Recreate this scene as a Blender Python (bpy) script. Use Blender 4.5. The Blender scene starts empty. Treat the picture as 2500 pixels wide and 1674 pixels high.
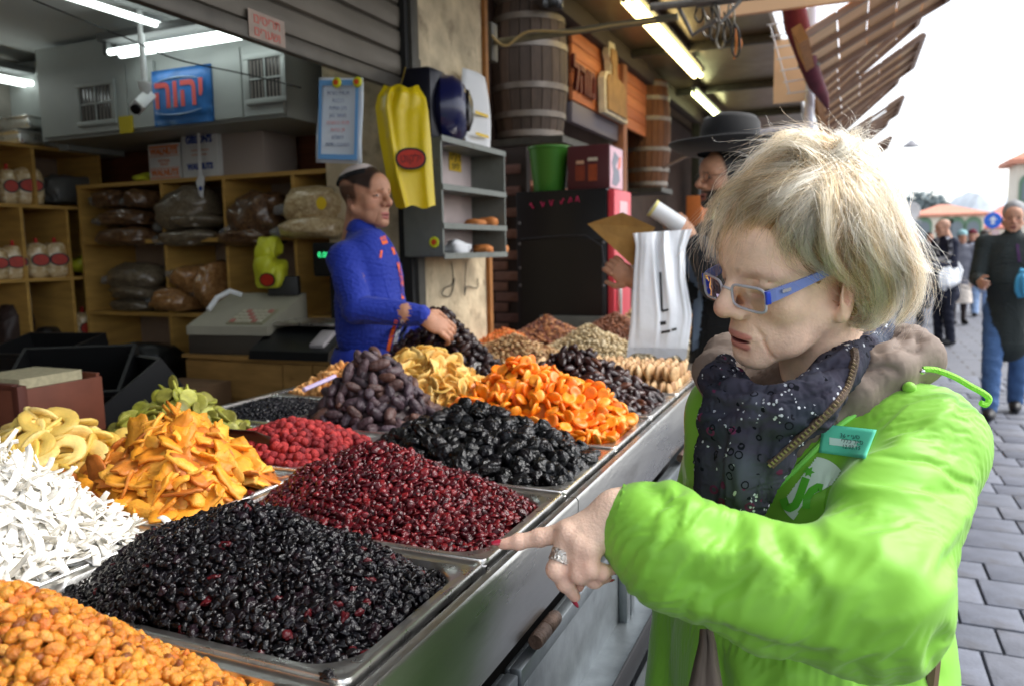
import bpy, bmesh, math, random
import numpy as np
from mathutils import Vector, Matrix
random.seed(7); rng = np.random.default_rng(7)
S = bpy.context.scene
COL = S.collection
# ------------------------------------------------------------------ camera, sky, sun, exposure
YAW, PITCH, ROLL, FPX = math.radians(23.45), math.radians(6.865), math.radians(-.942), 1900.0
def cam_axes():
    cy, sy, cp, sp = math.cos(YAW), math.sin(YAW), math.cos(PITCH), math.sin(PITCH)
    fwd = np.array([-sy*cp, cy*cp, -sp]); right = np.array([cy, sy, 0.0]); up = np.cross(right, fwd)
    cr, sr = math.cos(ROLL), math.sin(ROLL)
    return np.stack([cr*right+sr*up, -sr*right+cr*up, fwd])
CM = cam_axes(); CP = np.array([0, 0, 1.40])
cd = bpy.data.cameras.new('camera'); cam = bpy.data.objects.new('camera', cd); COL.objects.link(cam)
cd.sensor_width = 36; cd.sensor_fit = 'HORIZONTAL'; cd.lens = 36*FPX/2500
cd.clip_start = .02; cd.clip_end = 3000
cd.dof.use_dof = True; cd.dof.focus_distance = 1.08; cd.dof.aperture_fstop = 5.2
mw = Matrix(((CM[0][0], CM[1][0], -CM[2][0], CP[0]), (CM[0][1], CM[1][1], -CM[2][1], CP[1]),
             (CM[0][2], CM[1][2], -CM[2][2], CP[2]), (0, 0, 0, 1)))
cam.matrix_world = mw
S.camera = cam
wd = bpy.data.worlds.new('World'); S.world = wd; wd.use_nodes = True
nt = wd.node_tree; nt.nodes.clear()
sky = nt.nodes.new('ShaderNodeTexSky'); sky.sky_type = 'NISHITA'; sky.sun_disc = False
SUN_EL, SUN_AZ = math.radians(48), math.radians(62)      # azimuth clockwise from +Y
sky.sun_elevation = SUN_EL; sky.sun_rotation = SUN_AZ
sky.air_density = 1.0; sky.dust_density = 1.5; sky.ozone_density = 1.0
hsv = nt.nodes.new('ShaderNodeHueSaturation'); hsv.inputs['Saturation'].default_value = .30   # thin overcast
bg = nt.nodes.new('ShaderNodeBackground'); bg.inputs['Strength'].default_value = .15
wo = nt.nodes.new('ShaderNodeOutputWorld')
nt.links.new(sky.outputs[0], hsv.inputs['Color']); nt.links.new(hsv.outputs[0], bg.inputs[0]); nt.links.new(bg.outputs[0], wo.inputs[0])
sl = bpy.data.lights.new('sun', 'SUN'); sl.energy = 1.3; sl.angle = math.radians(25); sl.color = (1, .97, .92)
sun = bpy.data.objects.new('sun', sl); COL.objects.link(sun)
sd = Vector((math.sin(SUN_AZ)*math.cos(SUN_EL), math.cos(SUN_AZ)*math.cos(SUN_EL), math.sin(SUN_EL)))
sun.rotation_euler = sd.to_track_quat('Z', 'Y').to_euler(); sun.location = (3, 0, 9)
vs = S.view_settings; vs.view_transform = 'Standard'; vs.look = 'None'; vs.gamma = 1; vs.use_curve_mapping = False
vs.exposure = 1.32
S.render.engine = 'CYCLES'; S.cycles.use_denoising = True
S.cycles.max_bounces = 8; S.cycles.diffuse_bounces = 4; S.cycles.glossy_bounces = 4; S.cycles.transmission_bounces = 6
S.cycles.transparent_max_bounces = 12; S.cycles.caustics_reflective = False; S.cycles.caustics_refractive = False
S.cycles.sample_clamp_indirect = 6

# ------------------------------------------------------------------ pixel -> place (photo pixels 2500 x 1674)
def ray(px, py): return CM.T @ np.array([(px-1250)/FPX, (837-py)/FPX, 1.0])
def W(px, py, d): return CP + ray(px, py)*d
def at(px, py, x=None, y=None, z=None):
    r = ray(px, py)
    t = (x-CP[0])/r[0] if x is not None else (y-CP[1])/r[1] if y is not None else (z-CP[2])/r[2]
    return CP + r*t
def proj(P):
    c = (np.asarray(P)-CP) @ CM.T
    return np.stack([1250+FPX*c[..., 0]/c[..., 2], 837-FPX*c[..., 1]/c[..., 2], c[..., 2]], -1)

# ------------------------------------------------------------------ object helpers
def mesh(name, V, F, smooth=False, attr=None):
    me = bpy.data.meshes.new(name)
    V = np.asarray(V, dtype=np.float32).reshape(-1, 3)
    if isinstance(F, np.ndarray) and F.ndim == 2:
        n, k = F.shape
        me.vertices.add(len(V)); me.vertices.foreach_set('co', V.ravel())
        me.loops.add(n*k); me.loops.foreach_set('vertex_index', F.astype(np.int32).ravel())
        me.polygons.add(n); me.polygons.foreach_set('loop_start', np.arange(0, n*k, k, dtype=np.int32))
        me.update(calc_edges=True); me.validate()
    else:
        me.from_pydata([tuple(map(float, v)) for v in V], [], [tuple(int(i) for i in f) for f in F]); me.update()
    if smooth: me.polygons.foreach_set('use_smooth', np.ones(len(me.polygons), dtype=bool))
    if attr:
        for k, a in attr.items():
            a = np.asarray(a, dtype=np.float32)
            if a.ndim == 1:
                at_ = me.attributes.new(k, 'FLOAT', 'POINT'); at_.data.foreach_set('value', a)
            else:
                if a.shape[1] == 3: a = np.concatenate([a, np.ones((len(a), 1), np.float32)], 1)
                at_ = me.attributes.new(k, 'FLOAT_COLOR', 'POINT'); at_.data.foreach_set('color', a.ravel())
    return me
def link(name, me, m=None, parent=None):
    o = bpy.data.objects.new(name, me); COL.objects.link(o)
    if m is not None and me is not None and not me.materials: me.materials.append(m)
    if parent is not None: o.parent = parent
    return o
def tag(o, label, cat, group=None, kind=None):
    if label: o['label'] = label
    if cat: o['category'] = cat
    if group: o['group'] = group
    if kind: o['kind'] = kind
    return o
def thing(name, label, cat, loc=(0, 0, 0), rz=0, group=None):
    o = bpy.data.objects.new(name, None); COL.objects.link(o); o.location = loc; o.rotation_euler = (0, 0, rz)
    o.empty_display_size = .05
    return tag(o, label, cat, group)
def struct(o): o['kind'] = 'structure'; return o
def copy_tree(o, parent=None):
    c = o.copy(); COL.objects.link(c); c.parent = parent
    for ch in list(o.children): copy_tree(ch, c)
    return c
class MB:
    """collects simple shapes, builds ONE mesh object"""
    def __init__(s): s.V = []; s.F = []
    def add(s, V, F):
        n = len(s.V); s.V += [tuple(map(float, v)) for v in V]; s.F += [tuple(int(i)+n for i in f) for f in F]; return s
    def box(s, x0, x1, y0, y1, z0, z1, rz=0, c=None, bev=0, M=None):
        b = min(bev, .45*min(abs(x1-x0), abs(y1-y0), abs(z1-z0)))
        if b <= 0:
            V = [(x, y, z) for x in (x0, x1) for y in (y0, y1) for z in (z0, z1)]
            F = [(0, 1, 3, 2), (4, 6, 7, 5), (0, 4, 5, 1), (2, 3, 7, 6), (0, 2, 6, 4), (1, 5, 7, 3)]
        else:
            bm = bmesh.new(); bmesh.ops.create_cube(bm, size=1)
            for v in bm.verts: v.co = Vector(((x0+x1)/2+v.co.x*(x1-x0), (y0+y1)/2+v.co.y*(y1-y0), (z0+z1)/2+v.co.z*(z1-z0)))
            bmesh.ops.bevel(bm, geom=bm.edges[:], offset=b, segments=2, affect='EDGES', profile=.5)
            bm.verts.ensure_lookup_table(); bm.verts.index_update()
            V = [tuple(v.co) for v in bm.verts]; F = [[v.index for v in f.verts] for f in bm.faces]; bm.free()
        if rz:
            cx, cy = c if c is not None else ((x0+x1)/2, (y0+y1)/2); k, q = math.cos(rz), math.sin(rz)
            V = [(cx+(x-cx)*k-(y-cy)*q, cy+(x-cx)*q+(y-cy)*k, z) for x, y, z in V]
        if M is not None: V = [tuple(M @ Vector(v)) for v in V]
        return s.add(V, F)
    def tube(s, P, r, n=8, cap=True):
        P = [Vector(p) for p in P]; m = len(P)
        R_ = [r]*m if np.isscalar(r) else list(r)
        V = []; F = []; up = None
        for i in range(m):
            t = (P[min(i+1, m-1)]-P[max(i-1, 0)]).normalized()
            if up is None: up = t.orthogonal().normalized()
            up = (up-t*up.dot(t)); up = up.normalized() if up.length > 1e-6 else t.orthogonal().normalized()
            b = t.cross(up)
            for j in range(n):
                a = 2*math.pi*j/n; V.append(P[i]+(up*math.cos(a)+b*math.sin(a))*R_[i])
        for i in range(m-1):
            for j in range(n): F.append((i*n+j, i*n+(j+1) % n, (i+1)*n+(j+1) % n, (i+1)*n+j))
        if cap: F.append(tuple(range(n-1, -1, -1))); F.append(tuple((m-1)*n+j for j in range(n)))
        return s.add(V, F)
    def lathe(s, prof, c=(0, 0, 0), n=24, axis='z', M=None):
        V = []; F = []; k = len(prof)
        for j in range(n):
            a = 2*math.pi*j/n
            for r, z in prof:
                p = (r*math.cos(a), r*math.sin(a), z)
                if axis == 'x': p = (p[2], p[0], p[1])
                if axis == 'y': p = (p[1], p[2], p[0])
                if M is not None: p = tuple(M @ Vector(p))
                V.append((p[0]+c[0], p[1]+c[1], p[2]+c[2]))
        for j in range(n):
            for i in range(k-1):
                a, b = j*k+i, ((j+1) % n)*k+i
                F.append((a, b, b+1, a+1))
        return s.add(V, F)
    def quad(s, a, b, c, d): return s.add([a, b, c, d], [(0, 1, 2, 3)])
    def prism(s, pts, axis, a0, a1):
        n = len(pts)
        def P(p, a): return {'x': (a, p[0], p[1]), 'y': (p[0], a, p[1]), 'z': (p[0], p[1], a)}[axis]
        V = [P(p, a0) for p in pts]+[P(p, a1) for p in pts]
        F = [tuple(range(n-1, -1, -1)), tuple(range(n, 2*n))]+[(i, (i+1) % n, n+(i+1) % n, n+i) for i in range(n)]
        return s.add(V, F)
    def build(s, name, m, parent=None, smooth=False, loc=None):
        me = mesh(name, s.V, s.F, smooth)
        bm = bmesh.new(); bm.from_mesh(me); bmesh.ops.recalc_face_normals(bm, faces=bm.faces); bm.to_mesh(me); bm.free()
        if smooth: autosmooth(me)
        o = link(name, me, m, parent)
        if loc is not None: o.location = loc
        return o
def autosmooth(me, ang=40):
    me.polygons.foreach_set('use_smooth', np.ones(len(me.polygons), dtype=bool))
    bm = bmesh.new(); bm.from_mesh(me); lim = math.radians(ang)
    for e in bm.edges:
        if len(e.link_faces) == 2 and e.calc_face_angle(0) > lim: e.smooth = False
    bm.to_mesh(me); bm.free()
def box(name, m, parent, *a, bev=0, **k): return MB().box(*a, bev=bev, **k).build(name, m, parent, smooth=bev > 0)
def one(o, label, cat, group=None): return tag(o, label, cat, group)

# ------------------------------------------------------------------ materials
MATS = {}
def mat(name, col=(.5, .5, .5), rough=.6, metal=0, var=0, vscale=8, bump=0, bscale=40, spec=.5, sss=0, sssr=(.01, .004, .002),
        emit=None, estr=1, alpha=1, trans=0, ior=1.45, attr=None, stain=None, sscale=3, stretch=None, coat=0, rvar=0, sheen=0, sthr=.55):
    if name in MATS: return MATS[name]
    m = bpy.data.materials.new(name); m.use_nodes = True; MATS[name] = m
    n = m.node_tree.nodes; l = m.node_tree.links; b = n['Principled BSDF']
    b.inputs['Roughness'].default_value = rough; b.inputs['Metallic'].default_value = metal
    b.inputs['Specular IOR Level'].default_value = spec; b.inputs['IOR'].default_value = ior
    b.inputs['Coat Weight'].default_value = coat
    if sheen: b.inputs['Sheen Weight'].default_value = sheen
    if trans: b.inputs['Transmission Weight'].default_value = trans
    if alpha < 1: b.inputs['Alpha'].default_value = alpha
    if sss:
        b.inputs['Subsurface Weight'].default_value = sss; b.inputs['Subsurface Radius'].default_value = sssr; b.inputs['Subsurface Scale'].default_value = 1
    tc = n.new('ShaderNodeTexCoord'); co = tc.outputs['Object']
    if stretch:
        mp = n.new('ShaderNodeMapping'); mp.inputs['Scale'].default_value = stretch; l.new(co, mp.inputs[0]); co = mp.outputs[0]
    def noise(sc, det=4):
        t = n.new('ShaderNodeTexNoise'); t.inputs['Scale'].default_value = sc; t.inputs['Detail'].default_value = det; l.new(co, t.inputs['Vector']); return t.outputs['Fac']
    src = None
    if attr:
        a = n.new('ShaderNodeAttribute'); a.attribute_name = attr; src = a.outputs['Color']
    if var:
        hv = n.new('ShaderNodeHueSaturation')
        if src is not None: l.new(src, hv.inputs['Color'])
        else: hv.inputs['Color'].default_value = (*col, 1)
        mr = n.new('ShaderNodeMapRange'); mr.inputs['From Min'].default_value = .3; mr.inputs['From Max'].default_value = .7
        mr.inputs['To Min'].default_value = 1-var; mr.inputs['To Max'].default_value = 1+var
        l.new(noise(vscale), mr.inputs['Value']); l.new(mr.outputs[0], hv.inputs['Value']); src = hv.outputs[0]
    if stain:
        mx = n.new('ShaderNodeMix'); mx.data_type = 'RGBA'
        rp = n.new('ShaderNodeValToRGB'); rp.color_ramp.elements[0].position = sthr; rp.color_ramp.elements[1].position = min(sthr+.18, 1)
        l.new(noise(sscale, 6), rp.inputs[0]); l.new(rp.outputs[0], mx.inputs['Factor'])
        if src is not None: l.new(src, mx.inputs[6])
        else: mx.inputs[6].default_value = (*col, 1)
        mx.inputs[7].default_value = (*stain, 1); src = mx.outputs[2]
    if src is not None: l.new(src, b.inputs['Base Color'])
    else: b.inputs['Base Color'].default_value = (*col, 1)
    if rvar:
        mr = n.new('ShaderNodeMapRange'); mr.inputs['To Min'].default_value = max(rough-rvar, .02); mr.inputs['To Max'].default_value = min(rough+rvar, 1)
        l.new(noise(vscale*1.7+3), mr.inputs['Value']); l.new(mr.outputs[0], b.inputs['Roughness'])
    if bump:
        bp = n.new('ShaderNodeBump'); bp.inputs['Strength'].default_value = min(bump, 1); bp.inputs['Distance'].default_value = .01*max(1, bump)
        l.new(noise(bscale, 6), bp.inputs['Height']); l.new(bp.outputs[0], b.inputs['Normal'])
    if emit: b.inputs['Emission Color'].default_value = (*emit, 1); b.inputs['Emission Strength'].default_value = estr
    return m
def srgb(r, g, b):
    f = lambda c: (c/255/12.92 if c/255 <= .04045 else ((c/255+.055)/1.055)**2.4)
    return (f(r), f(g), f(b))
def text(name, s, size, m, parent, M, ext=.0006, font=None, align='CENTER', sx=1, bold=0):
    """flat lettering turned into a thin mesh; M places it: local x right, y up, z out"""
    cu = bpy.data.curves.new(name, 'FONT'); cu.body = s; cu.size = size; cu.extrude = ext; cu.align_x = align; cu.align_y = 'CENTER'
    cu.offset = bold; cu.resolution_u = 3
    o = bpy.data.objects.new(name, cu); COL.objects.link(o)
    bpy.context.view_layer.update()
    me = bpy.data.meshes.new_from_object(o.evaluated_get(bpy.context.evaluated_depsgraph_get()))
    COL.objects.unlink(o); bpy.data.objects.remove(o)
    me.transform(Matrix.Diagonal((sx, 1, 1, 1))); me.transform(M); me.materials.clear()
    return link(name, me, m, parent)
def frame(o, x, y):
    """matrix with origin o, local x and y axes"""
    x = Vector(x).normalized(); z = x.cross(Vector(y)).normalized(); y = z.cross(x)
    return Matrix(((x.x, y.x, z.x, o[0]), (x.y, y.y, z.y, o[1]), (x.z, y.z, z.z, o[2]), (0, 0, 0, 1)))
# ------------------------------------------------------------------ counter, trays, heaps of dried fruit
RIM = .96
def ico(sub):
    if ('ico', sub) in MATS: return MATS[('ico', sub)]
    bm = bmesh.new(); bmesh.ops.create_icosphere(bm, subdivisions=sub, radius=1)
    V = np.array([v.co[:] for v in bm.verts]); F = np.array([[v.index for v in f.verts] for f in bm.faces]); bm.free()
    MATS[('ico', sub)] = (V, F); return V, F
def wob(V, f, seed):
    seed = abs(int(seed))
    r = np.random.default_rng(seed); s = np.zeros(len(V))
    for i in range(5):
        k = r.normal(size=3)*f; s += np.sin(V@k+r.uniform(0, 6.3))/(1+.3*i)
    return s/2.2
def ridge(V, f, seed):
    seed = abs(int(seed))
    r = np.random.default_rng(seed); s = np.zeros(len(V))
    for i in range(4):
        k = r.normal(size=3)*f; s += 1-2*np.abs(np.sin(V@k+r.uniform(0, 6.3)))
    return s/4
def p_raisin(seed, a, b, c, sub=2, wr=.22, lum=.2):
    V, F = ico(sub); r = np.random.default_rng(seed)
    d = 1+1.5*wr*ridge(V, 2.4, seed)+.22*wob(V, 1.7, seed+9)
    V2 = V*d[:, None]*np.array([a, b, c])*r.uniform(.8, 1.2)*np.array([r.uniform(.8, 1.25), r.uniform(.8, 1.2), r.uniform(.7, 1.2)])
    V2[:, 2] += .35*c*np.sin(V[:, 0]*2+r.uniform(0, 6))
    return V2, F
def p_prune(seed, a=.021, b=.0165, c=.011):
    V, F = ico(4); d = 1+.15*ridge(V, 3.0, seed)+.06*ridge(V, 8.0, seed+1)+.12*wob(V, 1.7, seed+3)
    return V*d[:, None]*np.array([a, b, c])*np.random.default_rng(seed).uniform(.85, 1.2), F
def p_date(seed, a=.023, b=.0105, c=.0098):
    V, F = ico(3); th = np.arctan2(V[:, 1], V[:, 2]); r = np.random.default_rng(seed)
    d = 1+.05*np.sin(th*7+4*np.sin(V[:, 0]*2+seed))+.07*wob(V, 2.2, seed)
    V2 = V.copy(); V2[:, 0] = np.sign(V[:, 0])*np.abs(V[:, 0])**.85
    return V2*d[:, None]*np.array([a, b, c])*r.uniform(.85, 1.12), F
def p_apricot(seed, a=.0185, b=.0165, c=.0068):
    V, F = ico(3); rr = np.hypot(V[:, 0], V[:, 1]); r = np.random.default_rng(seed)
    V2 = V*np.array([a, b, c])*r.uniform(.85, 1.1)
    V2[:, 2] -= np.sign(V[:, 2])*c*.5*np.exp(-(rr/.45)**2)*r.uniform(.3, 1)
    V2[:, 2] += r.uniform(-.25, .25)*rr**2*a+.0012*wob(V, 2.5, seed)
    V2[:, :2] *= (1+.05*wob(V, 1.8, seed+5))[:, None]
    return V2, F
def p_slab(seed, L, Wd, T, curl, nx=10, ny=4, rag=.15, taper=.7):
    r = np.random.default_rng(seed); L *= r.uniform(.7, 1.15); Wd *= r.uniform(.75, 1.2)
    xs = np.linspace(-1, 1, nx); ys = np.linspace(-1, 1, ny); top = []; kx, ky, tw = r.uniform(-1, 1, 3)*curl
    for x in xs:
        w = Wd*(1-taper*abs(x)**3.2)*(1+rag*.5*r.normal())
        for y in ys:
            ex = x*L/2*(1+.06*r.normal()); top.append((ex, y*w/2*(1+rag*.3*r.normal()), kx*L*.4*(x*x-.3)+ky*Wd*.5*y*y+tw*x*y*Wd*.6+.0006*r.normal()))
    top = np.array(top); bot = top.copy(); top[:, 2] += T/2; bot[:, 2] -= T/2; n = nx*ny
    V = np.concatenate([top, bot]); F = []
    for i in range(nx-1):
        for j in range(ny-1):
            a = i*ny+j; F.append((a, a+ny, a+ny+1, a+1)); F.append((n+a, n+a+1, n+a+ny+1, n+a+ny))
    for i in range(nx-1):
        a = i*ny; F.append((a, n+a, n+a+ny, a+ny)); a += ny-1; F.append((a, a+ny, n+a+ny, n+a))
    for j in range(ny-1):
        F.append((j, j+1, n+j+1, n+j)); a = (nx-1)*ny+j; F.append((a, n+a, n+a+1, a+1))
    return V, np.array(F)
def p_strip(seed, L=.112, Wd=.0095, T=.0014):
    r = np.random.default_rng(seed); L *= r.uniform(.45, 1.15); Wd *= r.uniform(.6, 1.35); n = 9; V = []; a = 0; b = 0
    p = np.zeros(3); k1 = r.normal()*.26; k2 = r.normal()*.13; tw = r.normal()*.07
    for i in range(n):
        t = np.array([math.cos(a)*math.cos(b), math.sin(a)*math.cos(b), math.sin(b)]); s = np.cross([0, 0, 1], t); s /= np.linalg.norm(s)
        u = np.cross(t, s); q = tw*(i-n/2); s2 = s*math.cos(q)+u*math.sin(q); u2 = np.cross(t, s2); w = Wd*(.8 if i in (0, n-1) else 1)
        for sg, h in ((-1, -1), (1, -1), (1, 1), (-1, 1)): V.append(p+s2*sg*w/2+u2*h*T/2)
        p = p+t*L/n; a += k1; b += k2
    V = np.array(V); V -= V.mean(0); F = []
    for i in range(n-1):
        for j in range(4): F.append((i*4+j, i*4+(j+1) % 4, i*4+4+(j+1) % 4, i*4+4+j))
    F += [(3, 2, 1, 0), tuple((n-1)*4+j for j in range(4))]
    return V, np.array(F)
def p_ring(seed, R_=.031, r_=.009, T=.0075, n=22, m=8, wavy=.08, rib=0):
    r = np.random.default_rng(seed); R_ *= r.uniform(.85, 1.1); V = []; F = []; q = r.uniform(0, 6.3, 3)
    for i in range(n):
        a = 2*math.pi*i/n; ro = R_*(1+wavy*.5*math.sin(2*a+q[0])+wavy*.3*math.sin(5*a+q[1])); ri = r_*(1+.2*math.sin(2*a+q[2]))
        bend = wavy*R_*1.3*math.sin(2*a+q[1])
        for j in range(m):
            b = 2*math.pi*j/m; c = (ro+ri)/2; h = (ro-ri)/2
            cx = math.copysign(abs(math.cos(b))**.6, math.cos(b)); rr = c+h*cx
            z = T/2*math.copysign(abs(math.sin(b))**.7, math.sin(b))*(1+rib*math.sin(a*16))+bend*(rr/ro)
            V.append((rr*math.cos(a), rr*math.sin(a), z))
    for i in range(n):
        for j in range(m): F.append((i*m+j, ((i+1) % n)*m+j, ((i+1) % n)*m+(j+1) % m, i*m+(j+1) % m))
    return np.array(V), np.array(F)
def p_kiwi(seed):
    V, F = p_apricot(seed, .0225, .020, .0052); return V, F
def p_berry(seed):
    V, F = ico(3); d = 1+.12*np.sin(V[:, 0]*7+seed)*np.sin(V[:, 1]*7+2*seed)*np.sin(V[:, 2]*7)+.12*wob(V, 2, seed)
    return V*d[:, None]*np.array([.0105, .0092, .0085])*np.random.default_rng(seed).uniform(.75, 1.2), F
def p_fig(seed):
    V, F = ico(3); rr = np.hypot(V[:, 0], V[:, 1]); V2 = V*np.array([.026, .026, .0105])
    V2[:, 2] -= np.sign(V[:, 2])*.003*np.exp(-(rr/.3)**2); return V2*(1+.05*wob(V, 2, seed))[:, None], F

def rrect(lx, ly, r, k=7):
    pts = []
    for cx, cy, a0 in ((1, 1, 0), (-1, 1, 90), (-1, -1, 180), (1, -1, 270)):
        for i in range(k+1):
            a = math.radians(a0+90*i/k); pts.append((cx*(lx/2-r)+r*math.cos(a), cy*(ly/2-r)+r*math.sin(a)))
    return pts
STEEL = mat('stainless steel', (.80, .79, .765), .30, 1, var=.10, vscale=14, bump=.05, bscale=220, rvar=.13)
STEEL_S = mat('worn stainless fascia', (.44, .435, .42), .30, 1, var=.14, vscale=6, bump=.08, bscale=90, rvar=.12, stretch=(1, .25, 1), stain=(.17, .155, .135), sscale=9, sthr=.6)
GALV = mat('galvanised sheet', (.26, .285, .30), .42, .85, var=.16, vscale=22, bump=.05, bscale=60, rvar=.1)
def tray(cx, cy, lx, ly, label, depth=.062, group='steel trays set in the counter'):
    loops = []
    for r, inset, z in ((.012, .001, -.012), (.012, 0, -.002), (.012, .0012, .0012), (.012, .0045, .0018), (.012, .0065, -.0012), (.03, .011, -.0016), (.058, .019, -.002), (.060, .023, -.010), (.058, .034, -depth+.012), (.05, .046, -depth)):
        loops.append([(x, y, z) for x, y in rrect(lx-2*inset, ly-2*inset, min(r, lx/2-inset-.01))])
    n = len(loops[0]); V = [p for L in loops for p in L]; F = []
    for i in range(len(loops)-1):
        for j in range(n): F.append((i*n+j, i*n+(j+1) % n, (i+1)*n+(j+1) % n, (i+1)*n+j))
    F.append(tuple((len(loops)-1)*n+j for j in range(n)))
    me = mesh('steel_tray', V, F, True); autosmooth(me, 55)
    o = link('steel_tray', me, STEEL); o.location = (cx, cy, RIM+.003)
    return tag(o, label, 'tray', group)

def scatter_rot(nrm, r, tilt):
    z = nrm+r.normal(size=3)*tilt; z /= np.linalg.norm(z)
    a = r.normal(size=3); x = a-z*a.dot(z); x /= np.linalg.norm(x); y = np.cross(z, x)
    return np.stack([x, y, z], 1)
def heap(name, label, rect, peak, piece, var, cols, sp, mp, n_ind, cat='dried fruit', pc=(0, 0), edge=-.012, layers=2, tilt=.35, pw=1.0, lift=.25, z0=RIM, core=None,
         pname='fruit', thin=1.0, sq=3.0, ztop=None):
    """a heap in a tray: pieces are parts of the heap, the ones past n_ind one joined part"""
    x0, x1, y0, y1 = rect; cx, cy = (x0+x1)/2, (y0+y1)/2; hx, hy = (x1-x0)/2, (y1-y0)/2
    r = np.random.default_rng(abs(hash(name)) % 1000 if False else sum(map(ord, name)))
    ph = r.uniform(0, 6.3, 4)
    def H(u, v):
        a = np.where(u > pc[0], (u-pc[0])/(1-pc[0]), (u-pc[0])/(1+pc[0])); b = np.where(v > pc[1], (v-pc[1])/(1-pc[1]), (v-pc[1])/(1+pc[1]))
        q = (np.abs(a)**sq+np.abs(b)**sq)**(1/sq)*.5+.5*np.sqrt(a*a+b*b)/1.12
        h = edge+(peak-edge)*np.clip(1-q, 0, 1)**pw
        return h+.07*peak*(np.sin(3.1*u+ph[0])*np.sin(2.7*v+ph[1])+.7*np.sin(6.1*u+ph[2])*np.sin(5.3*v+ph[3])+.5*np.sin(11*u+ph[1])*np.sin(9*v+ph[0]))*np.clip(h/peak*2+.3, 0, 1)
    root = thing(name, label, cat, (cx, cy, z0-.05))
    loc = np.array([cx, cy, z0-.05])
    # core below the loose pieces
    G = 26; us = np.linspace(-.985, .985, G); V = []; F = []
    for u in us:
        for v in us:
            V.append((u*hx, v*hy, float(H(np.array(u), np.array(v)))-sp*.55+.05))
    for i in range(G-1):
        for j in range(G-1): a = i*G+j; F.append((a, a+G, a+G+1, a+1))
    ring = [i*G for i in range(G)]+[(G-1)*G+j for j in range(1, G)]+[i*G+G-1 for i in range(G-2, -1, -1)]+[j for j in range(G-2, 0, -1)]
    nb = len(V); V += [(V[i][0]*.9, V[i][1]*.9, .002) for i in ring]
    for k in range(len(ring)): k2 = (k+1) % len(ring); F.append((ring[k], ring[k2], nb+k2, nb+k))
    F.append(tuple(range(nb, nb+len(ring))))
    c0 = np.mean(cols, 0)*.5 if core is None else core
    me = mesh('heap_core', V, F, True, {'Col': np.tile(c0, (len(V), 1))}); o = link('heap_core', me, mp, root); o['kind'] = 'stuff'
    # piece variants
    vs_ = []
    for k in range(var):
        Vp, Fp = piece(k*13+5); c = cols[k % len(cols)]*r.uniform(.82, 1.16)
        me = mesh(pname, Vp, Fp, True, {'Col': np.tile(c, (len(Vp), 1))}); me.materials.append(mp); vs_.append((Vp, Fp, c, me))
    # places
    U_, V_, LY = [], [], []
    for lay in range(layers):
        nu = int(2*hx/sp)+1; nv = int(2*hy/sp)+1; gu, gv = np.meshgrid(np.arange(nu), np.arange(nv), indexing='ij')
        u = (-1+2*(gu+r.uniform(.1, .9, gu.shape))/nu).ravel(); v = (-1+2*(gv+r.uniform(.1, .9, gu.shape))/nv).ravel()
        k = (np.abs(u)**6+np.abs(v)**6 < .93) & (r.uniform(size=u.shape) < thin); U_.append(u[k]); V_.append(v[k]); LY.append(np.full(k.sum(), lay))
    u, v, ly = np.concatenate(U_), np.concatenate(V_), np.concatenate(LY); e = .02; h = H(u, v); n = len(u)
    nn = np.stack([-(H(u+e, v)-h)/(e*hx), -(H(u, v+e)-h)/(e*hy), np.ones(n)], 1); nn /= np.linalg.norm(nn, axis=1)[:, None]
    pts = np.stack([cx+u*hx, cy+v*hy, z0+h], 1)+nn*(sp*(lift+r.uniform(-.12, .2, n))-ly*sp*.42)[:, None]
    pj = proj(pts); view = CP-pts; view /= np.linalg.norm(view, axis=1)[:, None]; facing = np.einsum('ij,ij->i', view, nn)
    score = np.where((pj[:, 0] > 0) & (pj[:, 0] < 2500) & (pj[:, 1] > 0) & (pj[:, 1] < 1674) & (facing > .12) & (ly == 0), 1/pj[:, 2], -1)
    order = np.argsort(-score)[:n_ind]; ind = np.zeros(n, bool); ind[order[score[order] > 0]] = True
    z = nn+r.normal(size=(n, 3))*tilt; z /= np.linalg.norm(z, axis=1)[:, None]; x = r.normal(size=(n, 3)); x -= z*np.einsum('ij,ij->i', x, z)[:, None]; x /= np.linalg.norm(x, axis=1)[:, None]
    RM = np.stack([x, np.cross(z, x), z], 2)*r.uniform(.88, 1.12, n)[:, None, None]; vi = r.integers(var, size=n); tone = r.uniform(.85, 1.15, n)
    for i in np.flatnonzero(ind):
        o = bpy.data.objects.new(pname, vs_[vi[i]][3]); COL.objects.link(o); o.parent = root; q = pts[i]-loc; Rm = RM[i]
        o.matrix_basis = Matrix(((*Rm[0], q[0]), (*Rm[1], q[1]), (*Rm[2], q[2]), (0, 0, 0, 1)))
    AV, AF, AC, off = [], [], [], 0
    for k in range(var):
        idx = np.flatnonzero(~ind & (vi == k))
        if not len(idx): continue
        Vp, Fp, c, _ = vs_[k]; q = np.einsum('nij,vj->nvi', RM[idx], Vp)+(pts[idx]-loc)[:, None, :]; m_ = len(Vp)
        AV.append(q.reshape(-1, 3)); AF.append((Fp[None]+off+(np.arange(len(idx))*m_)[:, None, None]).reshape(-1, Fp.shape[1])); off += m_*len(idx); AC.append((tone[idx][:, None, None]*np.tile(c, (len(idx), m_, 1))).reshape(-1, 3))
    if AV:
        me = mesh('loose_'+pname, np.concatenate(AV), np.concatenate(AF), True, {'Col': np.concatenate(AC)})
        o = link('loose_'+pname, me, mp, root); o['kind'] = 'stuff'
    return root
def C_(*a): return [np.array(srgb(*c)) for c in a]
def fm(name, rough, **k): return mat(name, attr='Col', rough=rough, **k)
PIT = .335; YK = [.614+PIT*k for k in range(-1, 8)]         # front-row joints: YK[1] = .614
XF, XM, XB, XE = -.455, -.987, -1.335, -1.64
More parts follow.
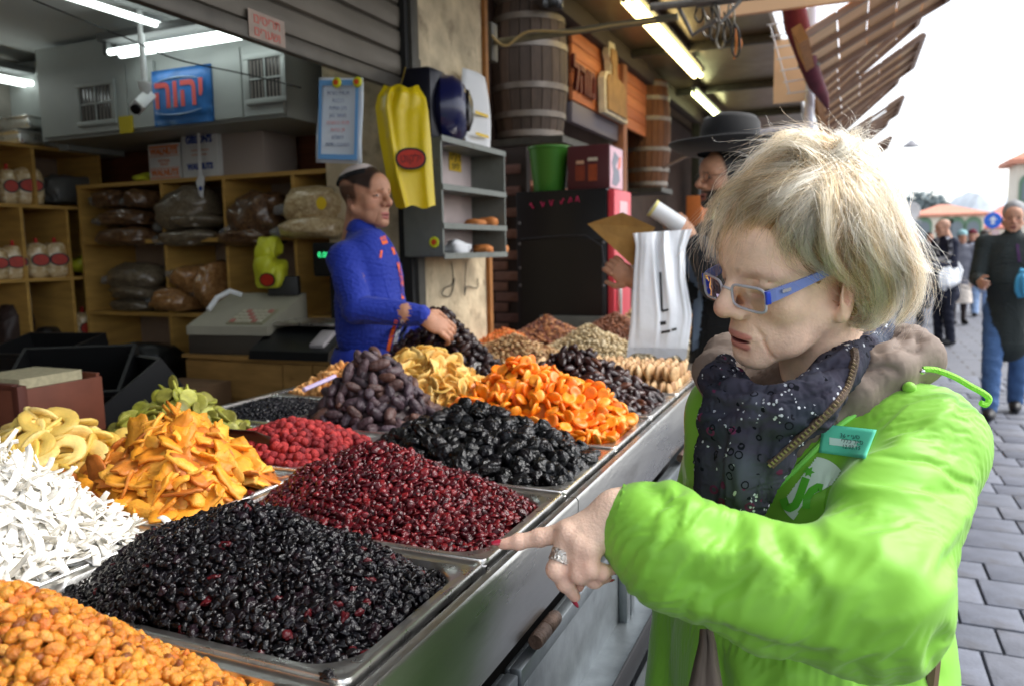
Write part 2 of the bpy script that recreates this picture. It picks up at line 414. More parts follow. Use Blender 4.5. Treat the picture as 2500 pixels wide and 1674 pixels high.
# --- the counter body
ctr = thing('market_counter', 'long stainless steel market counter holding the dried fruit trays', 'counter', (-1.0, 1.4, 0))
def cpart(name, m, b, smooth=True):
    o = b.build(name, m, None, smooth); o.parent = ctr; o.location = (1.0, -1.4, 0); return o
y0, y1 = -.7, 2.80
cpart('front_fascia', STEEL_S, MB().prism([(-.449, .957), (-.436, .9575), (-.432, .952), (-.4325, .824), (-.436, .820), (-.452, .820), (-.452, .826), (-.438, .826), (-.438, .95), (-.449, .951)], 'y', y0, 1.28))
cpart('front_fascia', STEEL_S, MB().prism([(-.449, .957), (-.436, .9575), (-.432, .952), (-.4325, .824), (-.436, .820), (-.452, .820), (-.452, .826), (-.438, .826), (-.438, .95), (-.449, .951)], 'y', 1.284, y1))
cpart('deck', STEEL, MB().box(-1.66, -.452, y0, y1, .868, .878))
cpart('back_rail', STEEL, MB().box(-1.662, -1.645, y0, y1, .86, .965, bev=.003))
for yk, xa, xb_ in ((0, 0, 0),): pass
fr = MB()
for x in (XM, XB): fr.box(x-.004, x+.004, y0, y1, .88, .9575)
cpart('tray_rail', STEEL, fr)
for y in YK: cpart('cross_bar', STEEL, MB().box(XM+.005, XF-.002, y-.0035, y+.0035, .93, .9572))
cpart('dark_recess', mat('recess shade black', (.012, .012, .013), .8), MB().box(-.60, -.585, y0, y1, .14, .868))  # near-black sheet stands in for the shade inside the open gap
gp = [(-.418, y0, .30), (-.418, 1.16, .9)]
for a, b in ((y0, .985), (.99, 1.62), (1.625, 2.30), (2.305, y1)):
    p = cpart('cabinet_door', GALV, MB().box(-.452, -.444, a+.004, b-.004, .12, .782, bev=.002))
    e = MB().box(-.444, -.424, a+.004, b-.004, .757, .785, bev=.003).box(-.444, -.424, a+.004, a+.03, .12, .757, bev=.003).box(-.444, -.424, b-.03, b-.004, .12, .757, bev=.003).build('door_flange', GALV, p, True)
cpart('kick_ledge', GALV, MB().prism([(-.444, .575), (-.372, .575), (-.372, .60), (-.376, .60), (-.376, .579), (-.444, .579)], 'y', y0, y1))
cpart('rubber_strip', mat('black rubber', (.012, .012, .014), .55), MB().box(-.372, -.366, y0, y1, .555, .612, bev=.002))
cpart('lower_ledge', GALV, MB().prism([(-.366, .53), (-.318, .53), (-.318, .566), (-.322, .566), (-.322, .534), (-.366, .534)], 'y', y0, y1))
cpart('lower_panel', GALV, MB().box(-.330, -.324, y0, y1, .12, .53))
for i, y in enumerate((-.5, 1.05, 2.7)):
    for x in (-.40, -1.6): cpart('leg', GALV, MB().box(x-.02, x+.02, y-.02, y+.02, 0, .87 if x < -1 else .56, bev=.003))
RUST = mat('rusty brown steel', (.10, .062, .045), .55, .5, var=.35, vscale=60, bump=.3, bscale=120)
for y in (1.085, 2.2):
    hg = cpart('hinge', RUST, MB().lathe([(0, -.045), (.0115, -.045), (.0125, -.04), (.0125, -.002), (.0108, 0), (.0125, .002), (.0125, .04), (.0115, .045), (0, .045)], (-.421, y, .806), 14, 'y'))
cpart('bolt', STEEL, MB().lathe([(0, .008), (.006, .006), (.008, 0), (.006, -.004)], (-.441, 1.02, .70), 10, 'x'))
# --- trays: front row, middle row, back row
FRUITS = ['golden raisins', 'black raisins', 'dried red cranberries', 'black prunes', 'orange dried apricots', 'glossy dark dates', 'pale dried figs']
for k, f in enumerate(FRUITS):
    tray((XF+XM)/2-.002, (YK[k]+YK[k+1])/2, abs(XM-XF)-.002, PIT-.004, 'stainless steel tray under the heap of '+f)
M2 = ['white coconut strips', 'orange mango slices', 'dried red raspberries', 'large wrinkled dates', 'stacked apple rings', 'dark dates beside the grey scoop']
for k, f in enumerate(M2):
    tray((XM+XB)/2, (YK[k+1]+YK[k+2])/2-.053-PIT*0+(-PIT if False else 0)-PIT+PIT, abs(XB-XM)-.006, PIT-.004, 'stainless steel tray under the heap of '+f) if k else \
        tray((XM+XB)/2, (YK[1]+YK[2])/2-.053-.0, abs(XB-XM)-.006, PIT-.004, 'stainless steel tray under the heap of '+f)
M3 = ['yellow pineapple rings', 'green kiwi slices', 'small dried black berries', 'tan ginger lumps']
for k, f in enumerate(M3):
    y = (1.02, 1.37, 1.73, 2.07)[k]
    tray((XB+XE)/2, y, abs(XE-XB)-.006, PIT-.006, 'stainless steel tray under the heap of '+f)
# --- heaps
def fr_rect(k): return (XM+.026, XF-.026, YK[k]+.026, YK[k+1]-.026)
def mr_rect(k): return (XB+.028, XM-.028, YK[k+1]-.053+.026, YK[k+2]-.053-.026)
def br_rect(k):
    y = (1.02, 1.37, 1.73, 2.07)[k]; return (XE+.026, XB-.026, y-.142, y+.142)
GOLD = fm('golden raisin flesh', .33, var=.2, vscale=130, sss=.5, sssr=(.006, .0025, .0006), bump=.45, bscale=330)
heap('golden_raisin_heap', 'heap of sticky golden raisins beside the black raisins', fr_rect(0), .125, lambda s: p_raisin(s, .0074, .0060, .0054, 2, .14), 24,
     C_((200, 126, 38), (208, 140, 52), (184, 110, 34), (202, 132, 44), (186, 104, 40), (218, 154, 72), (204, 134, 48), (194, 120, 42), (138, 78, 36), (208, 142, 60)), .0098, GOLD, 280, pc=(-.1, .05), pname='raisin', edge=-.002, tilt=.6, pw=.8)
BLK = fm('black raisin skin', .17, bump=.22, bscale=300, spec=.42)
heap('black_raisin_heap', 'large heap of glossy black raisins between golden raisins and cranberries', fr_rect(1), .106, lambda s: p_raisin(s, .0072, .0056, .0046, 3, .24), 40,
     C_((12, 10, 14), (16, 12, 16), (9, 9, 12), (14, 11, 12), (20, 12, 16), (11, 10, 15), (15, 12, 15), (10, 9, 11), (17, 12, 15), (13, 12, 17), (12, 10, 12), (15, 11, 15), (18, 12, 15), (20, 17, 22), (26, 20, 26), (15, 15, 20), (22, 18, 20), (30, 20, 26), (18, 17, 24), (24, 20, 24), (16, 14, 18), (27, 20, 24), (21, 19, 26), (19, 16, 19), (34, 20, 26), (84, 22, 28)), .0093, BLK, 300, pc=(-.10, .10), pname='raisin', edge=-.010, tilt=.6, pw=.82)
CRAN = fm('cranberry skin', .2, bump=.25, bscale=280, var=.3, vscale=120)
heap('cranberry_heap', 'heap of dark red dried cranberries between black raisins and prunes', fr_rect(2), .098, lambda s: p_raisin(s, .0082, .0062, .0036, 2, .2), 24,
     C_((102, 22, 30), (82, 17, 24), (120, 29, 33), (66, 14, 21), (92, 20, 29), (76, 17, 24), (110, 26, 29), (60, 12, 19)), .0104, CRAN, 300, pc=(-.25, .3), pname='cranberry', edge=-.008, tilt=.65, pw=.85)
PRU = fm('prune skin', .25, bump=.4, bscale=130, spec=.45)
heap('prune_heap', 'heap of wrinkled black prunes between cranberries and apricots', fr_rect(3), .095, p_prune, 10,
     C_((16, 15, 17), (12, 12, 14), (19, 17, 20), (14, 15, 19), (11, 11, 12)), .0275, PRU, 200, pc=(-.1, .45), pname='prune', pw=.8, edge=-.006, tilt=.5, lift=.2)
APR = fm('dried apricot flesh', .42, var=.10, vscale=70, sss=.2, sssr=(.006, .002, .0005))
heap('apricot_heap', 'heap of bright orange dried apricots between prunes and dates', fr_rect(4), .165, p_apricot, 12,
     C_((240, 140, 26), (246, 154, 44), (236, 124, 22), (244, 148, 34), (232, 116, 28), (248, 166, 62), (238, 134, 24)), .0255, APR, 260, pc=(-.15, .35), pname='apricot', pw=.85, edge=-.004, tilt=.75, lift=.3)
DAT = fm('date skin', .3, bump=.2, bscale=150, var=.2, vscale=60)
heap('glossy_date_heap', 'heap of glossy dark brown dates between apricots and figs', fr_rect(5), .14, p_date, 10,
     C_((48, 26, 24), (38, 22, 22), (58, 32, 26), (42, 24, 26), (84, 46, 30), (34, 20, 22)), .0255, DAT, 200, pc=(-.1, .5), pname='date', edge=-.004, tilt=.5, lift=.25)
# figs lie in neat rolls
fg = thing('fig_rolls', 'rows of pale dried figs packed on edge at the counter end', 'dried fruit', (-.72, 2.47, RIM-.05))
FIG = fm('dried fig skin', .6, var=.2, vscale=60, bump=.2, bscale=120)
fv = []
for k in range(5):
    Vp, Fp = p_fig(k); me = mesh('fig', Vp, Fp, True, {'Col': np.tile(C_((206, 168, 120), (188, 146, 98), (216, 182, 138), (176, 134, 92), (200, 160, 112))[k], (len(Vp), 1))}); me.materials.append(FIG); fv.append(me)
for row in range(7):
    for c in range(18):
        for lev in range(2 if row not in (0, 6) else 1):
            o = bpy.data.objects.new('fig', fv[(row*7+c*3+lev) % 5]); COL.objects.link(o); o.parent = fg
            o.location = ((-.240+c*.0275+random.uniform(-.003, .003)), -.138+row*.046+lev*.023, .052+lev*.042); o.rotation_euler = (random.uniform(-.15, .15), math.pi/2+random.uniform(-.2, .2), random.uniform(-.2, .2))
# middle row
COCO = fm('dried coconut', .55, sss=.35, sssr=(.004, .004, .004))
heap('coconut_heap', 'heap of white dried coconut strips beside the mango slices', (XB+.02, XM-.02, YK[1]-.06, YK[2]-.075), .155, p_strip, 16,
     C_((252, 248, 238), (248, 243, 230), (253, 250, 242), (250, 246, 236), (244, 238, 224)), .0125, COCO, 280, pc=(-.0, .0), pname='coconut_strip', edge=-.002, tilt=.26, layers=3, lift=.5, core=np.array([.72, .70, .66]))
MANGO = fm('dried mango', .5, var=.16, vscale=50, bump=.25, bscale=220, sss=.15, sssr=(.005, .002, .0005))
heap('mango_heap', 'heap of orange dried mango slices between coconut and raspberries', mr_rect(1), .128, lambda s: p_slab(s, .098, .036, .005, .22, taper=.42, rag=.2), 18,
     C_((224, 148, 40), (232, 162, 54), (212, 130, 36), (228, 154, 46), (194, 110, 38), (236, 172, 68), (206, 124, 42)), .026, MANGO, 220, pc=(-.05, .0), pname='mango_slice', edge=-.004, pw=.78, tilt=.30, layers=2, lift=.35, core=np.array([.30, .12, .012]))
RASP = fm('dried raspberry', .72, var=.2, vscale=140, bump=.4, bscale=300)
heap('raspberry_heap', 'low heap of dried red raspberries between mango and large dates', mr_rect(2), .055, p_berry, 10,
     C_((146, 34, 38), (132, 28, 34), (160, 42, 42), (120, 24, 30), (168, 48, 46)), .0175, RASP, 220, pname='raspberry', edge=-.006, tilt=.7, pw=.7)
MEDJ = fm('medjool date skin', .5, bump=.5, bscale=110, var=.25, vscale=45)
heap('large_date_heap', 'tall heap of large wrinkled purple brown dates behind the raspberries', mr_rect(3), .18, lambda s: p_date(s, .0255, .0128, .0120), 12,
     C_((74, 56, 60), (62, 47, 54), (86, 62, 58), (70, 56, 64), (98, 68, 58), (58, 46, 52)), .029, MEDJ, 220, pc=(0, .05), pname='date', edge=-.004, tilt=.5, lift=.25)
APPL = fm('dried apple', .55, var=.18, vscale=60, bump=.15, bscale=120, sss=.1, sssr=(.004, .003, .001))
AH = heap('apple_ring_heap', 'heap of yellow dried apple rings with browned edges', (XB-.06, XM-.025, YK[5]-.053+.02, YK[6]-.053-.02), .125, lambda s: p_ring(s, .034, .006, .007, wavy=.22), 10,
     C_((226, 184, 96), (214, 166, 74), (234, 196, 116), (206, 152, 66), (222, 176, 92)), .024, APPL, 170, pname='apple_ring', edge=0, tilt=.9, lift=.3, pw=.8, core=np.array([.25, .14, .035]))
heap('back_date_heap', 'tall heap of dark dates in front of the stone pillar', (XB-.22, XM-.12, YK[6]-.053+.03, YK[7]-.053+.0), .25, lambda s: p_date(s, .0205, .0115, .0105), 10,
     C_((46, 30, 30), (38, 26, 28), (56, 36, 32), (42, 28, 30)), .026, DAT, 150, pname='date', edge=-.004, tilt=.5)
# back row
PINE = fm('candied pineapple', .45, var=.12, vscale=60, bump=.2, bscale=200, sss=.2, sssr=(.006, .004, .0015))
PH = heap('pineapple_heap', 'heap of yellow candied pineapple rings behind the coconut', br_rect(0), .118, lambda s: p_ring(s, .040, .0115, .010, wavy=.08, rib=.15), 8,
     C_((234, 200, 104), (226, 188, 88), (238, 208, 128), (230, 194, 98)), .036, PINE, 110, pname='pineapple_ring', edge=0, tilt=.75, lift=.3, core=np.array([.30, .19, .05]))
KIWI = fm('dried kiwi', .45, var=.25, vscale=60, bump=.2, bscale=160, sss=.15, sssr=(.003, .004, .001))
heap('kiwi_heap', 'heap of olive green dried kiwi slices', br_rect(1), .125, p_kiwi, 10,
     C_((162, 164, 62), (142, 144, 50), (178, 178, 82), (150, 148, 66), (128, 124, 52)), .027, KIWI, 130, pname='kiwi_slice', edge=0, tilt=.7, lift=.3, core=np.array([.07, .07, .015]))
heap('black_berry_heap', 'low heap of small dried black berries beside the kiwi', br_rect(2), .03, lambda s: p_raisin(s, .0062, .0056, .005, 2, .15), 8,
     C_((22, 22, 28), (28, 26, 32), (18, 18, 24)), .0095, BLK, 160, pname='berry', edge=-.006, tilt=.7)
GING = fm('dried ginger', .6, var=.2, vscale=50, bump=.25, bscale=160)
heap('ginger_heap', 'heap of tan candied ginger lumps behind the large dates', br_rect(3), .075, lambda s: p_prune(s, .017, .012, .009), 8,
     C_((224, 164, 98), (214, 148, 82), (232, 176, 112)), .021, GING, 110, pname='ginger_lump', edge=0, tilt=.8)
# top rings turned to the shopper, strays on the rims
def face_ring(root, me, px, py, X, tl):
    c = at(px, py, x=X); n = np.array([.55, -.62, tl]); n /= np.linalg.norm(n); x = np.cross([0, 0, 1.], n); x /= np.linalg.norm(x); y = np.cross(n, x); q = np.array(c)-np.array(root.location)
    o = bpy.data.objects.new(me.name.split('.')[0], me); COL.objects.link(o); o.parent = root; o.matrix_basis = Matrix(((x[0], y[0], n[0], q[0]), (x[1], y[1], n[1], q[1]), (x[2], y[2], n[2], q[2]), (0, 0, 0, 1)))
pm = [c.data for c in PH.children if c.name.startswith('pineapple_ring')]; am_ = [c.data for c in AH.children if c.name.startswith('apple_ring')]
for k, (px, py, X, tl) in enumerate(((160, 1100, -1.385, .75), (252, 1092, -1.40, .7), (140, 1030, -1.44, 1.3), (85, 1085, -1.42, .9), (305, 1080, -1.45, 1.0))): face_ring(PH, pm[k*3], px, py, X, tl)
for k, (px, py, X, tl) in enumerate(((1125, 893, -1.20, .35), (1165, 885, -1.22, .3))): face_ring(AH, am_[k*3], px, py, X, tl)
for nm, lb, px, py, fn, cl, mm in (('stray_raisin', 'single black raisin dropped on the tray rim beside the golden raisins', 797, 1652, lambda: p_raisin(5, .008, .006, .005, 3, .24), (16, 12, 15), BLK), ('stray_coconut', 'single white coconut strip dropped on the rim beside the mango', 405, 1276, lambda: p_strip(7, .05), (246, 244, 238), COCO),
                                   ('stray_cranberry', 'single dried cranberry dropped on the rim beside the mango', 612, 1205, lambda: p_raisin(9, .008, .006, .004, 3, .2), (96, 20, 28), CRAN), ('stray_crumb', 'white sugar crumb on the rim beside the raspberries', 653, 1030, lambda: p_raisin(3, .006, .004, .003, 2, .2), (226, 222, 214), COCO)):
    Vp, Fp = fn(); o = link(nm, mesh(nm, Vp, Fp, True, {'Col': np.tile(C_(cl)[0], (len(Vp), 1))}), mm); c = at(px, py, z=RIM+.006); o.location = (c[0], c[1], RIM+.0085); tag(o, lb, 'dried fruit')
# scoops and the yellow bags
BRN = mat('brown plastic', (.055, .022, .016), .35)
def scoop(name, label, loc, rz, rx, m, L=.2, R_=.055):
    t = thing(name, label, 'scoop', loc, rz); t.rotation_euler = (rx, 0, rz)
    V = []; F = []; nx, na = 10, 11
    for s_ in (0, .003):
        for i in range(nx):
            x = i/(nx-1); r = (R_-s_)*(1-.12*x)
            for j in range(na):
                a = math.pi*(1.0+j/(na-1)); c = (.55+.45*math.cos((j/(na-1)-.5)*math.pi))
                V.append((L*x*c if x > .0 else 0, r*math.cos(a), r*math.sin(a)*.8+R_*.8))
    n = nx*na
    for i in range(nx-1):
        for j in range(na-1):
            a = i*na+j; F.append((a, a+1, a+na+1, a+na)); F.append((n+a, n+a+na, n+a+na+1, n+a+1))
    for i in range(nx-1):
        for j in (0, na-1): a = i*na+j; F.append((a, a+na, n+a+na, n+a))
    for j in range(na-1): a = (nx-1)*na+j; F.append((a, a+1, n+a+1, n+a))
    F.append(tuple(range(na)))
    link('bowl', mesh('bowl', V, F, True), m, t)
    MB().tube([(0, 0, R_*.45), (-.03, 0, R_*.5), (-.11, 0, R_*.55)], [.012, .010, .011], 10).build('handle', m, t, True)
    return t
a = at(600, 1085, z=.985); scoop('fruit_scoop', 'dark brown plastic scoop lying between kiwi and raspberries', (a[0]-.10, a[1]-.05, .952), math.radians(12), .45, BRN, .24, .06)
a = at(1270, 850, x=-1.42); scoop('steel_scoop', 'grey metal scoop stuck in behind the dark dates', (a[0]-.03, a[1]-.02, a[2]-.03), math.radians(40), .3, mat('dull grey metal', (.2, .21, .22), .45, .8), .2, .06)
a = at(770, 935, x=-1.38); b = at(815, 915, x=-1.38)
pk = MB().tube([at(742, 951, x=-1.33), at(818, 918, x=-1.33)], .0065, 6).build('tong_handle', mat('lilac plastic', srgb(208, 190, 226), .4), None, True)
tag(pk, 'lilac plastic tong handle leaning on the large dates', 'tongs')
YEL = mat('yellow plastic film', srgb(216, 200, 20), .35, sss=.0, bump=.2, bscale=60)
yb = MB()
yb.prism([(-.07, 0), (-.062, .03), (-.05, .036), (.05, .036), (.064, .028), (.07, 0)], 'y', -.05, .05)
o = yb.build('bag_stack', YEL, None, True); a = at(1000, 893, z=RIM+.02); o.location = (a[0], a[1], RIM-.004); o.rotation_euler = (0, 0, .35)
tag(o, 'folded stack of yellow plastic bags on the counter before the seller', 'plastic bags')
# ------------------------------------------------------------------ ground, shop shell, pillar, shutter
def brickmat(name, c1, c2, mortar, sc, rough=.8, bw=.5, rh=.25, bump=.3):
    m = mat(name, c1, rough); n = m.node_tree.nodes; l = m.node_tree.links; b = n['Principled BSDF']
    tc = n.new('ShaderNodeTexCoord'); t = n.new('ShaderNodeTexBrick'); t.inputs['Scale'].default_value = sc
    t.inputs['Color1'].default_value = (*c1, 1); t.inputs['Color2'].default_value = (*c2, 1); t.inputs['Mortar'].default_value = (*mortar, 1)
    t.inputs['Mortar Size'].default_value = .012; t.inputs['Brick Width'].default_value = bw; t.inputs['Row Height'].default_value = rh
    l.new(tc.outputs['Object'], t.inputs['Vector']); l.new(t.outputs['Color'], b.inputs['Base Color'])
    bp = n.new('ShaderNodeBump'); bp.inputs['Strength'].default_value = bump; bp.inputs['Distance'].default_value = .004
    bp.invert = True; l.new(t.outputs['Fac'], bp.inputs['Height']); l.new(bp.outputs[0], b.inputs['Normal'])
    return m
PAVE = brickmat('street paving', srgb(118, 120, 128), srgb(108, 111, 120), srgb(78, 76, 75), 1.0, .7, .42, .22)
g = struct(link('ground', mesh('ground', [(-1500, -200, -.03), (1500, -200, -.03), (1500, 2500, -.03), (-1500, 2500, -.03)], [(0, 1, 2, 3)]), mat('dusty ground', srgb(128, 126, 124), .9, var=.1, vscale=.3)))
pv = struct(link('pavement', mesh('pavement', [(-1.9, -4, -.022), (9, -4, -.022), (9, 60, -.022), (-1.9, 60, -.022)], [(0, 1, 2, 3)]), mat('joint sand', srgb(92, 93, 98), .95, var=.2, vscale=30)))
fp = struct(link('far_pavement', mesh('far_pavement', [(-1.9, 9.22, -.004), (9, 9.22, -.004), (9, 60, -.004), (-1.9, 60, -.004)], [(0, 1, 2, 3)]), PAVE)); fp.parent = pv
PS = [mat('paving stone %d' % i, srgb(*c), .62, var=.22, vscale=9, bump=.25, bscale=60, stain=srgb(80, 79, 82), sscale=5, rvar=.12) for i, c in enumerate(((108, 112, 124), (102, 106, 118), (114, 117, 127), (97, 101, 112)))]
stone_me = {}
def paver_mesh(L, Wd, k):
    if (L, Wd, k) not in stone_me:
        b = MB().box(-L/2, L/2, -Wd/2, Wd/2, -.05, 0, bev=.006); me = mesh('paver', b.V, b.F, True); autosmooth(me); me.materials.append(PS[k]); stone_me[(L, Wd, k)] = me
    return stone_me[(L, Wd, k)]
y = 1.85; row = 0
while y < 9.2:
    Wd = (.20, .26, .20)[row % 3]; x = -.2+.17*(row % 2)
    pj = None
    while x < 2.6:
        L = random.choice((.22, .28, .34)); c = proj(np.array([x+L/2, y+Wd/2, 0]))
        if 1950 < c[0] < 2640 and c[1] < 1800:
            o = bpy.data.objects.new('paver', paver_mesh(round(L-.008, 3), round(Wd-.008, 3), random.randrange(4))); COL.objects.link(o); o.parent = pv
            o.location = (x+L/2, y+Wd/2, random.uniform(-.003, .003)); o.rotation_euler = (random.uniform(-.006, .006), random.uniform(-.006, .006), random.uniform(-.008, .008))
        x += L
    y += Wd; row += 1
# shop shell
PLASTER = mat('grey plaster', srgb(120, 116, 108), .9, var=.15, vscale=5, bump=.2, bscale=30)
WHITEC = mat('off white ceiling', srgb(196, 198, 196), .8, var=.06, vscale=2)
struct(box('shop_floor', mat('shop floor tile', srgb(86, 80, 74), .6, var=.2, vscale=8), None, -4.3, -1.2, -1.5, 3.4, -.02, .004))
struct(box('back_wall', PLASTER, None, -4.35, -4.25, -1.6, 3.5, 0, 2.6))
struct(box('side_wall', mat('brown wood wall', srgb(104, 58, 34), .7, var=.25, vscale=6, stretch=(1, 1, 8)), None, -4.25, -1.95, 3.36, 3.46, 0, 2.6))
struct(box('near_wall', PLASTER, None, -4.35, -1.75, -1.7, -1.6, 0, 2.6))
struct(box('ceiling', WHITEC, None, -4.4, -1.80, -1.7, 3.5, 2.47, 2.57))
struct(box('upper_facade', mat('facade stone', srgb(150, 140, 122), .9, var=.2, vscale=3, bump=.3, bscale=14), None, -4.4, -1.80, -1.7, 3.5, 2.66, 6.0))
struct(box('upper_facade', MATS['facade stone'], None, -1.80, -1.74, -1.7, 2.93, 3.2, 6.0))
# stone pillar with wires
STONE = mat('rough limestone', srgb(196, 180, 150), .9, var=.28, vscale=9, bump=.7, bscale=34, stain=srgb(88, 74, 60), sscale=7, sthr=.6)
pil = thing('stone_pillar', 'rough plastered stone pillar at the end of the roller shutter', 'pillar', (-1.9, 3.35, 0))
def grid_face(x, ya, yb, za, zb, n, m_, amp, seed):
    V = []; F = []
    for i in range(n+1):
        for j in range(m_+1):
            yy = ya+(yb-ya)*i/n; zz = za+(zb-za)*j/m_; e = 0 if i in (0, n) or j in (0, m_) else amp
            V.append((x+e*(math.sin(yy*23+seed)*math.sin(zz*17)+.7*math.sin(yy*41+zz*33+seed)), yy, zz))
    for i in range(n):
        for j in range(m_): a = i*(m_+1)+j; F.append((a, a+m_+1, a+m_+2, a+1))
    return V, F
b = MB().box(-2.2, -1.752, 2.98, 3.70, 0, 3.6)
V, F = grid_face(-1.746, 2.98, 3.70, 0, 3.6, 24, 90, .006, 1); b.add(V, F)
b.build('shaft', STONE, pil, True, loc=(1.9, -3.35, 0))
IRON = mat('dark painted iron', srgb(70, 68, 62), .55, .4, var=.2, vscale=20)
box('guide_rail', IRON, pil, -1.78+1.9, -1.70+1.9, 2.925-3.35, 2.985-3.35, 0, 3.2, bev=.004)
box('guide_channel', mat('black gap', (.01, .01, .01), .8), pil, -1.775+1.9, -1.715+1.9, 2.895-3.35, 2.9235-3.35, 0, 3.2)
box('edge_strip', mat('ochre timber', srgb(150, 100, 50), .7, var=.2, vscale=20), pil, -1.745+1.9, -1.725+1.9, 3.70-3.35, 3.735-3.35, 0, 3.3)
WIRE = mat('black cable', (.012, .012, .012), .6)
def cable(name, label, pts, r, m=WIRE, cat='cable', parent=None):
    P = [Vector(p) for p in pts]; Q = []
    for i in range(len(P)-1):
        p0, p1, p2, p3 = P[max(i-1, 0)], P[i], P[i+1], P[min(i+2, len(P)-1)]
        for t in np.linspace(0, 1, 7)[:-1]:
            Q.append(.5*((2*p1)+(p2-p0)*t+(2*p0-5*p1+4*p2-p3)*t*t+(3*p1-p0-3*p2+p3)*t**3))
    Q.append(P[-1]); o = MB().tube(Q, r, 6).build(name, m, parent, True)
    if parent is None: tag(o, label, cat)
    return o
w = [at(1102, 640, x=-1.735), at(1106, 690, x=-1.735), at(1085, 705, x=-1.735), at(1080, 720, x=-1.735), at(1100, 722, x=-1.735), at(1110, 680, x=-1.735)]
cable('hanging_wire', 'thin dark wire loop hanging on the pillar below the shelf', w, .0025)
w = [at(1138, 640, x=-1.735), at(1134, 720, x=-1.735), at(1140, 700, x=-1.735), at(1165, 704, x=-1.735), at(1166, 680, x=-1.735)]
cable('hanging_wire', 'thin dark hooked wire on the pillar beside the loop', w, .0025)
# roller shutter, slat by slat
sh = thing('roller_shutter', 'half lowered grey metal roller shutter over the stall', 'shutter', (-1.75, .6, 2.06))
SLAT = mat('grey shutter slat', srgb(88, 82, 73), .5, .35, var=.18, vscale=7, bump=.12, bscale=60, rvar=.1, stretch=(1, .4, 1))
prof = [(0, 0), (.012, .008), (.016, .03), (.017, .055), (.014, .085), (.004, .094), (0, .096), (-.004, .094), (0, .085), (.006, .055), (.005, .03), (.002, .008)]
sb = MB().prism([(x, z) for x, z in prof], 'y', -2.3, 2.29); me = mesh('slat', sb.V, sb.F, True); autosmooth(me, 30); me.materials.append(SLAT)
for k in range(12):
    o = bpy.data.objects.new('slat', me); COL.objects.link(o); o.parent = sh; o.location = (0, 0, .055+k*.096)
MB().box(-.012, .022, -2.3, 2.29, 0, .053, bev=.006).build('bottom_bar', mat('dark shutter bar', srgb(84, 80, 74), .5, .4, var=.2, vscale=12), sh, True)
pa, pb = at(604, 35, x=-1.728), at(695, 105, x=-1.728)
st = thing('shutter_sticker', 'worn white sticker with red Hebrew print on the shutter', 'sticker', (-1.7255, (pa[1]+pb[1])/2, (pa[2]+pb[2])/2))
hw = (pb[1]-pa[1])/2
box('sheet', mat('grubby white paper', srgb(150, 134, 122), .7, var=.15, vscale=30), st, -.001, .0005, -hw, hw, -.042, .042)
REDP = mat('faded red print', srgb(184, 92, 80), .7)
text('lettering', 'םיסירת', .042, REDP, st, frame((.0012, 0, .018), (0, 1, 0), (0, 0, 1)))
text('lettering', 'םירעשו', .042, REDP, st, frame((.0012, 0, -.020), (0, 1, 0), (0, 0, 1)))

# unseen awning added above the frame to shade counter and woman
aw = thing('unseen_shade_awning', 'unseen wide canvas awning added to shade the dried fruit stall', 'awning', (-.6, 1.4, 2.8))
box('canvas', mat('grey awning canvas', srgb(150, 146, 136), .9), aw, -1.12, .50, -3.0, 2.75, .0, .012)
for y_ in (-2.9, -1.0, .9, 2.7): box('rafter', IRON, aw, -1.12, .50, y_-.02, y_+.02, -.04, -.001)
# ------------------------------------------------------------------ inside the stall
WOOD = mat('pine board', srgb(186, 146, 76), .6, var=.18, vscale=5, bump=.08, bscale=40, stretch=(1, 1, 6))
WOODD = mat('plywood back', srgb(150, 130, 112), .8, var=.15, vscale=4)
def bd(name, m, root, x0, x1, y0, y1, z0, z1):
    l = root.location; return box(name, m, root, x0-l.x, x1-l.x, y0-l.y, y1-l.y, z0-l.z, z1-l.z)
# unit A on the back wall
ua = thing('wall_shelf_unit', 'pine shelf unit with square cells on the back wall of the stall', 'shelf unit', (-4.08, 2.2, 0))
bd('back_panel', WOODD, ua, -4.25, -4.235, .9, 3.28, .3, 1.97)
for z in (.56, .90, 1.28, 1.66, 1.965): bd('shelf_board', WOOD, ua, -4.235, -3.9, .9, 3.2, z-.009, z+.009)
for z0, z1, ys in ((.909, 1.271, (.9, 1.35, 1.8, 2.25, 2.71, 2.965, 3.19)), (1.289, 1.651, (.9, 1.35, 1.8, 2.25, 2.71, 2.965, 3.19)), (1.669, 1.956, (.9, 1.5, 2.1, 2.80, 3.19)), (.569, .891, (.9, 1.5, 2.1, 2.71, 3.19)), (.01, .551, (.9, 1.8, 2.7, 3.19))):
    for yy in ys: bd('upright', WOOD, ua, -4.234, -3.902, yy-.009, yy+.009, z0, z1)
# unit B on the side wall
ub = thing('side_shelf_unit', 'pine shelf unit crammed with sacks along the side wall', 'shelf unit', (-2.85, 3.15, 0))
bd('back_panel', WOODD, ub, -3.85, -2.0, 3.34, 3.355, .3, 1.76)
for z in (.62, 1.09, 1.47, 1.77): bd('shelf_board', WOOD, ub, -3.86, -2.02, 3.0, 3.34, z-.01, z+.01)
for z0, z1 in ((.63, 1.08), (1.10, 1.46), (1.48, 1.76), (.01, .61)):
    for xx in (-3.85, -3.24, -2.83, -2.41, -2.03): bd('upright', WOOD, ub, xx-.009, xx+.009, 3.002, 3.338, z0, z1)
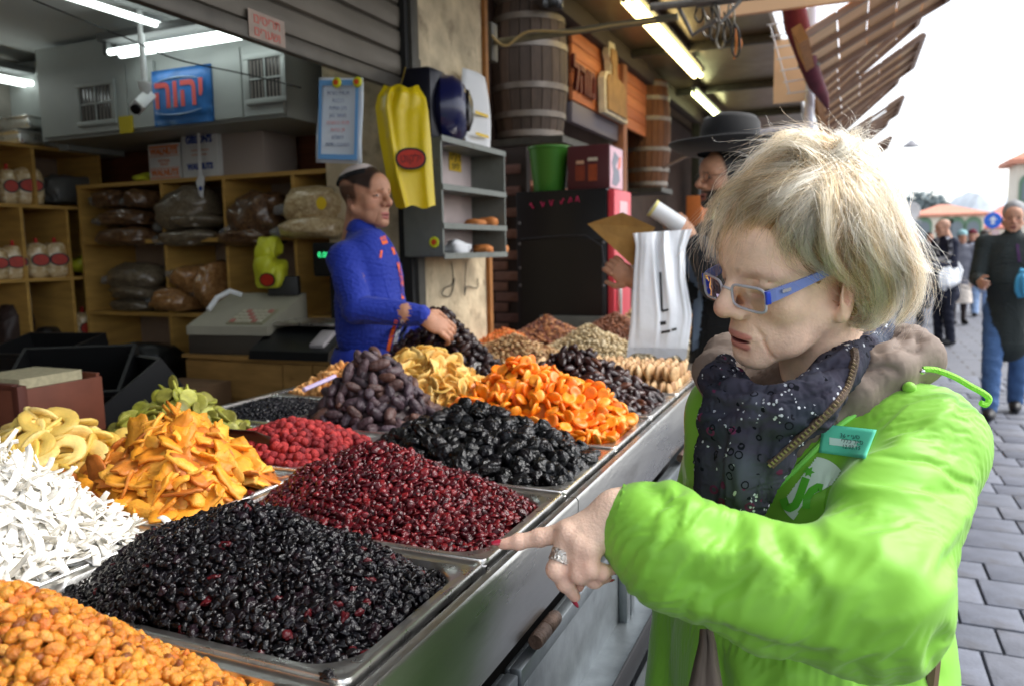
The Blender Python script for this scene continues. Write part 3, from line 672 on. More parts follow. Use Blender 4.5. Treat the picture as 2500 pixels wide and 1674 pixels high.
# sacks and bags
def speckle(name, c1, c2, sc=90, rough=.3, coat=.6):
    if name in MATS: return MATS[name]
    m = mat(name, c1, rough, coat=coat, bump=.35, bscale=45); n = m.node_tree.nodes; l = m.node_tree.links; b = n['Principled BSDF']
    tc = n.new('ShaderNodeTexCoord'); t = n.new('ShaderNodeTexVoronoi'); t.inputs['Scale'].default_value = sc
    r = n.new('ShaderNodeValToRGB'); r.color_ramp.elements[0].color = (*c1, 1); r.color_ramp.elements[1].color = (*c2, 1); r.color_ramp.elements[1].position = .8
    l.new(tc.outputs['Object'], t.inputs['Vector']); l.new(t.outputs['Color'], r.inputs[0]); l.new(r.outputs[0], b.inputs['Base Color'])
    return m
NUTP = speckle('pale nuts in film', srgb(206, 188, 150), srgb(166, 140, 100))
NUTB = speckle('brown nuts in film', srgb(120, 90, 60), srgb(70, 48, 34))
NUTT = speckle('tan nuts in film', srgb(176, 132, 84), srgb(132, 92, 54))
SEED = speckle('grey seeds in film', srgb(128, 116, 96), srgb(84, 74, 60), 160)
POP = speckle('popcorn in film', srgb(232, 218, 184), srgb(190, 160, 112), 60)
FILM = mat('clear film', srgb(150, 150, 150), .25, spec=.6, alpha=.45, coat=.5)
def pillow(hx, hy, hz, seed, sub=4, lump=.12, sag=.25):
    V, F = ico(sub); e = .75
    V2 = np.sign(V)*np.abs(V)**e; d = 1+lump*wob(V, 2.4, seed)+.10*ridge(V, 3.6, seed+2)+.03*ridge(V, 11, seed+3)
    V2 = V2*d[:, None]; V2[:, 2] = np.where(V2[:, 2] < 0, np.maximum(V2[:, 2], -.8), V2[:, 2]); V2[:, 2] -= sag*(V2[:, 0]**2)*.5
    return V2*np.array([hx, hy, hz]), F
def sack(px0, py0, px1, py1, m, label, Y=3.06, depth=.13, rot=0, neck=True, x=None, group=None):
    c = at((px0+px1)/2, (py0+py1)/2, y=Y) if x is None else at((px0+px1)/2, (py0+py1)/2, x=x)
    d = float(proj(c)[2]); hx = abs(px1-px0)/2/FPX*d*1.05; hz = abs(py1-py0)/2/FPX*d
    t = thing('nut_sack', label, 'sack', c); t.rotation_euler = (0, rot, 0 if x is None else math.pi/2)
    V, F = pillow(hx, depth, hz, int(px0+py0)); link('body', mesh('body', V, F, True), m, t)
    if neck:
        s = 1 if (px0 % 2) else -1
        V, F = pillow(.05, .06, .03, int(px0)); V = V+np.array([s*(hx+.02), -.02, -.2*hz]); link('knotted_end', mesh('knotted_end', V, F, True), FILM, t)
    return t
sack(250, 462, 330, 512, NUTB, 'dark brown nut sack on the top shelf by the corner'); sack(322, 462, 400, 514, NUTB, 'dark brown nut sack on the top shelf beside the divider')
sack(246, 510, 400, 556, NUTB, 'long dark nut sack in the middle of the corner stack'); sack(240, 552, 400, 604, NUTB, 'long dark nut sack at the bottom of the corner stack', neck=False)
sack(392, 455, 545, 560, SEED, 'large grey seed sack heaped on top of two others', rot=-.35)
sack(436, 520, 545, 560, SEED, 'grey seed sack in the middle of the seed stack', neck=False); sack(400, 556, 545, 605, SEED, 'flat grey seed sack at the bottom of the seed stack')
sack(560, 470, 715, 590, NUTB, 'dark raisin sack slumped on the shelf under loose film', rot=-.25); sack(545, 560, 700, 604, NUTB, 'low dark raisin sack hanging over the shelf edge', neck=False)
sack(700, 455, 850, 545, NUTP, 'pale cashew sack with round yellow and red sticker', Y=3.0); sack(690, 530, 860, 588, NUTP, 'pale cashew sack under the stickered one', Y=2.98)
sack(270, 640, 410, 710, SEED, 'grey seed sack with yellow tag on the middle shelf'); sack(272, 690, 405, 732, SEED, 'grey seed sack with yellow tag below the first tagged one', neck=False); sack(280, 725, 400, 762, SEED, 'flat grey seed sack at the bottom of the tagged stack', neck=False)
sack(440, 645, 520, 715, NUTT, 'tan almond sack leaning on the middle shelf', rot=.3); sack(380, 700, 500, 762, NUTT, 'wide tan almond sack lying on the middle shelf'); sack(500, 640, 560, 760, NUTT, 'upright tan almond sack under loose clear film')
c = at(785, 497, y=2.86); box_ = MB().lathe([(0, 0), (.026, 0), (.028, -.002), (0, -.003)], (c[0], c[1], c[2]), 18, 'y').build('sack_sticker', mat('yellow sticker', srgb(232, 196, 40), .5), None, True)
tag(box_, 'round yellow sticker on the pale cashew sack', 'sticker')
# printed bags with a red oval
def oval(hx, hz, y, parent, rot=0, name='red_oval_label'):
    def el(k): return [(hx*k*math.cos(a), hz*k*math.sin(a)) for a in np.linspace(0, 2*math.pi, 29)[:-1]]
    bl = MB().prism(el(1.0), 'y', y, y+.002).build(name, mat('black print', (.012, .012, .012), .5), parent)
    MB().prism(el(.82), 'y', y-.0015, y+.001).build('red_field', mat('red print', srgb(176, 44, 26), .5, var=.15, vscale=40), bl)
    return bl
def popbag(px0, py0, px1, py1, label):
    c = at((px0+px1)/2, (py0+py1)/2, x=-3.97); d = float(proj(c)[2]); hx = (px1-px0)/2/FPX*d*1.12; hz = (py1-py0)/2/FPX*d
    t = thing('printed_nut_bag', label, 'bag', (c[0], c[1], c[2]-hz), math.radians(66), 'printed nut bags with red ovals on the back wall shelves')
    V, F = ico(4); V2 = np.sign(V)*np.abs(V)**np.array([.7, .8, .45]); V2 = V2*(1+.04*wob(V, 4, int(px0)))[:, None]*np.array([hx, .05, hz*.94]); V2[:, 2] += hz*.94
    V2[:, :2] *= np.where(V2[:, 2] > 1.72*hz, 1-.0*V2[:, 2], 1)[:, None]
    link('body', mesh('body', V2, F, True), POP, t)
    MB().tube([(0, 0, hz*1.86), (0, 0, hz*1.98), (0, .004, hz*2.1)], [.016, .006, .010], 8).build('red_tie', mat('red tie', srgb(190, 40, 40), .5), t, True)
    o = oval(hx*.80, hz*.33, -.057, t); o.location = (.006, 0, hz*1.0)
    return t
for r_, lb in (((0, 408, 38, 505), 'printed nut bag half hidden behind another on the top shelf'), ((36, 405, 100, 505), 'fat printed nut bag on the top shelf of the back wall'),
               ((8, 594, 60, 686), 'printed nut bag at the middle shelf beside the divider'), ((-28, 600, 14, 686), 'printed nut bag peeking in at the middle shelf end'), ((68, 588, 114, 682), 'first of two printed nut bags sharing a middle cell'), ((112, 587, 160, 680), 'second of two printed nut bags sharing a middle cell, beside the yellow bag cell'),
               ((186, 755, 222, 845), 'thin printed nut bag on the lower shelf'), ((218, 757, 266, 842), 'full printed nut bag on the lower shelf at the corner')):
    popbag(*r_, lb)
def blob(name, label, cat, px0, py0, px1, py1, m, x=None, y=None, dep=.08, seed=1, lump=.2, sub=4):
    c = at((px0+px1)/2, (py0+py1)/2, x=x, y=y); d = float(proj(c)[2]); V, F = pillow(abs(px1-px0)/2/FPX*d, dep, abs(py1-py0)/2/FPX*d, seed, sub, lump, 0)
    if x is not None: V = V[:, [1, 0, 2]]*np.array([1, 1.25, 1])
    o = link(name, mesh(name, V, F, True), m); o.location = c; return tag(o, label, cat)
YELS = mat('bright yellow bag', srgb(196, 200, 50), .35, bump=.4, bscale=50)
blob('yellow_bag', 'crumpled translucent yellow bag in a cell of the back wall shelf', 'plastic bag', 182, 616, 276, 678, YELS, x=-4.0, seed=4, lump=.25)
blob('film_bundle', 'grey bundle of folded clear bags on the top back shelf', 'plastic bags', 100, 428, 240, 506, mat('grey film bundle', srgb(96, 98, 98), .3, coat=.4, bump=.5, bscale=30), x=-4.05, seed=6, lump=.16)
blob('dark_sack', 'dark lumpy sack in the lower back wall cell', 'sack', 84, 800, 168, 862, mat('dark sack cloth', srgb(40, 38, 38), .5), x=-4.05, seed=8)
blob('dark_parcels', 'stack of dark parcels in the end cell of the shelf', 'parcels', 0, 745, 70, 870, mat('dark parcel', srgb(52, 40, 38), .5, var=.3, vscale=20, stretch=(1, 1, 14)), x=-4.05, seed=9, lump=.06)
blob('yellow_packet', 'small yellow packet under the orange printed carton', 'packet', 332, 424, 385, 446, YELS, y=3.1, dep=.05, seed=3)
blob('black_bin_bag', 'big black sack slumped beside the cash desk', 'sack', 300, 835, 452, 960, mat('black film', srgb(24, 24, 24), .35, bump=.5, bscale=20), y=2.75, dep=.16, seed=12)
# boxes on top of unit B
CARD = mat('white carton', srgb(206, 208, 208), .7, var=.05, vscale=10)
ORNG = mat('orange print', srgb(214, 120, 62), .7, var=.12, vscale=40); BLUP = mat('blue print', srgb(34, 62, 142), .6)
def yface(px0, py0, px1, py1, Y): a = at(px0, py1, y=Y); b_ = at(px1, py0, y=Y); return a[0], b_[0], a[2], b_[2]
x0, x1, z0, z1 = yface(365, 348, 438, 425, 3.04)
cb = thing('orange_carton', 'small white carton with orange print on the side shelf', 'box', ((x0+x1)/2, 3.04, 1.78)); w_ = (x1-x0)/2; h_ = z1-1.78
box('carton', CARD, cb, -w_, w_, 0, .16, 0, h_, bev=.002)
for za, zb in ((.62, .95), (.06, .34)):
    text('lettering', 'WALNUTS', h_*.24, ORNG, cb, frame((0, -.002, h_*(za+zb)/2), (1, 0, 0), (0, 0, 1)), bold=.002, sx=.9)
text('lettering', 'NATURAL\nWHITE', h_*.10, ORNG, cb, frame((0, -.002, h_*.48), (1, 0, 0), (0, 0, 1)))
for za, zb in ((.90, .95), (.655, .67), (.325, .34), (.05, .085)): box('print_band', ORNG, cb, -w_*.92, w_*.92, -.0022, -.0004, h_*za, h_*zb)
x0, x1, z0, z1 = yface(447, 320, 528, 422, 3.02)
cb = thing('walnut_carton', 'white carton with blue lettering beside the orange carton', 'box', ((x0+x1)/2, 3.02, 1.78)); w_ = (x1-x0)/2; h_ = z1-1.78
box('carton', CARD, cb, -w_, w_, 0, .28, 0, h_, bev=.002)
box('side_panel', mat('brown carton side', srgb(170, 158, 150), .8), cb, w_, w_+.26, .03, .28, 0, h_*.96, bev=.003)
text('lettering', "GIBSON'S", h_*.23, BLUP, cb, frame((0, -.002, h_*.84), (1, 0, 0), (0, 0, 1)), bold=.002, sx=.8)
text('lettering', "WALNUTS", h_*.19, BLUP, cb, frame((0, -.002, h_*.24), (1, 0, 0), (0, 0, 1)), bold=.002, sx=.85)
for sx in (-1, 1): box('print_stripe', ORNG, cb, -.06*1-.001+.01, .05, -.0022, -.0006, h_*.5, h_*.515) if sx < 0 else box('print_stripe', ORNG, cb, -.05, .06, -.0022, -.0006, h_*.60, h_*.615)
a = at(487, 325, y=2.96); c = at(492, 470, y=2.96)
hs = thing('hanging_strip', 'white paper strip hanging from the cabinet with a blue emblem', 'paper strip', (c[0], 2.96, c[2]))
WP = mat('white paper', srgb(222, 224, 226), .7)
MB().add([(-.012, 0, .08), (.012, 0, .08), (.010, .004, .30), (-.009, .004, .30), (-.03, -.004, .05), (.03, -.004, .07), (.006, 0, -.03), (-.012, 0, -.02)], [(0, 1, 2, 3), (4, 5, 1, 0), (4, 7, 6, 5)]).build('strip', WP, hs)
MB().lathe([(0, 0), (.012, 0), (.012, -.002), (0, -.002)], (0, -.004, .018), 14, 'y').build('emblem', BLUP, hs)
# white lockers under the ceiling with windows
LOCK = mat('white painted steel', srgb(158, 163, 160), .45, var=.05, vscale=6)
lk = thing('wall_cabinets', 'row of white metal wall cabinets with small windows under the ceiling', 'cabinet', (-2.9, 2.8, 1.985))
xs = [at(p, 300, y=2.8)[0] for p in (105, 320, 388, 528, 600, 700)]
zt = 2.44
bd('carcass', LOCK, lk, xs[0]-.02, xs[5], 2.806, 3.3, 1.985, zt)
bd('end_strip', LOCK, lk, xs[0]-.65, xs[0]-.022, 2.95, 3.3, 1.96, zt)
for i in (0, 1, 3, 4):
    dr = bd('door', LOCK, lk, xs[i]+.004, xs[i+1]-.004, 2.788, 2.804, 2.0, 2.30)
    if i in (0, 4):
        fx0, fx1, fz0, fz1 = (*[at(p, 200, y=2.787)[0] for p in ((195, 272) if i == 0 else (612, 690))], *( (2.055, 2.215) if i == 0 else (2.07, 2.235)))
        wf = MB()
        for q in ((fx0-.025, fx1+.025, fz1, fz1+.025), (fx0-.025, fx1+.025, fz0-.025, fz0), (fx0-.025, fx0, fz0, fz1), (fx1, fx1+.025, fz0, fz1)): wf.box(q[0], q[1], 2.774, 2.787, q[2], q[3], bev=.003)
        w2 = wf.build('window_frame', LOCK, None, True); w2.parent = lk; w2.location = (2.9, -2.8, -1.985)
        p_ = MB().box(fx0, fx1, 2.783, 2.7865, fz0, fz1).build('pane', mat('dark glass', (.03, .03, .032), .12), w2)
        for k in range(9):
            xx = fx0+(fx1-fx0)*(k+.5)/9; MB().box(xx-.004, xx+.004, 2.7806, 2.7828, fz0, fz1).build('blind_slat', mat('grey blind', srgb(120, 114, 108), .7), w2)
        MB().box((fx0+fx1)/2-.004, (fx0+fx1)/2+.004, 2.776, 2.780, fz0, fz1).build('glazing_bar', LOCK, w2)
        MB().box(fx0, fx1, 2.7762, 2.7802, (fz0+fz1)/2-.004, (fz0+fz1)/2+.004).build('glazing_bar', LOCK, w2)
# blue sign with red letters
sg = thing('blue_sign', 'bulging blue sign with red Hebrew letters on the wall cabinets', 'sign', ((xs[2]+xs[3])/2, 2.787, 2.12)); hw = (xs[3]-xs[2])/2*1.02
V = []; F = []
for i in range(13):
    for j in range(9):
        u, v = -1+i/6, -1+j/4; V.append((u*hw, -.035*(1-.75*max(abs(u), abs(v))**6), v*.125))
for i in range(12):
    for j in range(8): a = i*9+j; F.append((a, a+9, a+10, a+1))
n0 = len(V); ring = [i*9 for i in range(13)]+[12*9+j for j in range(1, 9)]+[i*9+8 for i in range(11, -1, -1)]+[j for j in range(7, 0, -1)]
V += [(V[i][0], 0, V[i][2]) for i in ring]
for k in range(len(ring)): F.append((ring[k], ring[(k+1) % len(ring)], n0+(k+1) % len(ring), n0+k))
link('panel', mesh('panel', V, F, True), mat('blue sign print', srgb(54, 116, 186), .4, var=.25, vscale=14, stain=srgb(150, 190, 206), sscale=6, sthr=.58), sg)
REDL = mat('salmon red letter', srgb(216, 96, 92), .5)
text('lettering', 'הוהי', .18, REDL, sg, frame((.01, -.0375, .005), (1, 0, 0), (0, 0, 1)), bold=.004, sx=.95)
WSW = mat('white swoosh print', srgb(190, 214, 232), .5)
for zz, a_ in ((-.085, 1), (.078, -1)):
    MB().tube([(hw*.8*t, -.0362, zz+a_*.016*t*t) for t in np.linspace(-1, 1, 9)], [.001+.002*(1-abs(t)) for t in np.linspace(-1, 1, 9)], 6).build('print_swoosh', WSW, sg, True)
c = at(308, 305, y=2.784); o = box('yellow_notice', mat('yellow paper', srgb(196, 176, 32), .7), None, c[0]-.045, c[0]+.045, 2.782, 2.786, c[2]-.04, c[2]+.04); tag(o, 'small yellow notice on the white wall cabinet', 'notice')
# security camera on a tube
c = at(352, 190, y=2.6)
sc_ = thing('security_camera', 'white security camera hanging on a tube in front of the blue sign', 'camera', (c[0], 2.6, 2.47))
WPL = mat('white plastic', srgb(214, 216, 216), .4)
MB().tube([(0, 0, 0), (0, 0, -.34)], .013, 10).build('drop_tube', WPL, sc_, True)
MB().lathe([(0, .0), (.03, 0), (.028, -.02), (.016, -.05), (.02, -.06), (0, -.062)], (0, 0, -.32), 12).build('joint', WPL, sc_, True)
q = Matrix.Translation((0, -.01, -.40)) @ Matrix.Rotation(math.radians(-35), 4, 'Y') @ Matrix.Rotation(math.radians(38), 4, 'X')
b1 = MB().box(-.028, .028, -.09, .06, -.025, .028, bev=.008, M=q).build('housing', WPL, sc_, True)
MB().lathe([(0, .0), (.02, 0), (.022, -.02), (.0, -.022)], tuple(q @ Vector((0, -.085, 0))), 12, 'y', M=q.to_3x3()).build('lens', mat('black lens', (.01, .01, .012), .1), sc_, True)
# fluorescent tubes
TUBE = mat('lit fluorescent tube', (.9, .95, .95), .4, emit=(.90, 1.0, .97), estr=1.9)
FIX = mat('white batten', srgb(96, 98, 97), .6)
def lamp(name, label, p0, p1, n=1, gap=.05, drop=.045, tmat=TUBE, r=.014):
    p0, p1 = Vector(p0), Vector(p1); t = thing(name, label, 'ceiling light', p0.lerp(p1, .5)); d = (p1-p0); L = d.length; t.rotation_euler = (0, 0, math.atan2(d.y, d.x))
    box('batten', FIX, t, -L/2-.03, L/2+.03, -.03*n, .03*n, 0, .035, bev=.004)
    for k in range(n):
        yy = (k-(n-1)/2)*gap*2
        for s in (-1, 1): box('holder', FIX, t, s*L/2-.012, s*L/2+.012, yy-.014, yy+.014, -drop-.012, 0, bev=.003)
        MB().tube([(-L/2+.012, yy, -drop), (L/2-.012, yy, -drop)], r, 12).build('tube', tmat, t, True)
    return t
a = at(560, 108, z=2.40); lamp('tube_light', 'long fluorescent tube running along the stall ceiling behind the shutter', (a[0]+.0, a[1]-1.5, 2.43), (a[0], a[1], 2.43), 1)
a, b_ = at(280, 178, y=2.66), at(655, 115, y=2.66); lamp('tube_light', 'double fluorescent tube light in front of the white wall cabinets', (a[0], 2.66, 2.355), (b_[0]+.1, 2.66, 2.355), 2, .03)
a = at(78, 205, z=2.33); lamp('tube_light', 'double fluorescent tube light near the back wall', (a[0], a[1]-1.2, 2.37), (a[0], a[1], 2.37), 2, .03)
cable('ceiling_wire', 'thin black wire slung across under the stall ceiling', [at(80, 0, y=2.2), at(300, 90, y=2.35), at(430, 145, y=2.45), at(600, 182, y=2.55), at(735, 215, y=2.6)], .003)
# steel pans on the shelf top
for k, (p0, p1, q0, q1) in enumerate(((0, 165, 278, 305), (0, 145, 312, 335))):
    a, b_ = at(0, q1, x=-4.0), at(p1, q1, x=-4.0)
    o = MB().box(-.15, .15, -.30, 0, 0, .06, bev=.01).box(-.17, .17, -.32, .02, .055, .062, bev=.002).build('steel_pan', STEEL, None, True); o.location = (-4.05, b_[1], 1.976+k*.0+ (0.085 if k == 0 else 0)); tag(o, 'steel pan stacked on the shelf top, '+('upper one' if k == 0 else 'lower one'), 'pan')
# cash desk with drawers, register and scale
DY = 2.58
ds = thing('cash_desk', 'low plywood cash desk with drawers behind the counter', 'desk', (-2.3, 2.8, 0))
x0, x1 = at(450, 870, y=DY)[0], at(905, 860, y=DY)[0]; xm = at(690, 870, y=DY)[0]; xr = at(685, 870, y=DY)[0]
PLY = mat('worn plywood', srgb(172, 132, 74), .6, var=.2, vscale=7, stretch=(1, 1, 4), stain=srgb(110, 78, 44), sscale=8, sthr=.62)
bd('carcass', PLY, ds, x0, x1, DY+.02, 2.97, .2, .945)
bd('desk_top', PLY, ds, x0-.01, x1, DY-.005, 2.97, .946, .962)
for z0, z1 in ((.78, .935), (.60, .765), (.40, .585)): bd('drawer', PLY, ds, x0+.005, xm-.01, DY+.002, DY+.018, z0, z1)
bd('side_board', PLY, ds, xm+.002, xm+.15, DY-.004, DY+.018, .22, .94)
bd('open_shelf', PLY, ds, xm+.155, x1, DY, DY+.018, .905, .94)
c = at(600, 800, y=DY+.15)
rg = thing('cash_register', 'beige electronic cash register with keypad on the cash desk', 'cash register', (c[0], DY+.2, .962), math.radians(8))
BEI = mat('beige plastic', srgb(168, 164, 146), .5, var=.06, vscale=10); DGR = mat('dark grey plastic', srgb(50, 50, 50), .45); BLKP = mat('black plastic', srgb(20, 21, 22), .4)
box('cash_drawer', mat('brown metal', srgb(74, 68, 60), .5), rg, -.22, .20, -.17, .17, 0, .085, bev=.004)
MB().prism([(-.19, .087), (.15, .087), (.15, .25), (.06, .22), (-.19, .125)], 'x', -.21, .19).build('body', BEI, rg, True)
M_ = frame((-.0, -.06, .175), (1, 0, 0), (0, .25, .095))
kp = MB()
kb = MB().box(-.02, .16, -.12, .02, 0, .006, M=M_).build('keypad', mat('keypad film', srgb(150, 148, 120), .5), rg)
for i in range(6):
    for j in range(4): MB().box(-.008+i*.027, .012+i*.027, -.112+j*.032, -.088+j*.032, .0062, .011, M=M_).build('key', mat('key cream', srgb(196, 192, 170), .5) if (i+j) % 4 else mat('key red', srgb(190, 120, 110), .5), kb)
MB().tube([tuple(M_ @ Vector(p)) for p in ((-.17, -.02, .02), (-.16, .05, .05), (-.12, .10, .06), (-.08, .12, .03))], .012, 8).build('paper_roll', WP, rg, True)
MB().box(.02, .17, .10, .14, .24, .33, bev=.006, rz=.1).build('display', DGR, rg, True)
c = at(735, 800, y=DY+.08)
sc2 = thing('weighing_scale', 'black digital scale with steel plate on the cash desk', 'scale', (c[0], DY+.16, .962), math.radians(5))
MB().prism([(-.20, 0), (.16, 0), (.16, .11), (-.03, .11), (-.19, .035)], 'x', -.19, .19).build('housing', BLKP, sc2, True)
MB().box(-.17, .05, -.16, -.02, 0, .004, M=frame((0, -.02, .102), (1, 0, 0), (0, .16, .075))).build('keypad', mat('pale keypad film', srgb(168, 182, 182), .3, var=.2, vscale=40), sc2)
MB().box(.08, .15, -.15, -.03, 0, .03, bev=.01, M=frame((0, -.02, .1), (1, 0, 0), (0, .16, .075))).build('printer', mat('grey printer', srgb(176, 170, 172), .4), sc2, True)
box('weighing_plate', STEEL, sc2, -.20, .20, -.06, .18, .125, .140, bev=.004)
MB().box(.0, .05, .15, .18, .1, .36, bev=.004).build('pole', BLKP, sc2, True)
hd = MB().box(-.07, .11, .13, .19, .33, .48, bev=.008).build('display_head', BLKP, sc2, True)
text('digits', '0.00  0.0', .035, mat('green digits', (.02, .3, .08), .5, emit=(.05, .9, .3), estr=.6), hd, frame((.02, .1285, .425), (1, 0, 0), (0, 0, 1)))
blob('yellow_parcel_bag', 'twisted yellow plastic bag with a red oval above the register', 'plastic bag', 622, 618, 700, 712, YELS, y=2.9, dep=.07, seed=21, lump=.22)
blob('knotted_bag', 'knotted top of a yellow plastic bag against the shelf', 'plastic bag', 628, 583, 690, 640, YELS, y=2.9, dep=.05, seed=25, lump=.3)
c = at(652, 684, y=2.80); o = thing('oval_print', 'red oval print on the knotted yellow bag', 'print', c); oval(.045, .032, 0, o, name='oval')
# black crates and cartons behind the counter
CRT = mat('black crate plastic', srgb(26, 26, 27), .42)
def crate(px, py, y, sx, sy, sz, rx, rz, label):
    c = at(px, py, y=y); t = thing('plastic_crate', label, 'crate', c); t.rotation_euler = (rx, .0, rz)
    for q in ((-sx, -sx+.012, -sy, sy), (sx-.012, sx, -sy, sy), (-sx+.012, sx-.012, -sy, -sy+.012), (-sx+.012, sx-.012, sy-.012, sy)): box('side', CRT, t, q[0], q[1], q[2], q[3], -sz, sz)
    box('bottom', CRT, t, -sx, sx, -sy, sy, -sz-.01, -sz)
    for k in range(3): box('rib', CRT, t, -sx-.006, sx+.006, -sy-.006, -sy, sz-.03-k*.05, sz-.018-k*.05)
    return t
crate(190, 960, 1.9, .19, .14, .11, .5, .6, 'black plastic crate tipped over behind the pineapple'); crate(310, 985, 2.0, .19, .14, .12, .6, -.3, 'black plastic crate tilted behind the kiwi slices'); crate(120, 900, 2.3, .2, .15, .12, .2, .2, 'black plastic crate under the back wall shelf')
c = at(400, 960, y=2.3); o = box('carton', mat('kraft carton', srgb(128, 100, 72), .8, var=.1, vscale=9), None, c[0]-.16, c[0]+.12, 2.3, 2.55, .5, c[2]+.02, bev=.003); tag(o, 'open brown carton beside the cash desk', 'box')
wc = thing('wooden_crate', 'reddish wooden crate holding papers behind the pineapple rings', 'crate', (*at(20, 1000, y=1.45)[:2], .0))
c = at(20, 990, y=1.45); z_ = c[2]; RW = mat('reddish plywood', srgb(126, 70, 50), .6, var=.15, vscale=10)
box('front_board', RW, wc, -.20, .06, -.01, .005, z_-.12, z_+.05, bev=.002); box('post', mat('dark red timber', srgb(98, 48, 34), .6), wc, .045, .072, -.016, .012, z_-.3, z_+.062, bev=.002); box('top_rail', MATS['dark red timber'], wc, -.22, .046, -.015, .008, z_+.05, z_+.065, bev=.002)
box('side_board', RW, wc, .055, .068, .013, .26, z_-.12, z_+.05, bev=.002); box('back_board', RW, wc, -.2, .054, .25, .262, z_-.12, z_+.06); box('floor_board', RW, wc, -.2, .054, .006, .249, z_-.13, z_-.12); box('leg', RW, wc, -.19, -.16, .02, .05, 0, z_-.13)
o = box('paper_stack', mat('pale printed paper', srgb(196, 186, 150), .8, var=.15, vscale=60), wc, -.18, .03, .02, .22, z_-.1, z_+.075)
# certificate, yellow bags, blue lamp, paper notice hanging at the pillar
c0, c1 = at(778, 196, y=2.40), at(884, 396, y=2.40)
ce = thing('certificate', 'laminated certificate with blue border hanging from two round clips', 'certificate', ((c0[0]+c1[0])/2, 2.40, (c0[2]+c1[2])/2), .0); hw, hh = abs(c1[0]-c0[0])/2, abs(c0[2]-c1[2])/2
ce.rotation_euler = (0, math.radians(4), .1)
V = []; F = []
for i in range(9):
    for j in range(11): u, v = -1+i/4, -1+j/5; V.append((u*hw*(1+.06*(1-v)/2), .008*math.sin(u*2.2+1)+.006*math.sin(v*3), v*hh))
for i in range(8):
    for j in range(10): a = i*11+j; F.append((a, a+11, a+12, a+1))
o = link('sheet', mesh('sheet', V, F, True), mat('laminated white sheet', srgb(204, 214, 222), .25, coat=.5), ce); sm = o.modifiers.new('thickness', 'SOLIDIFY'); sm.thickness = .0015
BB = mat('pale blue border print', srgb(104, 158, 210), .5)
for q in ((-.92, .92, .80, .92), (-.92, .92, -.92, -.80), (-.92, -.78, -.80, .80), (.78, .92, -.80, .80)):
    V = [(hw*q[0], -.018, hh*q[2]), (hw*q[1], -.018, hh*q[2]), (hw*q[1], -.018, hh*q[3]), (hw*q[0], -.018, hh*q[3])]
    MB().box(hw*q[0], hw*q[1], -.0165, -.0155, hh*q[2], hh*q[3]).build('border_strip', BB, ce)
GP = mat('grey blue print', srgb(120, 132, 160), .6); RP2 = mat('pale red print', srgb(206, 150, 156), .6)
for k, (s_, m_) in enumerate((('תורשכ תדועת', GP), ('תונברה', GP), ('תויתשו ןוזמ', GP), ('ןאכ רשואמ', GP), ('החגשהה תחת', RP2), ('תויחה ןד', RP2), ('םילשורי', GP), ('תתדה הצעומה', GP))):
    text('lettering', s_, hh*.13, m_, ce, frame((0, -.0168, hh*(.62-k*.17)), (1, 0, 0), (0, 0, 1)), sx=.8)
for px_, py_ in ((815, 203), (862, 196)):
    c = at(px_, py_, y=2.37); o = MB().lathe([(0, -.008), (.014, -.007), (.019, 0), (0, .001)], tuple(Vector(c)-ce.location), 16, 'y').build('clip', mat('yellow clip', srgb(190, 190, 30), .4), ce, True)
    MB().lathe([(0, -.0095), (.009, -.0088), (.010, -.004)], tuple(Vector(c)-ce.location), 12, 'y').build('red_dot', mat('orange red dot', srgb(196, 74, 30), .5), o, True)
YD = 3.02; yb_ = thing('hanging_yellow_bags', 'bundle of yellow carrier bags with red oval hanging at the shutter rail', 'plastic bags', W(985, 360, YD))
L0 = np.array(yb_.location)
YB = mat('yellow carrier film', srgb(214, 188, 16), .34, bump=.3, bscale=22)
Lp = np.array([(938, 208), (922, 235), (916, 262), (926, 340), (943, 430), (966, 506)], float); Rp = np.array([(1022, 212), (1040, 240), (1046, 275), (1053, 350), (1058, 430), (1063, 506)], float)
V = []; F = []; nu, nv = 34, 30
for sd_ in (0, 1):
    for j in range(nv+1):
        v = j/nv; a_ = np.array([np.interp(v*5, range(6), Lp[:, k]) for k in (0, 1)]); b2 = np.array([np.interp(v*5, range(6), Rp[:, k]) for k in (0, 1)])
        for i in range(nu+1):
            u = i/nu; p = a_+(b2-a_)*u; e = min(1, 6*u, 6*(1-u))*min(1, 8*v+.15)
            dd = -(1 if sd_ == 0 else -1)*.022*e+.012*math.sin(9*u+2.5*v)*e*(1-.5*v)+.007*math.sin(21*u+6*v)*e*(1-v)**1.3-.022*math.exp(-((u-.2-.05*v)/.05)**2)*e-.010*abs(math.sin(5*v+2*u))*e*.4
            V.append(W(p[0], p[1]+(4*math.sin(11*u) if j in (0, nv) else 0), YD+dd)-L0)
n1 = (nu+1)*(nv+1)
for j in range(nv):
    for i in range(nu): a = j*(nu+1)+i; F += [(a, a+1, a+nu+2, a+nu+1), (n1+a, n1+a+nu+1, n1+a+nu+2, n1+a+1)]
link('bags', mesh('bags', V, F, True), YB, yb_)
for nm, kx, kz, dd, mm in (('oval_border', 38, 27, .052, MATS['black print']), ('red_oval', 33, 22, .0535, MATS['red print'])):
    n = 32; pts = [(1003+kx*math.copysign(abs(math.cos(a))**.8, math.cos(a)), 388+kz*math.sin(a)) for a in np.linspace(0, 2*math.pi, n+1)[:-1]]
    V = [W(x, y, YD-dd)-L0 for x, y in pts]+[W(x, y, YD-dd+.012)-L0 for x, y in pts]; link(nm, mesh(nm, V, [tuple(range(n))]+[(i, (i+1) % n, n+(i+1) % n, n+i) for i in range(n)]), mm, yb_)
text('lettering', 'טוקלי', .045, mat('dark red print', srgb(96, 24, 16), .5), yb_, frame(W(1003, 388, YD-.0545)-L0, CM[0], CM[1]), sx=.8)
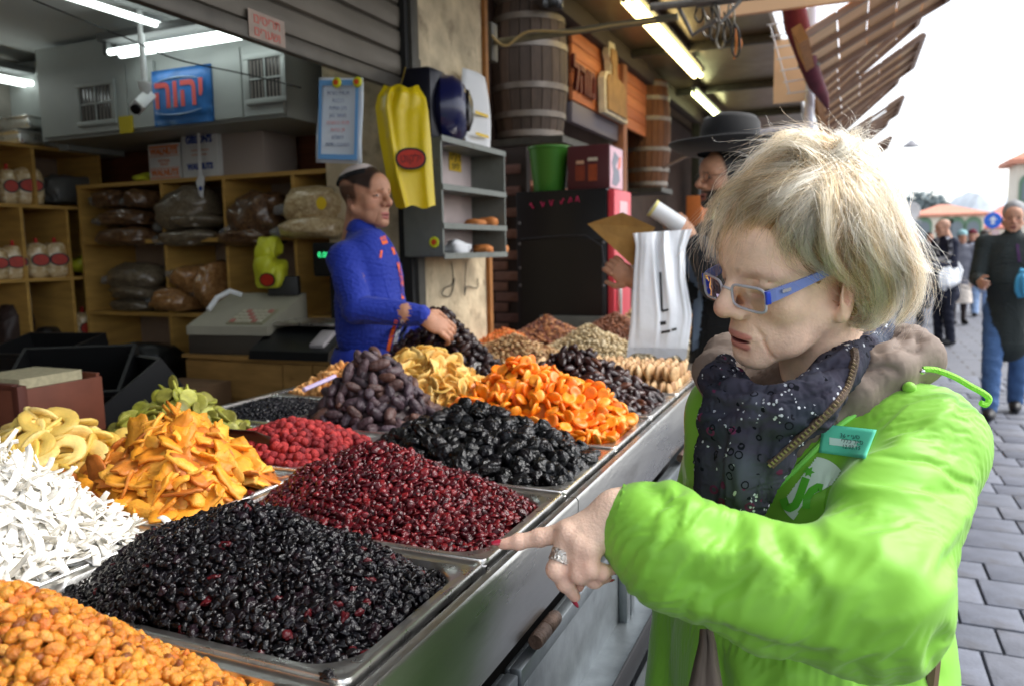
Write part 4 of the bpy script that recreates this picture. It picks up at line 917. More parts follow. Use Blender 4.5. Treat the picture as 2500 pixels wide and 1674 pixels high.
cable('bag_hook', '', [np.array(at(990, 165, x=-1.66))-L0, np.array(at(982, 195, x=-1.65))-L0, np.array(at(975, 212, x=-1.63))-L0], .003, mat('brass wire', srgb(150, 130, 60), .4, .8), parent=yb_)
# blue insect lamp / fan
bl = thing('blue_speaker', 'dark blue round loudspeaker mounted on the pillar above the metal shelf', 'loudspeaker', at(1095, 255, x=-1.58))
NAVY = mat('navy plastic', srgb(16, 22, 70), .28, coat=.3); 
box('case', mat('black blue case', srgb(12, 14, 30), .35), bl, -.17, -.01, -.13, .03, -.17, .14, bev=.03)
q = Matrix.Rotation(math.radians(25), 4, 'Z')
MB().lathe([(0, .055), (.05, .062), (.10, .05), (.125, .03), (.145, 0), (.15, -.05), (.13, -.07)], (.0, .05, -.02), 28, 'x', M=q.to_3x3()).build('front_ring', NAVY, bl, True)
MB().lathe([(0, .082), (.04, .082), (.085, .066), (.09, .05)], (.0, .05, -.02), 24, 'x', M=q.to_3x3()).build('cone', mat('black cone', srgb(16, 14, 24), .3), bl, True)
box('mount_arm', IRON, bl, -.17, -.14, -.02, .02, .14, .2)
# paper notice behind it
c = at(1158, 280, x=-1.70); pn = thing('paper_notice', 'curled white notice with yellow marker lines on the pillar', 'notice', c)
V = []; F = []
for i in range(7):
    for j in range(9): u, v = -1+i/3, -1+j/4; V.append((.02*math.sin((u+v)*1.5)+.012, u*.12+.02*v*-1, v*.19))
for i in range(6):
    for j in range(8): a = i*9+j; F.append((a, a+9, a+10, a+1))
o = link('sheet', mesh('sheet', V, F, True), WP, pn); sm = o.modifiers.new('thickness', 'SOLIDIFY'); sm.thickness = .001
for zz in (-.10, .0): MB().box(.034, .0355, -.06, .085, zz-.007, zz+.007).build('marker_line', mat('yellow marker', srgb(226, 190, 60), .6), pn)
# metal shelf on the pillar
msf = thing('metal_wall_shelf', 'open grey metal shelf with bread mounted on the stone pillar', 'shelf', (-1.64, 3.2, 1.375))
GM = mat('grey green metal', srgb(112, 116, 110), .5, .3, var=.12, vscale=12, stain=srgb(84, 76, 66), sscale=12, sthr=.62)
PINKB = mat('pinkish backing', srgb(196, 180, 176), .7, var=.12, vscale=8)
bd('side_panel', GM, msf, -1.735, -1.55, 2.872, 2.884, 1.375, 1.86); bd('side_panel', GM, msf, -1.735, -1.55, 3.512, 3.522, 1.375, 1.86); bd('back_panel', PINKB, msf, -1.735, -1.728, 2.885, 3.511, 1.375, 1.86)
for z in (1.375, 1.50, 1.66, 1.855):
    s_ = bd('shelf_plate', GM, msf, -1.727, -1.548, 2.885, 3.511, z-.004, z+.004); bd('lip', GM, msf, -1.5475, -1.543, 2.872, 3.52, z-.012, z+.012)
c = at(1060, 592, y=2.871); o = MB().lathe([(0, -.004), (.020, -.0035), (.024, 0), (0, 0)], (c[0]+1.64, 2.871-3.2, c[2]-1.375), 18, 'y').build('round_sticker', mat('lime sticker', srgb(206, 214, 40), .5), msf, True)
MB().lathe([(0, -.005), (.012, -.0048), (.013, -.002)], (c[0]+1.64, 2.871-3.2, c[2]-1.375), 14, 'y').build('red_center', MATS['orange red dot'], o, True)
c = at(1110, 395, x=-1.727); o = MB().box(-.002, .0, -.06, .06, -.045, .045).build('yellow_label', mat('yellow label', srgb(214, 176, 30), .6), msf); o.location = (c[0]+1.64+.004, c[1]-3.2, c[2]-1.375)
text('lettering', 'מ"ק 5', .045, BLKP, o, frame((.001, 0, .018), (0, 1, 0), (0, 0, 1))); text('lettering', 'םחל', .04, BLKP, o, frame((.001, 0, -.024), (0, 1, 0), (0, 0, 1)))
BREAD = mat('bread crust', srgb(182, 112, 54), .7, var=.25, vscale=30, bump=.3, bscale=60)
for px_, z, hx, hz, lb in ((1160, 1.504, .07, .022, 'flat bread piece on the middle plate of the metal shelf'), (1190, 1.504, .045, .03, 'brown bread roll beside the flat bread on the metal shelf'), (1178, 1.379, .06, .025, 'bread roll next to the crumpled bag on the bottom plate'), (1215, 1.379, .055, .028, 'bread roll at the far end of the bottom plate')):
    c = at(px_, 500, x=-1.62); V, F = pillow(.05, hx, hz, int(px_), 3, .1, 0); o = link('bread_roll', mesh('bread_roll', V, F, True), BREAD); o.location = (-1.62, c[1], z+hz*.8); tag(o, lb, 'bread')
c = at(1120, 590, x=-1.62); V, F = pillow(.05, .12, .035, 5, 4, .3, 0); o = link('crumpled_bag', mesh('crumpled_bag', V, F, True), WP); o.location = (-1.63, c[1], 1.408); tag(o, 'crumpled white plastic bag on the bottom plate of the metal shelf', 'plastic bag')
# ------------------------------------------------------------------ the next stalls along the street
struct(box('neighbour_wall', mat('dark brown render', srgb(70, 52, 44), .85, var=.2, vscale=6), None, -2.7, -2.3, 4.86, 30, 0, 6.0))
struct(box('upper_wall', mat('tan stone wall', srgb(150, 132, 108), .9, var=.15, vscale=3), None, -2.28, -1.90, 3.72, 40, 3.16, 7.0))  # even tan stone colour with slight random variation
# brick wall beside the fridge
bw = thing('brick_wall', 'short dark brown brick wall between the pillar and the black fridge', 'wall', (-2.2, 4.80, 0))
box('mortar_bed', mat('dark mortar', srgb(52, 44, 42), .9), bw, -.5, .24, .0, .06, 0, 2.06)
bme = []
for k, c in enumerate(((112, 82, 72), (98, 70, 64), (124, 92, 80))):
    b = MB().box(-.098, .098, -.012, .02, -.03, .03, bev=.004); me = mesh('brick', b.V, b.F, True); me.materials.append(mat('dark brick %d' % k, srgb(*c), .85, var=.2, vscale=20, bump=.3, bscale=60)); bme.append(me)
for r_ in range(29):
    for c in range(-2, 2):
        x = c*.206+(.103 if r_ % 2 else 0)
        if -.42 < x < .16:
            o = bpy.data.objects.new('brick', random.choice(bme)); COL.objects.link(o); o.parent = bw; o.location = (x, random.uniform(-.003, .003), .03+r_*.07)
# fridge
FY = 4.56
fx0, fx1 = -1.935, -1.345
fr_ = thing('black_fridge', 'tall black display fridge with faded red door beside the nut stall', 'fridge', ((fx0+fx1)/2, FY, 0)); hw = (fx1-fx0)/2
BLF = mat('black fridge steel', srgb(15, 15, 17), .35, .1, var=.2, vscale=5)
box('cabinet', BLF, fr_, -hw, hw, 0, .40, .05, 1.752, bev=.006)
MB().box(-hw+.03, hw-.03, -.004, -.0005, .9, 1.45).build('side_panel', BLF, fr_)
MB().tube([(-hw+.03, -.006, 1.46), (0, -.006, 1.475), (hw*.55, -.006, 1.475), (hw*.9, -.006, 1.41), (hw*.95, -.006, 1.3)], .004, 6).build('trim_line', mat('dull chrome line', srgb(60, 60, 64), .4, .6), fr_, True)
for z in (1.17, 1.28, 1.43, 1.56):
    for s_ in (-1, 1): MB().lathe([(0, -.004), (.008, -.003), (.01, 0)], (s_*(hw-.022), -.0005, z), 10, 'y').build('rivet', mat('grey rivet', srgb(120, 120, 124), .4, .7), fr_, True)
dr = box('door', mat('faded red door', srgb(206, 62, 74), .4, var=.1, vscale=4), fr_, hw+.002, hw+.045, .01, .39, .12, 1.745, bev=.006)
box('door_handle', STEEL, dr, hw+.046, hw+.075, .05, .08, .9, 1.3, bev=.006); MB().box(hw+.0452, hw+.047, .12, .3, 1.42, 1.68).build('door_print', mat('white door print', srgb(220, 180, 184), .5), dr)
for s_ in (-1, 1):
    for y_ in (.05, .35): box('foot', BLKP, fr_, s_*(hw-.06)-.02, s_*(hw-.06)+.02, y_-.02, y_+.02, 0, .051)
PINK = mat('pink marker', srgb(190, 30, 84), .6); sc_m = []
for k, (x, w_) in enumerate(((-.20, .05), (-.13, .05), (-.07, .05), (.0, .05), (.05, .05), (.10, .045))):
    z = 1.665+.006*k; pts = [(x+w_*.5*t, -.0035, z+.018*math.sin(6*t+k)) for t in np.linspace(0, 1, 6)]; MB().tube(pts, .0028, 5).build('marker_scrawl', PINK, fr_, True)
# bucket on the fridge
c = at(1337, 465, y=4.68); bk = thing('green_bucket', 'green plastic bucket standing on the black fridge', 'bucket', (c[0], 4.72, 1.752))
MB().lathe([(0, .004), (.098, .004), (.102, .01), (.128, .26), (.133, .268), (.138, .27), (.139, .280), (.133, .283), (.127, .275), (.096, .012), (0, .012)], (0, 0, 0), 36).build('shell', mat('green plastic', srgb(62, 122, 40), .38), bk, True)
# dark red box with pictures
c = at(1385, 400, y=4.62); d_ = at(1487, 400, y=4.62); rb = thing('picture_box', 'dark red carton with a pale picture on its side on the fridge', 'box', ((c[0]+d_[0])/2, 4.62, 1.752)); w_ = (d_[0]-c[0])/2
box('carton', mat('dark maroon carton', srgb(72, 22, 28), .45), rb, -w_, w_, 0, .30, 0, .265, bev=.003)
MB().box(w_+.001, w_+.004, .01, .29, .01, .255).build('picture_side', mat('pale pink print', srgb(206, 168, 178), .5), rb)
pic = [(.05, .03), (.14, .02), (.22, .06), (.2, .12), (.12, .14), (.2, .2), (.1, .23), (.05, .16), (.08, .1)]
MB().prism(pic, 'x', w_+.0045, w_+.006).build('grey_print', mat('grey picture print', srgb(120, 124, 134), .6), rb); MB().prism([(.18, .12), (.24, .15), (.25, .21), (.2, .2)], 'x', w_+.0045, w_+.0062).build('coral_print', mat('coral print', srgb(214, 120, 104), .6), rb)
for x, w2, z, h2, cc in ((-.05, .03, .1, .09, (120, 46, 22)), (.03, .028, .1, .10, (140, 60, 26)), (-.05, .025, .165, .02, (190, 150, 120)), (.03, .03, .18, .02, (200, 190, 170))):
    MB().box(x-w2, x+w2, -.003, -.0008, z-h2/2, z+h2/2).build('jar_print', mat('jar print %d' % int(x*1000+z*900), srgb(*cc), .5, var=.2, vscale=40), rb)
# barrels
def barrel(label, c, R_, H, tone):
    t = thing('wooden_barrel', label, 'barrel', c, group=None); n = 22
    cs = [mat('barrel oak %s %d' % (tone, i), srgb(*[min(255, int(v*k)) for v in ((112, 72, 44) if tone == 'b' else (84, 70, 60))]), .7, var=.2, vscale=9, stretch=(6, 6, 1), bump=.2, bscale=30) for i, k in enumerate((.85, 1, 1.12))]
    for k in range(n):
        a0, a1 = 2*math.pi*k/n+.012, 2*math.pi*(k+1)/n-.012; V = []; F = []; m_ = 11
        for j in range(m_):
            z = H*j/(m_-1); r = R_*(1-.17*(2*j/(m_-1)-1)**2)
            for aa, rr in ((a0, r), (a1, r), (a1, r-.025), (a0, r-.025)): V.append((rr*math.cos(aa), rr*math.sin(aa), z))
        for j in range(m_-1):
            for q in range(4): F.append((j*4+q, j*4+(q+1) % 4, j*4+4+(q+1) % 4, j*4+4+q))
        F += [(3, 2, 1, 0), tuple((m_-1)*4+q for q in range(4))]
        link('stave', mesh('stave', V, F), random.choice(cs), t)
    HO = mat('dull iron hoop', srgb(128, 120, 112), .5, .6, var=.2, vscale=12)
    for f in (.04, .17, .36, .64, .83, .96):
        r = R_*(1-.17*(2*f-1)**2)+.004; MB().lathe([(r-.004, f*H-.02), (r+.003, f*H-.02), (r+.003, f*H+.02), (r-.004, f*H+.02)], (0, 0, 0), 32).build('hoop', HO, t, True)
    MB().lathe([(0, .03), (R_*.80, .03), (R_*.80, .01), (0, .01)], (0, 0, H*.0+.02), 22).build('head', cs[0], t); MB().lathe([(0, 0), (R_*.80, 0), (R_*.8, .02), (0, .02)], (0, 0, H-.05), 22).build('head', cs[0], t)
    return t
c = at(1294, 350, y=5.2); barrel('big dark wooden barrel with iron hoops high beside the stone pillar', (c[0], 5.2, 2.14), .268, .96, 'a')
c = at(1581, 462, y=7.9); barrel('brown wooden barrel with iron hoops beyond the carved bottle sign', (c[0], 7.9, c[2]), .225, 1.04, 'b')
struct(box('barrel_shelf', IRON, None, -2.4, -1.75, 4.92, 5.5, 2.09, 2.135)); struct(box('barrel_shelf', IRON, None, -2.2, c[0]+.2, 7.65, 8.15, c[2]-.05, c[2]-.002))
# orange plank wall with letters
pw_ = thing('plank_sign_wall', 'orange stained plank board with dark red letters above the neighbour stall', 'sign', (-1.87, 6.6, 2.46))
PL = [mat('orange plank %d' % i, srgb(*c), .6, var=.15, vscale=5, stretch=(1, .3, 6), bump=.1, bscale=30) for i, c in enumerate(((190, 112, 66), (176, 100, 58), (202, 124, 76)))]
for k in range(6): box('plank', PL[k % 3], pw_, -.03, 0, -1.12, 1.3, k*.1+.002, k*.1+.098, bev=.003)
DRED = mat('dark red wood letter', srgb(96, 30, 18), .6)
a, b_ = at(1385, 160, x=-1.86), at(1458, 235, x=-1.86)
text('lettering', 'להומ', .30, DRED, pw_, frame((.02, (a[1]+b_[1])/2-6.6, (a[2]+b_[2])/2-2.46), (0, 1, 0), (0, 0, 1)), ext=.012, bold=.008, sx=.85)
# carved bottle sign
bs = thing('bottle_sign', 'carved wooden bottle shaped sign with cream edges on the orange planks', 'sign', (-1.84, at(1490, 200, x=-1.84)[1], at(1490, 290, x=-1.84)[2]))
ol = [(-.32, 0), (-.34, .26), (-.28, .32), (-.16, .33), (-.17, .42), (-.22, .46), (-.2, .56), (-.05, .57), (0, .5), (-.02, .42), (.0, .33), (.22, .31), (.3, .24), (.28, .12), (.34, .06), (.36, 0)]
MB().prism(ol, 'x', 0, .05).build('cream_board', mat('cream paint', srgb(206, 196, 172), .6, var=.2, vscale=10), bs)
MB().prism([(y*.84, .03+z*.86) for y, z in ol], 'x', .051, .065).build('brown_carving', mat('brown carving', srgb(152, 116, 70), .7, var=.25, vscale=12), bs)
# grey valance and dark interior under the board
va = box('stall_valance', mat('slate grey panel', srgb(110, 104, 112), .6), None, -1.93, -1.88, 5.5, 6.75, 2.31, 2.455, bev=.004); tag(va, 'slate grey valance board under the orange plank sign', 'board')
struct(box('stall_back', mat('dark stall interior', srgb(38, 24, 20), .8, var=.3, vscale=5), None, -2.95, -2.9, 4.86, 9, 0, 3.2))
for k, (y_, z_) in enumerate(((5.5, 2.15), (5.5, 1.85), (6.5, 2.0))):
    o = box('wall_board', mat('orange shelf board', srgb(150, 82, 44), .6), None, -2.28, -2.05, y_-.4, y_+.35, z_-.02, z_+.02, bev=.003); tag(o, ('upper', 'lower', 'far')[k]+' orange shelf board inside the neighbour stall', 'shelf')
# wall of the stall beyond with posts and pale panels
for k, (y_, w_, c, lb) in enumerate(((6.72, .12, (150, 100, 74), 'terracotta post under the orange plank sign'), (10.4, .3, (40, 38, 36), 'dark post behind the black hat'), (11.6, .5, (196, 186, 140), 'pale cream panel behind the hat man'), (13.2, .3, (52, 48, 40), 'dark grey post far behind the hat man'), (14.6, .7, (170, 160, 110), 'faded yellow panel far behind the hat man'))):
    o = box('stall_post', mat('stall post %d' % k, srgb(*c), .7, var=.15, vscale=4), None, -1.93, -1.83, y_, y_+w_, 0, 3.0, bev=.004); tag(o, lb, 'post')
for k, (y_, z_, m_) in enumerate(((9.9, 1.9, ORNG), (12.4, 2.2, REDP), (12.7, 1.5, YELS), (16.0, 2.0, BLUP), (17, 1.6, REDL))):
    o = box('goods_rack', m_, None, -1.9, -1.7, y_, y_+.5, z_-.25, z_+.12, bev=.02); tag(o, ('orange', 'faded red', 'yellow', 'blue', 'salmon')[k]+' packets on a rack along the far stalls', 'packets')
cable('red_rail', 'slanting rusty rail behind the hat man', [at(1620, 410, y=7.5), at(1700, 372, y=7.8)], .012, RUST, 'rail')
# canopy sheet with lights
cn = thing('metal_canopy', 'dark shiny metal canopy over the neighbouring stalls', 'canopy', (-1.2, 9, 3.1))
CAN = mat('tarnished canopy sheet', srgb(120, 104, 84), .32, .75, var=.2, vscale=2.5, rvar=.1, bump=.06, bscale=9)
for k in range(9): box('sheet', CAN, cn, -.69, .60, -4.0+k*1.9, -2.12+k*1.9, 0, .02)
for k in range(10): box('joist', IRON, cn, -.66, .58, -4.05+k*1.9, -4.0+k*1.9, -.07, -.001, bev=.004)
box('wall_beam', mat('dark beam', srgb(56, 46, 40), .7), cn, -.72, -.60, -4.2, 13, -.14, -.002, bev=.006); box('outer_edge', mat('bright zinc edge', srgb(196, 198, 200), .4, .6), cn, .602, .63, -4.0, 13, -.04, .03)
WARM = mat('lit warm tube', (.9, .8, .5), .4, emit=(1, .80, .34), estr=4)
lamp('canopy_light', 'long yellowish tube light under the metal canopy', (-1.36, 5.1, 3.02), (-1.36, 7.6, 3.02), 2, .03, tmat=WARM, r=.022); lamp('canopy_light', 'shorter greenish yellow tube light farther under the canopy', (-1.52, 8.3, 3.0), (-1.52, 10.2, 3.0), 1, tmat=mat('lit pale green tube', (.9, .9, .6), .4, emit=(.85, .9, .45), estr=5), r=.03)
br = thing('awning_bar', 'grey horizontal awning bar fixed to the pillar with cable wound on it', 'bar', at(1200, 105, y=4.0))
L0 = np.array(br.location); e1 = np.array(at(1655, 42, y=4.0))-L0
MB().tube([(0, 0, 0), e1*.5, e1], .018, 10).build('bar', mat('grey green pipe', srgb(120, 118, 100), .5, .4, var=.2, vscale=20), br, True)
cable('wound_cable', '', [np.array(p)-L0 for p in (at(1185, 50, y=3.97), at(1195, 80, y=3.97), at(1235, 112, y=3.97), at(1290, 78, y=3.97), at(1400, 78, y=3.97), at(1500, 62, y=3.97), at(1600, 50, y=3.97))], .007, mat('cream cable', srgb(190, 170, 120), .6), parent=br)
box('wall_bracket', IRON, br, -.12, .02, -.04, .04, -.1, .1, bev=.006)
# clutter of hooks and hangers under the canopy
HK = mat('grey wire', srgb(130, 126, 118), .4, .7)
for k, (px_, py_, l_) in enumerate(((1735, 40, 60), (1752, 70, 50), (1768, 60, 45), (1740, 20, 50), (1790, 80, 60), (1720, 60, 30), (1700, 15, 40), (1776, 20, 50))):
    w = [at(px_, py_-30, y=4.7), at(px_+3, py_, y=4.7), at(px_-4, py_+l_*.6, y=4.7), at(px_+6, py_+l_, y=4.7), at(px_+16, py_+l_*.7, y=4.7), at(px_+14, py_, y=4.7), at(px_+4, py_-20, y=4.7)]
    cable('wire_hanger', ('bent grey wire hanger' if k % 2 else 'bent black wire hanger')+' dangling under the canopy', w, .006, HK if k % 2 else WIRE, 'hanger')['group'] = 'grey wire hangers under the canopy' if k % 2 else 'black wire hangers under the canopy'
for k, (px_, py_, l_) in enumerate(((1800, 70, 75), (1812, 95, 30))): cable('orange_ribbon', 'orange ribbon dangling under the canopy', [at(px_-5, py_, y=4.9), at(px_-2, py_+l_*.5, y=4.9), at(px_-8, py_+l_, y=4.9)], .007, mat('orange ribbon', srgb(190, 110, 40), .6), 'ribbon')['group'] = 'orange ribbons'
rg_ = MB().tube([(-.35, 0, .05), (.3, 0, .03)], .022, 8).tube([(-.2, 0, .05), (-.12, .05, -.12), (.02, .02, -.06)], .014, 6).tube([(.0, 0, .04), (.05, -.05, -.1), (.16, 0, .03)], .012, 6).box(-.1, .12, -.05, .05, .02, .06, bev=.01).build('rolled_awning_frame', mat('dirty grey metal', srgb(110, 108, 104), .5, .4, var=.2, vscale=12), None, True); rg_.location = at(1740, 20, y=4.6); tag(rg_, 'dirty grey folded awning frame above the hangers', 'awning')
o = blob('dark_lamp', 'black lamp housing at the wall above the big barrel', 'lamp', 1330, -10, 1375, 26, BLKP, y=4.4, dep=.06, seed=3, lump=.05)
# wooden flaps raised over the street, one per stall
FL = [mat('flap plywood %d' % i, srgb(*c), .6, var=.14, vscale=3, stretch=(.4, 2, 1)) for i, c in enumerate(((222, 180, 138), (206, 162, 120), (230, 194, 154)))]
RIB = mat('grey brown rib', srgb(146, 122, 108), .6, var=.15, vscale=6)
def flap(label, y0, y1, ang, hx=-.28, hz=2.62, L=.95, npl=5, miss=()):
    t = thing('awning_flap', label, 'awning', (hx, (y0+y1)/2, hz), group='wooden flaps raised over the street'); t.rotation_euler = (0, -ang, 0); w = (y1-y0)/2
    for k in range(npl):
        if k in miss: continue
        box('plank', FL[(k+int(y0)) % 3], t, L*k/npl+.006, L*(k+1)/npl-.006, -w, w, 0, .012)
    for s_ in (-1, -.33, .33, 1): box('rib', RIB, t, 0, L, s_*w-.02, s_*w+.02, -.035, -.001)
    box('edge_batten', RIB, t, L-.04, L+.01, -w, w, -.034, .0); box('hinge_beam', MATS['ochre timber'], t, -.06, -.002, -w-.05, w+.05, -.05, .05)
    return t
for k, (y0, y1, a_, ms) in enumerate(((5.0, 6.3, 28, ()), (6.5, 7.6, 40, ()), (7.65, 9.0, 34, ()), (9.2, 10.4, 42, ()), (10.6, 12.0, 33, (3,)), (12.3, 13.8, 40, ()), (14.1, 15.8, 30, (1,)), (16, 18, 38, ()))):
    flap('raised plywood flap with ribs, '+('first', 'second', 'third', 'fourth', 'fifth', 'sixth', 'seventh', 'eighth')[k]+' along the row of stalls', y0, y1, math.radians(a_), miss=ms)
pb_ = box('plywood_fascia', FL[2], None, -.62, -.22, 6.9, 6.93, 2.55, 3.05); tag(pb_, 'pale plywood board facing down the street behind the rolled maroon cloth', 'board')
pb_ = box('plywood_fascia', FL[0], None, -.75, .1, 4.9, 4.94, 2.74, 2.95); tag(pb_, 'brown plywood board above the wire hangers', 'board')
mr_ = thing('rolled_cloth', 'maroon rolled awning cloth tied up under the flaps', 'awning', at(1950, 40, y=5.4)); L0 = np.array(mr_.location)
pts = [np.array(at(px_, py_, y=y_))-L0 for px_, py_, y_ in ((1935, 5, 5.3), (1945, 60, 5.45), (1960, 110, 5.6), (1975, 160, 5.8), (1992, 205, 6.0), (2010, 235, 6.2), (2022, 268, 6.4))]
MB().tube(pts, [.07, .078, .068, .06, .055, .038, .008], 14).build('roll', mat('maroon cloth', srgb(96, 30, 48), .7, var=.25, vscale=9, bump=.4, bscale=12), mr_, True)
for k in (1, 3): MB().lathe([(.066, -.012), (.074, 0), (.066, .012)], tuple(pts[k]), 14).build('tie', HK, mr_, True)
po = thing('white_post', 'pale lilac metal post holding the canopy edge', 'post', (*at(1975, 300, y=6.3)[:2], 0)); MB().tube([(0, 0, 0), (0, 0, 3.1)], .035, 12).build('shaft', mat('lilac white paint', srgb(206, 206, 220), .4), po, True); box('foot_plate', IRON, po, -.08, .08, -.08, .08, 0, .012); MB().tube([(-.35, 0, 2.25), (.05, 0, 2.28)], .018, 8).build('cross_bar', MATS['lilac white paint'], po, True)
wr = MB()
for k in range(7): p = Vector(at(1890+8*k, 60+28*k, y=6.2)); wr.tube([p+Vector((-.05, 0, 0)), p+Vector((.13, 0, .01))], .005, 5)
for dx in (-.03, .1): wr.tube([Vector(at(1890, 60, y=6.2))+Vector((dx, 0, 0)), Vector(at(1938, 228, y=6.2))+Vector((dx, 0, 0))], .005, 5)
tag(wr.build('wire_rack', mat('white wire', srgb(214, 216, 222), .4), None, True), 'white wire rack hanging beside the rolled maroon cloth', 'rack')
# ------------------------------------------------------------------ the nut stall
nz = .90
ns = thing('nut_stall', 'second counter with heaps of nuts beyond the dried fruit', 'counter', (-1.15, 3.72, 0))
box('deck', STEEL, ns, -.62, .66, -.80, .82, nz-.03, nz-.02); box('front_fascia', STEEL_S, ns, .66, .68, -.8, .82, nz-.16, nz+.02, bev=.004); box('base', GALV, ns, -.6, .6, -.75, .78, 0, nz-.031, bev=.004)
box('back_splash', GM, ns, -.62, .3, .80, .825, nz-.02, nz+.085, bev=.003)
NUT = fm('nut skins', .5, var=.2, vscale=60)
def nut(s): return p_raisin(s, .0095, .0075, .006, 2, .1)
for nm, lb, r4, pk_, cs in (('brown_nut_heap', 'heap of brown almonds in the middle of the nut stall', (-1.42, -.88, 3.75, 4.30), .155, ((132, 80, 52), (116, 68, 44), (146, 92, 62))),
    ('mixed_nut_heap', 'heap of mixed pale and brown nuts beside the dark dates', (-1.68, -1.12, 3.02, 3.42), .115, ((206, 164, 112), (180, 130, 80), (216, 180, 132), (150, 96, 60))),
    ('beige_seed_heap', 'heap of beige seeds behind the mixed nuts', (-1.38, -.86, 3.3, 3.72), .125, ((200, 180, 140), (186, 162, 122), (210, 192, 156))),
    ('golden_nut_heap', 'heap of golden roasted nuts under the white bag', (-1.20, -.55, 4.02, 4.50), .17, ((210, 164, 96), (196, 146, 80), (222, 180, 118))),
    ('dark_mix_heap', 'heap of dark mixed nuts before the black fridge', (-1.76, -1.30, 3.78, 4.28), .12, ((140, 84, 56), (176, 122, 76), (110, 62, 44))),
    ('orange_seed_heap', 'small heap of orange lentils behind the grey scoop', (-1.76, -1.44, 3.42, 3.76), .10, ((222, 124, 52), (212, 110, 44), (230, 140, 66))),
    ('grey_seed_heap', 'heap of grey sunflower seeds under the white bag', (-1.05, -.5, 3.3, 3.98), .07, ((150, 138, 112), (126, 114, 92), (170, 158, 132))),
    ('pale_nut_heap', 'heap of pale blanched nuts beside the black fridge', (-1.28, -.98, 4.28, 4.52), .15, ((226, 196, 150), (214, 180, 132)))):
    heap(nm, lb, r4, pk_, nut, 6, C_(*cs), .0155, NUT, 60, cat='nuts', pname='nut', edge=-.0, tilt=.8, z0=nz-.0, layers=1)
bp = box('banana_pack', mat('green white packet', srgb(214, 220, 190), .5, var=.2, vscale=20), None, -.62, -.40, 3.0, 3.2, nz-.02, nz+.03, bev=.01); tag(bp, 'pale green packet lying before the hat man', 'packet')
# ------------------------------------------------------------------ far end of the street
HW = mat('cream house wall', srgb(232, 224, 208), .9, var=.05, vscale=.5); RF = mat('terracotta roof tile', srgb(212, 146, 122), .8, var=.12, vscale=.6, stretch=(8, 1, 1))  # roof tile colour lightened to imitate the washed-out haze over far houses
def house(label, x0, x1, y, dep, ze, zr, wins, roofm=RF, arch=True):
    t = thing('street_house', label, 'house', ((x0+x1)/2, y, 0)); w = (x1-x0)/2
    box('wall', HW, t, -w, w, 0, dep, 0, ze)
    o = .5; V = [(-w-o, -o, ze), (w+o, -o, ze), (w+o, dep+o, ze), (-w-o, dep+o, ze), (-w*.15, dep*.5, zr), (w*.15, dep*.5, zr), (-w-o, -o, ze-.25), (w+o, -o, ze-.25), (w+o, dep+o, ze-.25), (-w-o, dep+o, ze-.25)]
    link('roof', mesh('roof', V, [(0, 1, 5, 4), (1, 2, 5), (2, 3, 4, 5), (3, 0, 4), (0, 6, 7, 1), (1, 7, 8, 2), (2, 8, 9, 3), (3, 9, 6, 0), (9, 8, 7, 6)]), roofm, t)
    for wx, wz, ww, wh in wins:
        fr2 = MB(); pts = [(wx-ww/2, wz), (wx+ww/2, wz)]+([(wx+ww/2*math.cos(a), wz+wh*.7+wh*.3*math.sin(a)) for a in np.linspace(0, math.pi, 8)] if arch else [(wx+ww/2, wz+wh), (wx-ww/2, wz+wh)])
        f = fr2.prism(pts, 'y', -.08, -.005).build('window', mat('green shutter', srgb(110, 140, 116), .6), t)
        fr3 = MB().prism([(wx+(a-wx)*.7, wz+.15+(b-wz)*.75) for a, b in pts], 'y', -.12, -.085).build('pane', mat('pale window glass', srgb(120, 132, 140), .2), f)
    return t
def hx_(px_, y): return float(at(px_, 560, y=y)[0])
def hz_(px_, py_, y): return float(at(px_, py_, y=y)[2])
Yh = 95; house('long cream house with a low red tiled hip roof at the street end', hx_(2232, Yh), hx_(2402, Yh), Yh, 12, hz_(2300, 523, Yh), hz_(2310, 494, Yh), [(float(hx_(p, Yh))-(hx_(2232, Yh)+hx_(2402, Yh))/2, hz_(p, 590, Yh), 1.6, 2.6) for p in (2255, 2308, 2335, 2375)])
Yh = 130; house('farther house with a bright red roof beyond the cream house', hx_(2395, Yh), hx_(2560, Yh), Yh, 14, hz_(2420, 555, Yh), hz_(2405, 500, Yh), [(0, 1, 1.5, 2)], mat('bright red roof', srgb(216, 134, 118), .8))
Yh = 52; house('tall pale house with red eaves at the street edge', hx_(2474, Yh), hx_(2700, Yh), Yh, 2.5, hz_(2490, 390, Yh), hz_(2600, 330, Yh), [(-1.5, 3.5, 1, 1.6), (1.5, 3.5, 1, 1.6)])
Yh = 60; house('low grey house half hidden behind the blonde hair', hx_(2120, Yh), hx_(2228, Yh), Yh, 10, hz_(2180, 540, Yh), hz_(2180, 528, Yh), [(1.2, 1.2, 1, 1.4)], mat('grey sheet roof', srgb(150, 156, 160), .6), arch=False)
V = []; F = []
for i in range(41):
    for j in range(6):
        x = -40+i*6.5; yy = 420+j*40; h = max(0, 22*math.exp(-((x-70)/55)**2)+7*math.sin(x*.11)+5*math.sin(x*.31+1))*math.sin(math.pi*min(1, j/3+.02)*.5)
        V.append((x, yy, h-.03))
for i in range(40):
    for j in range(5): a = i*6+j; F.append((a, a+6, a+7, a+1))
struct(link('hill', mesh('hill', V, F, True), mat('hazy hill scrub', srgb(186, 194, 202), .9, var=.25, vscale=.12)))
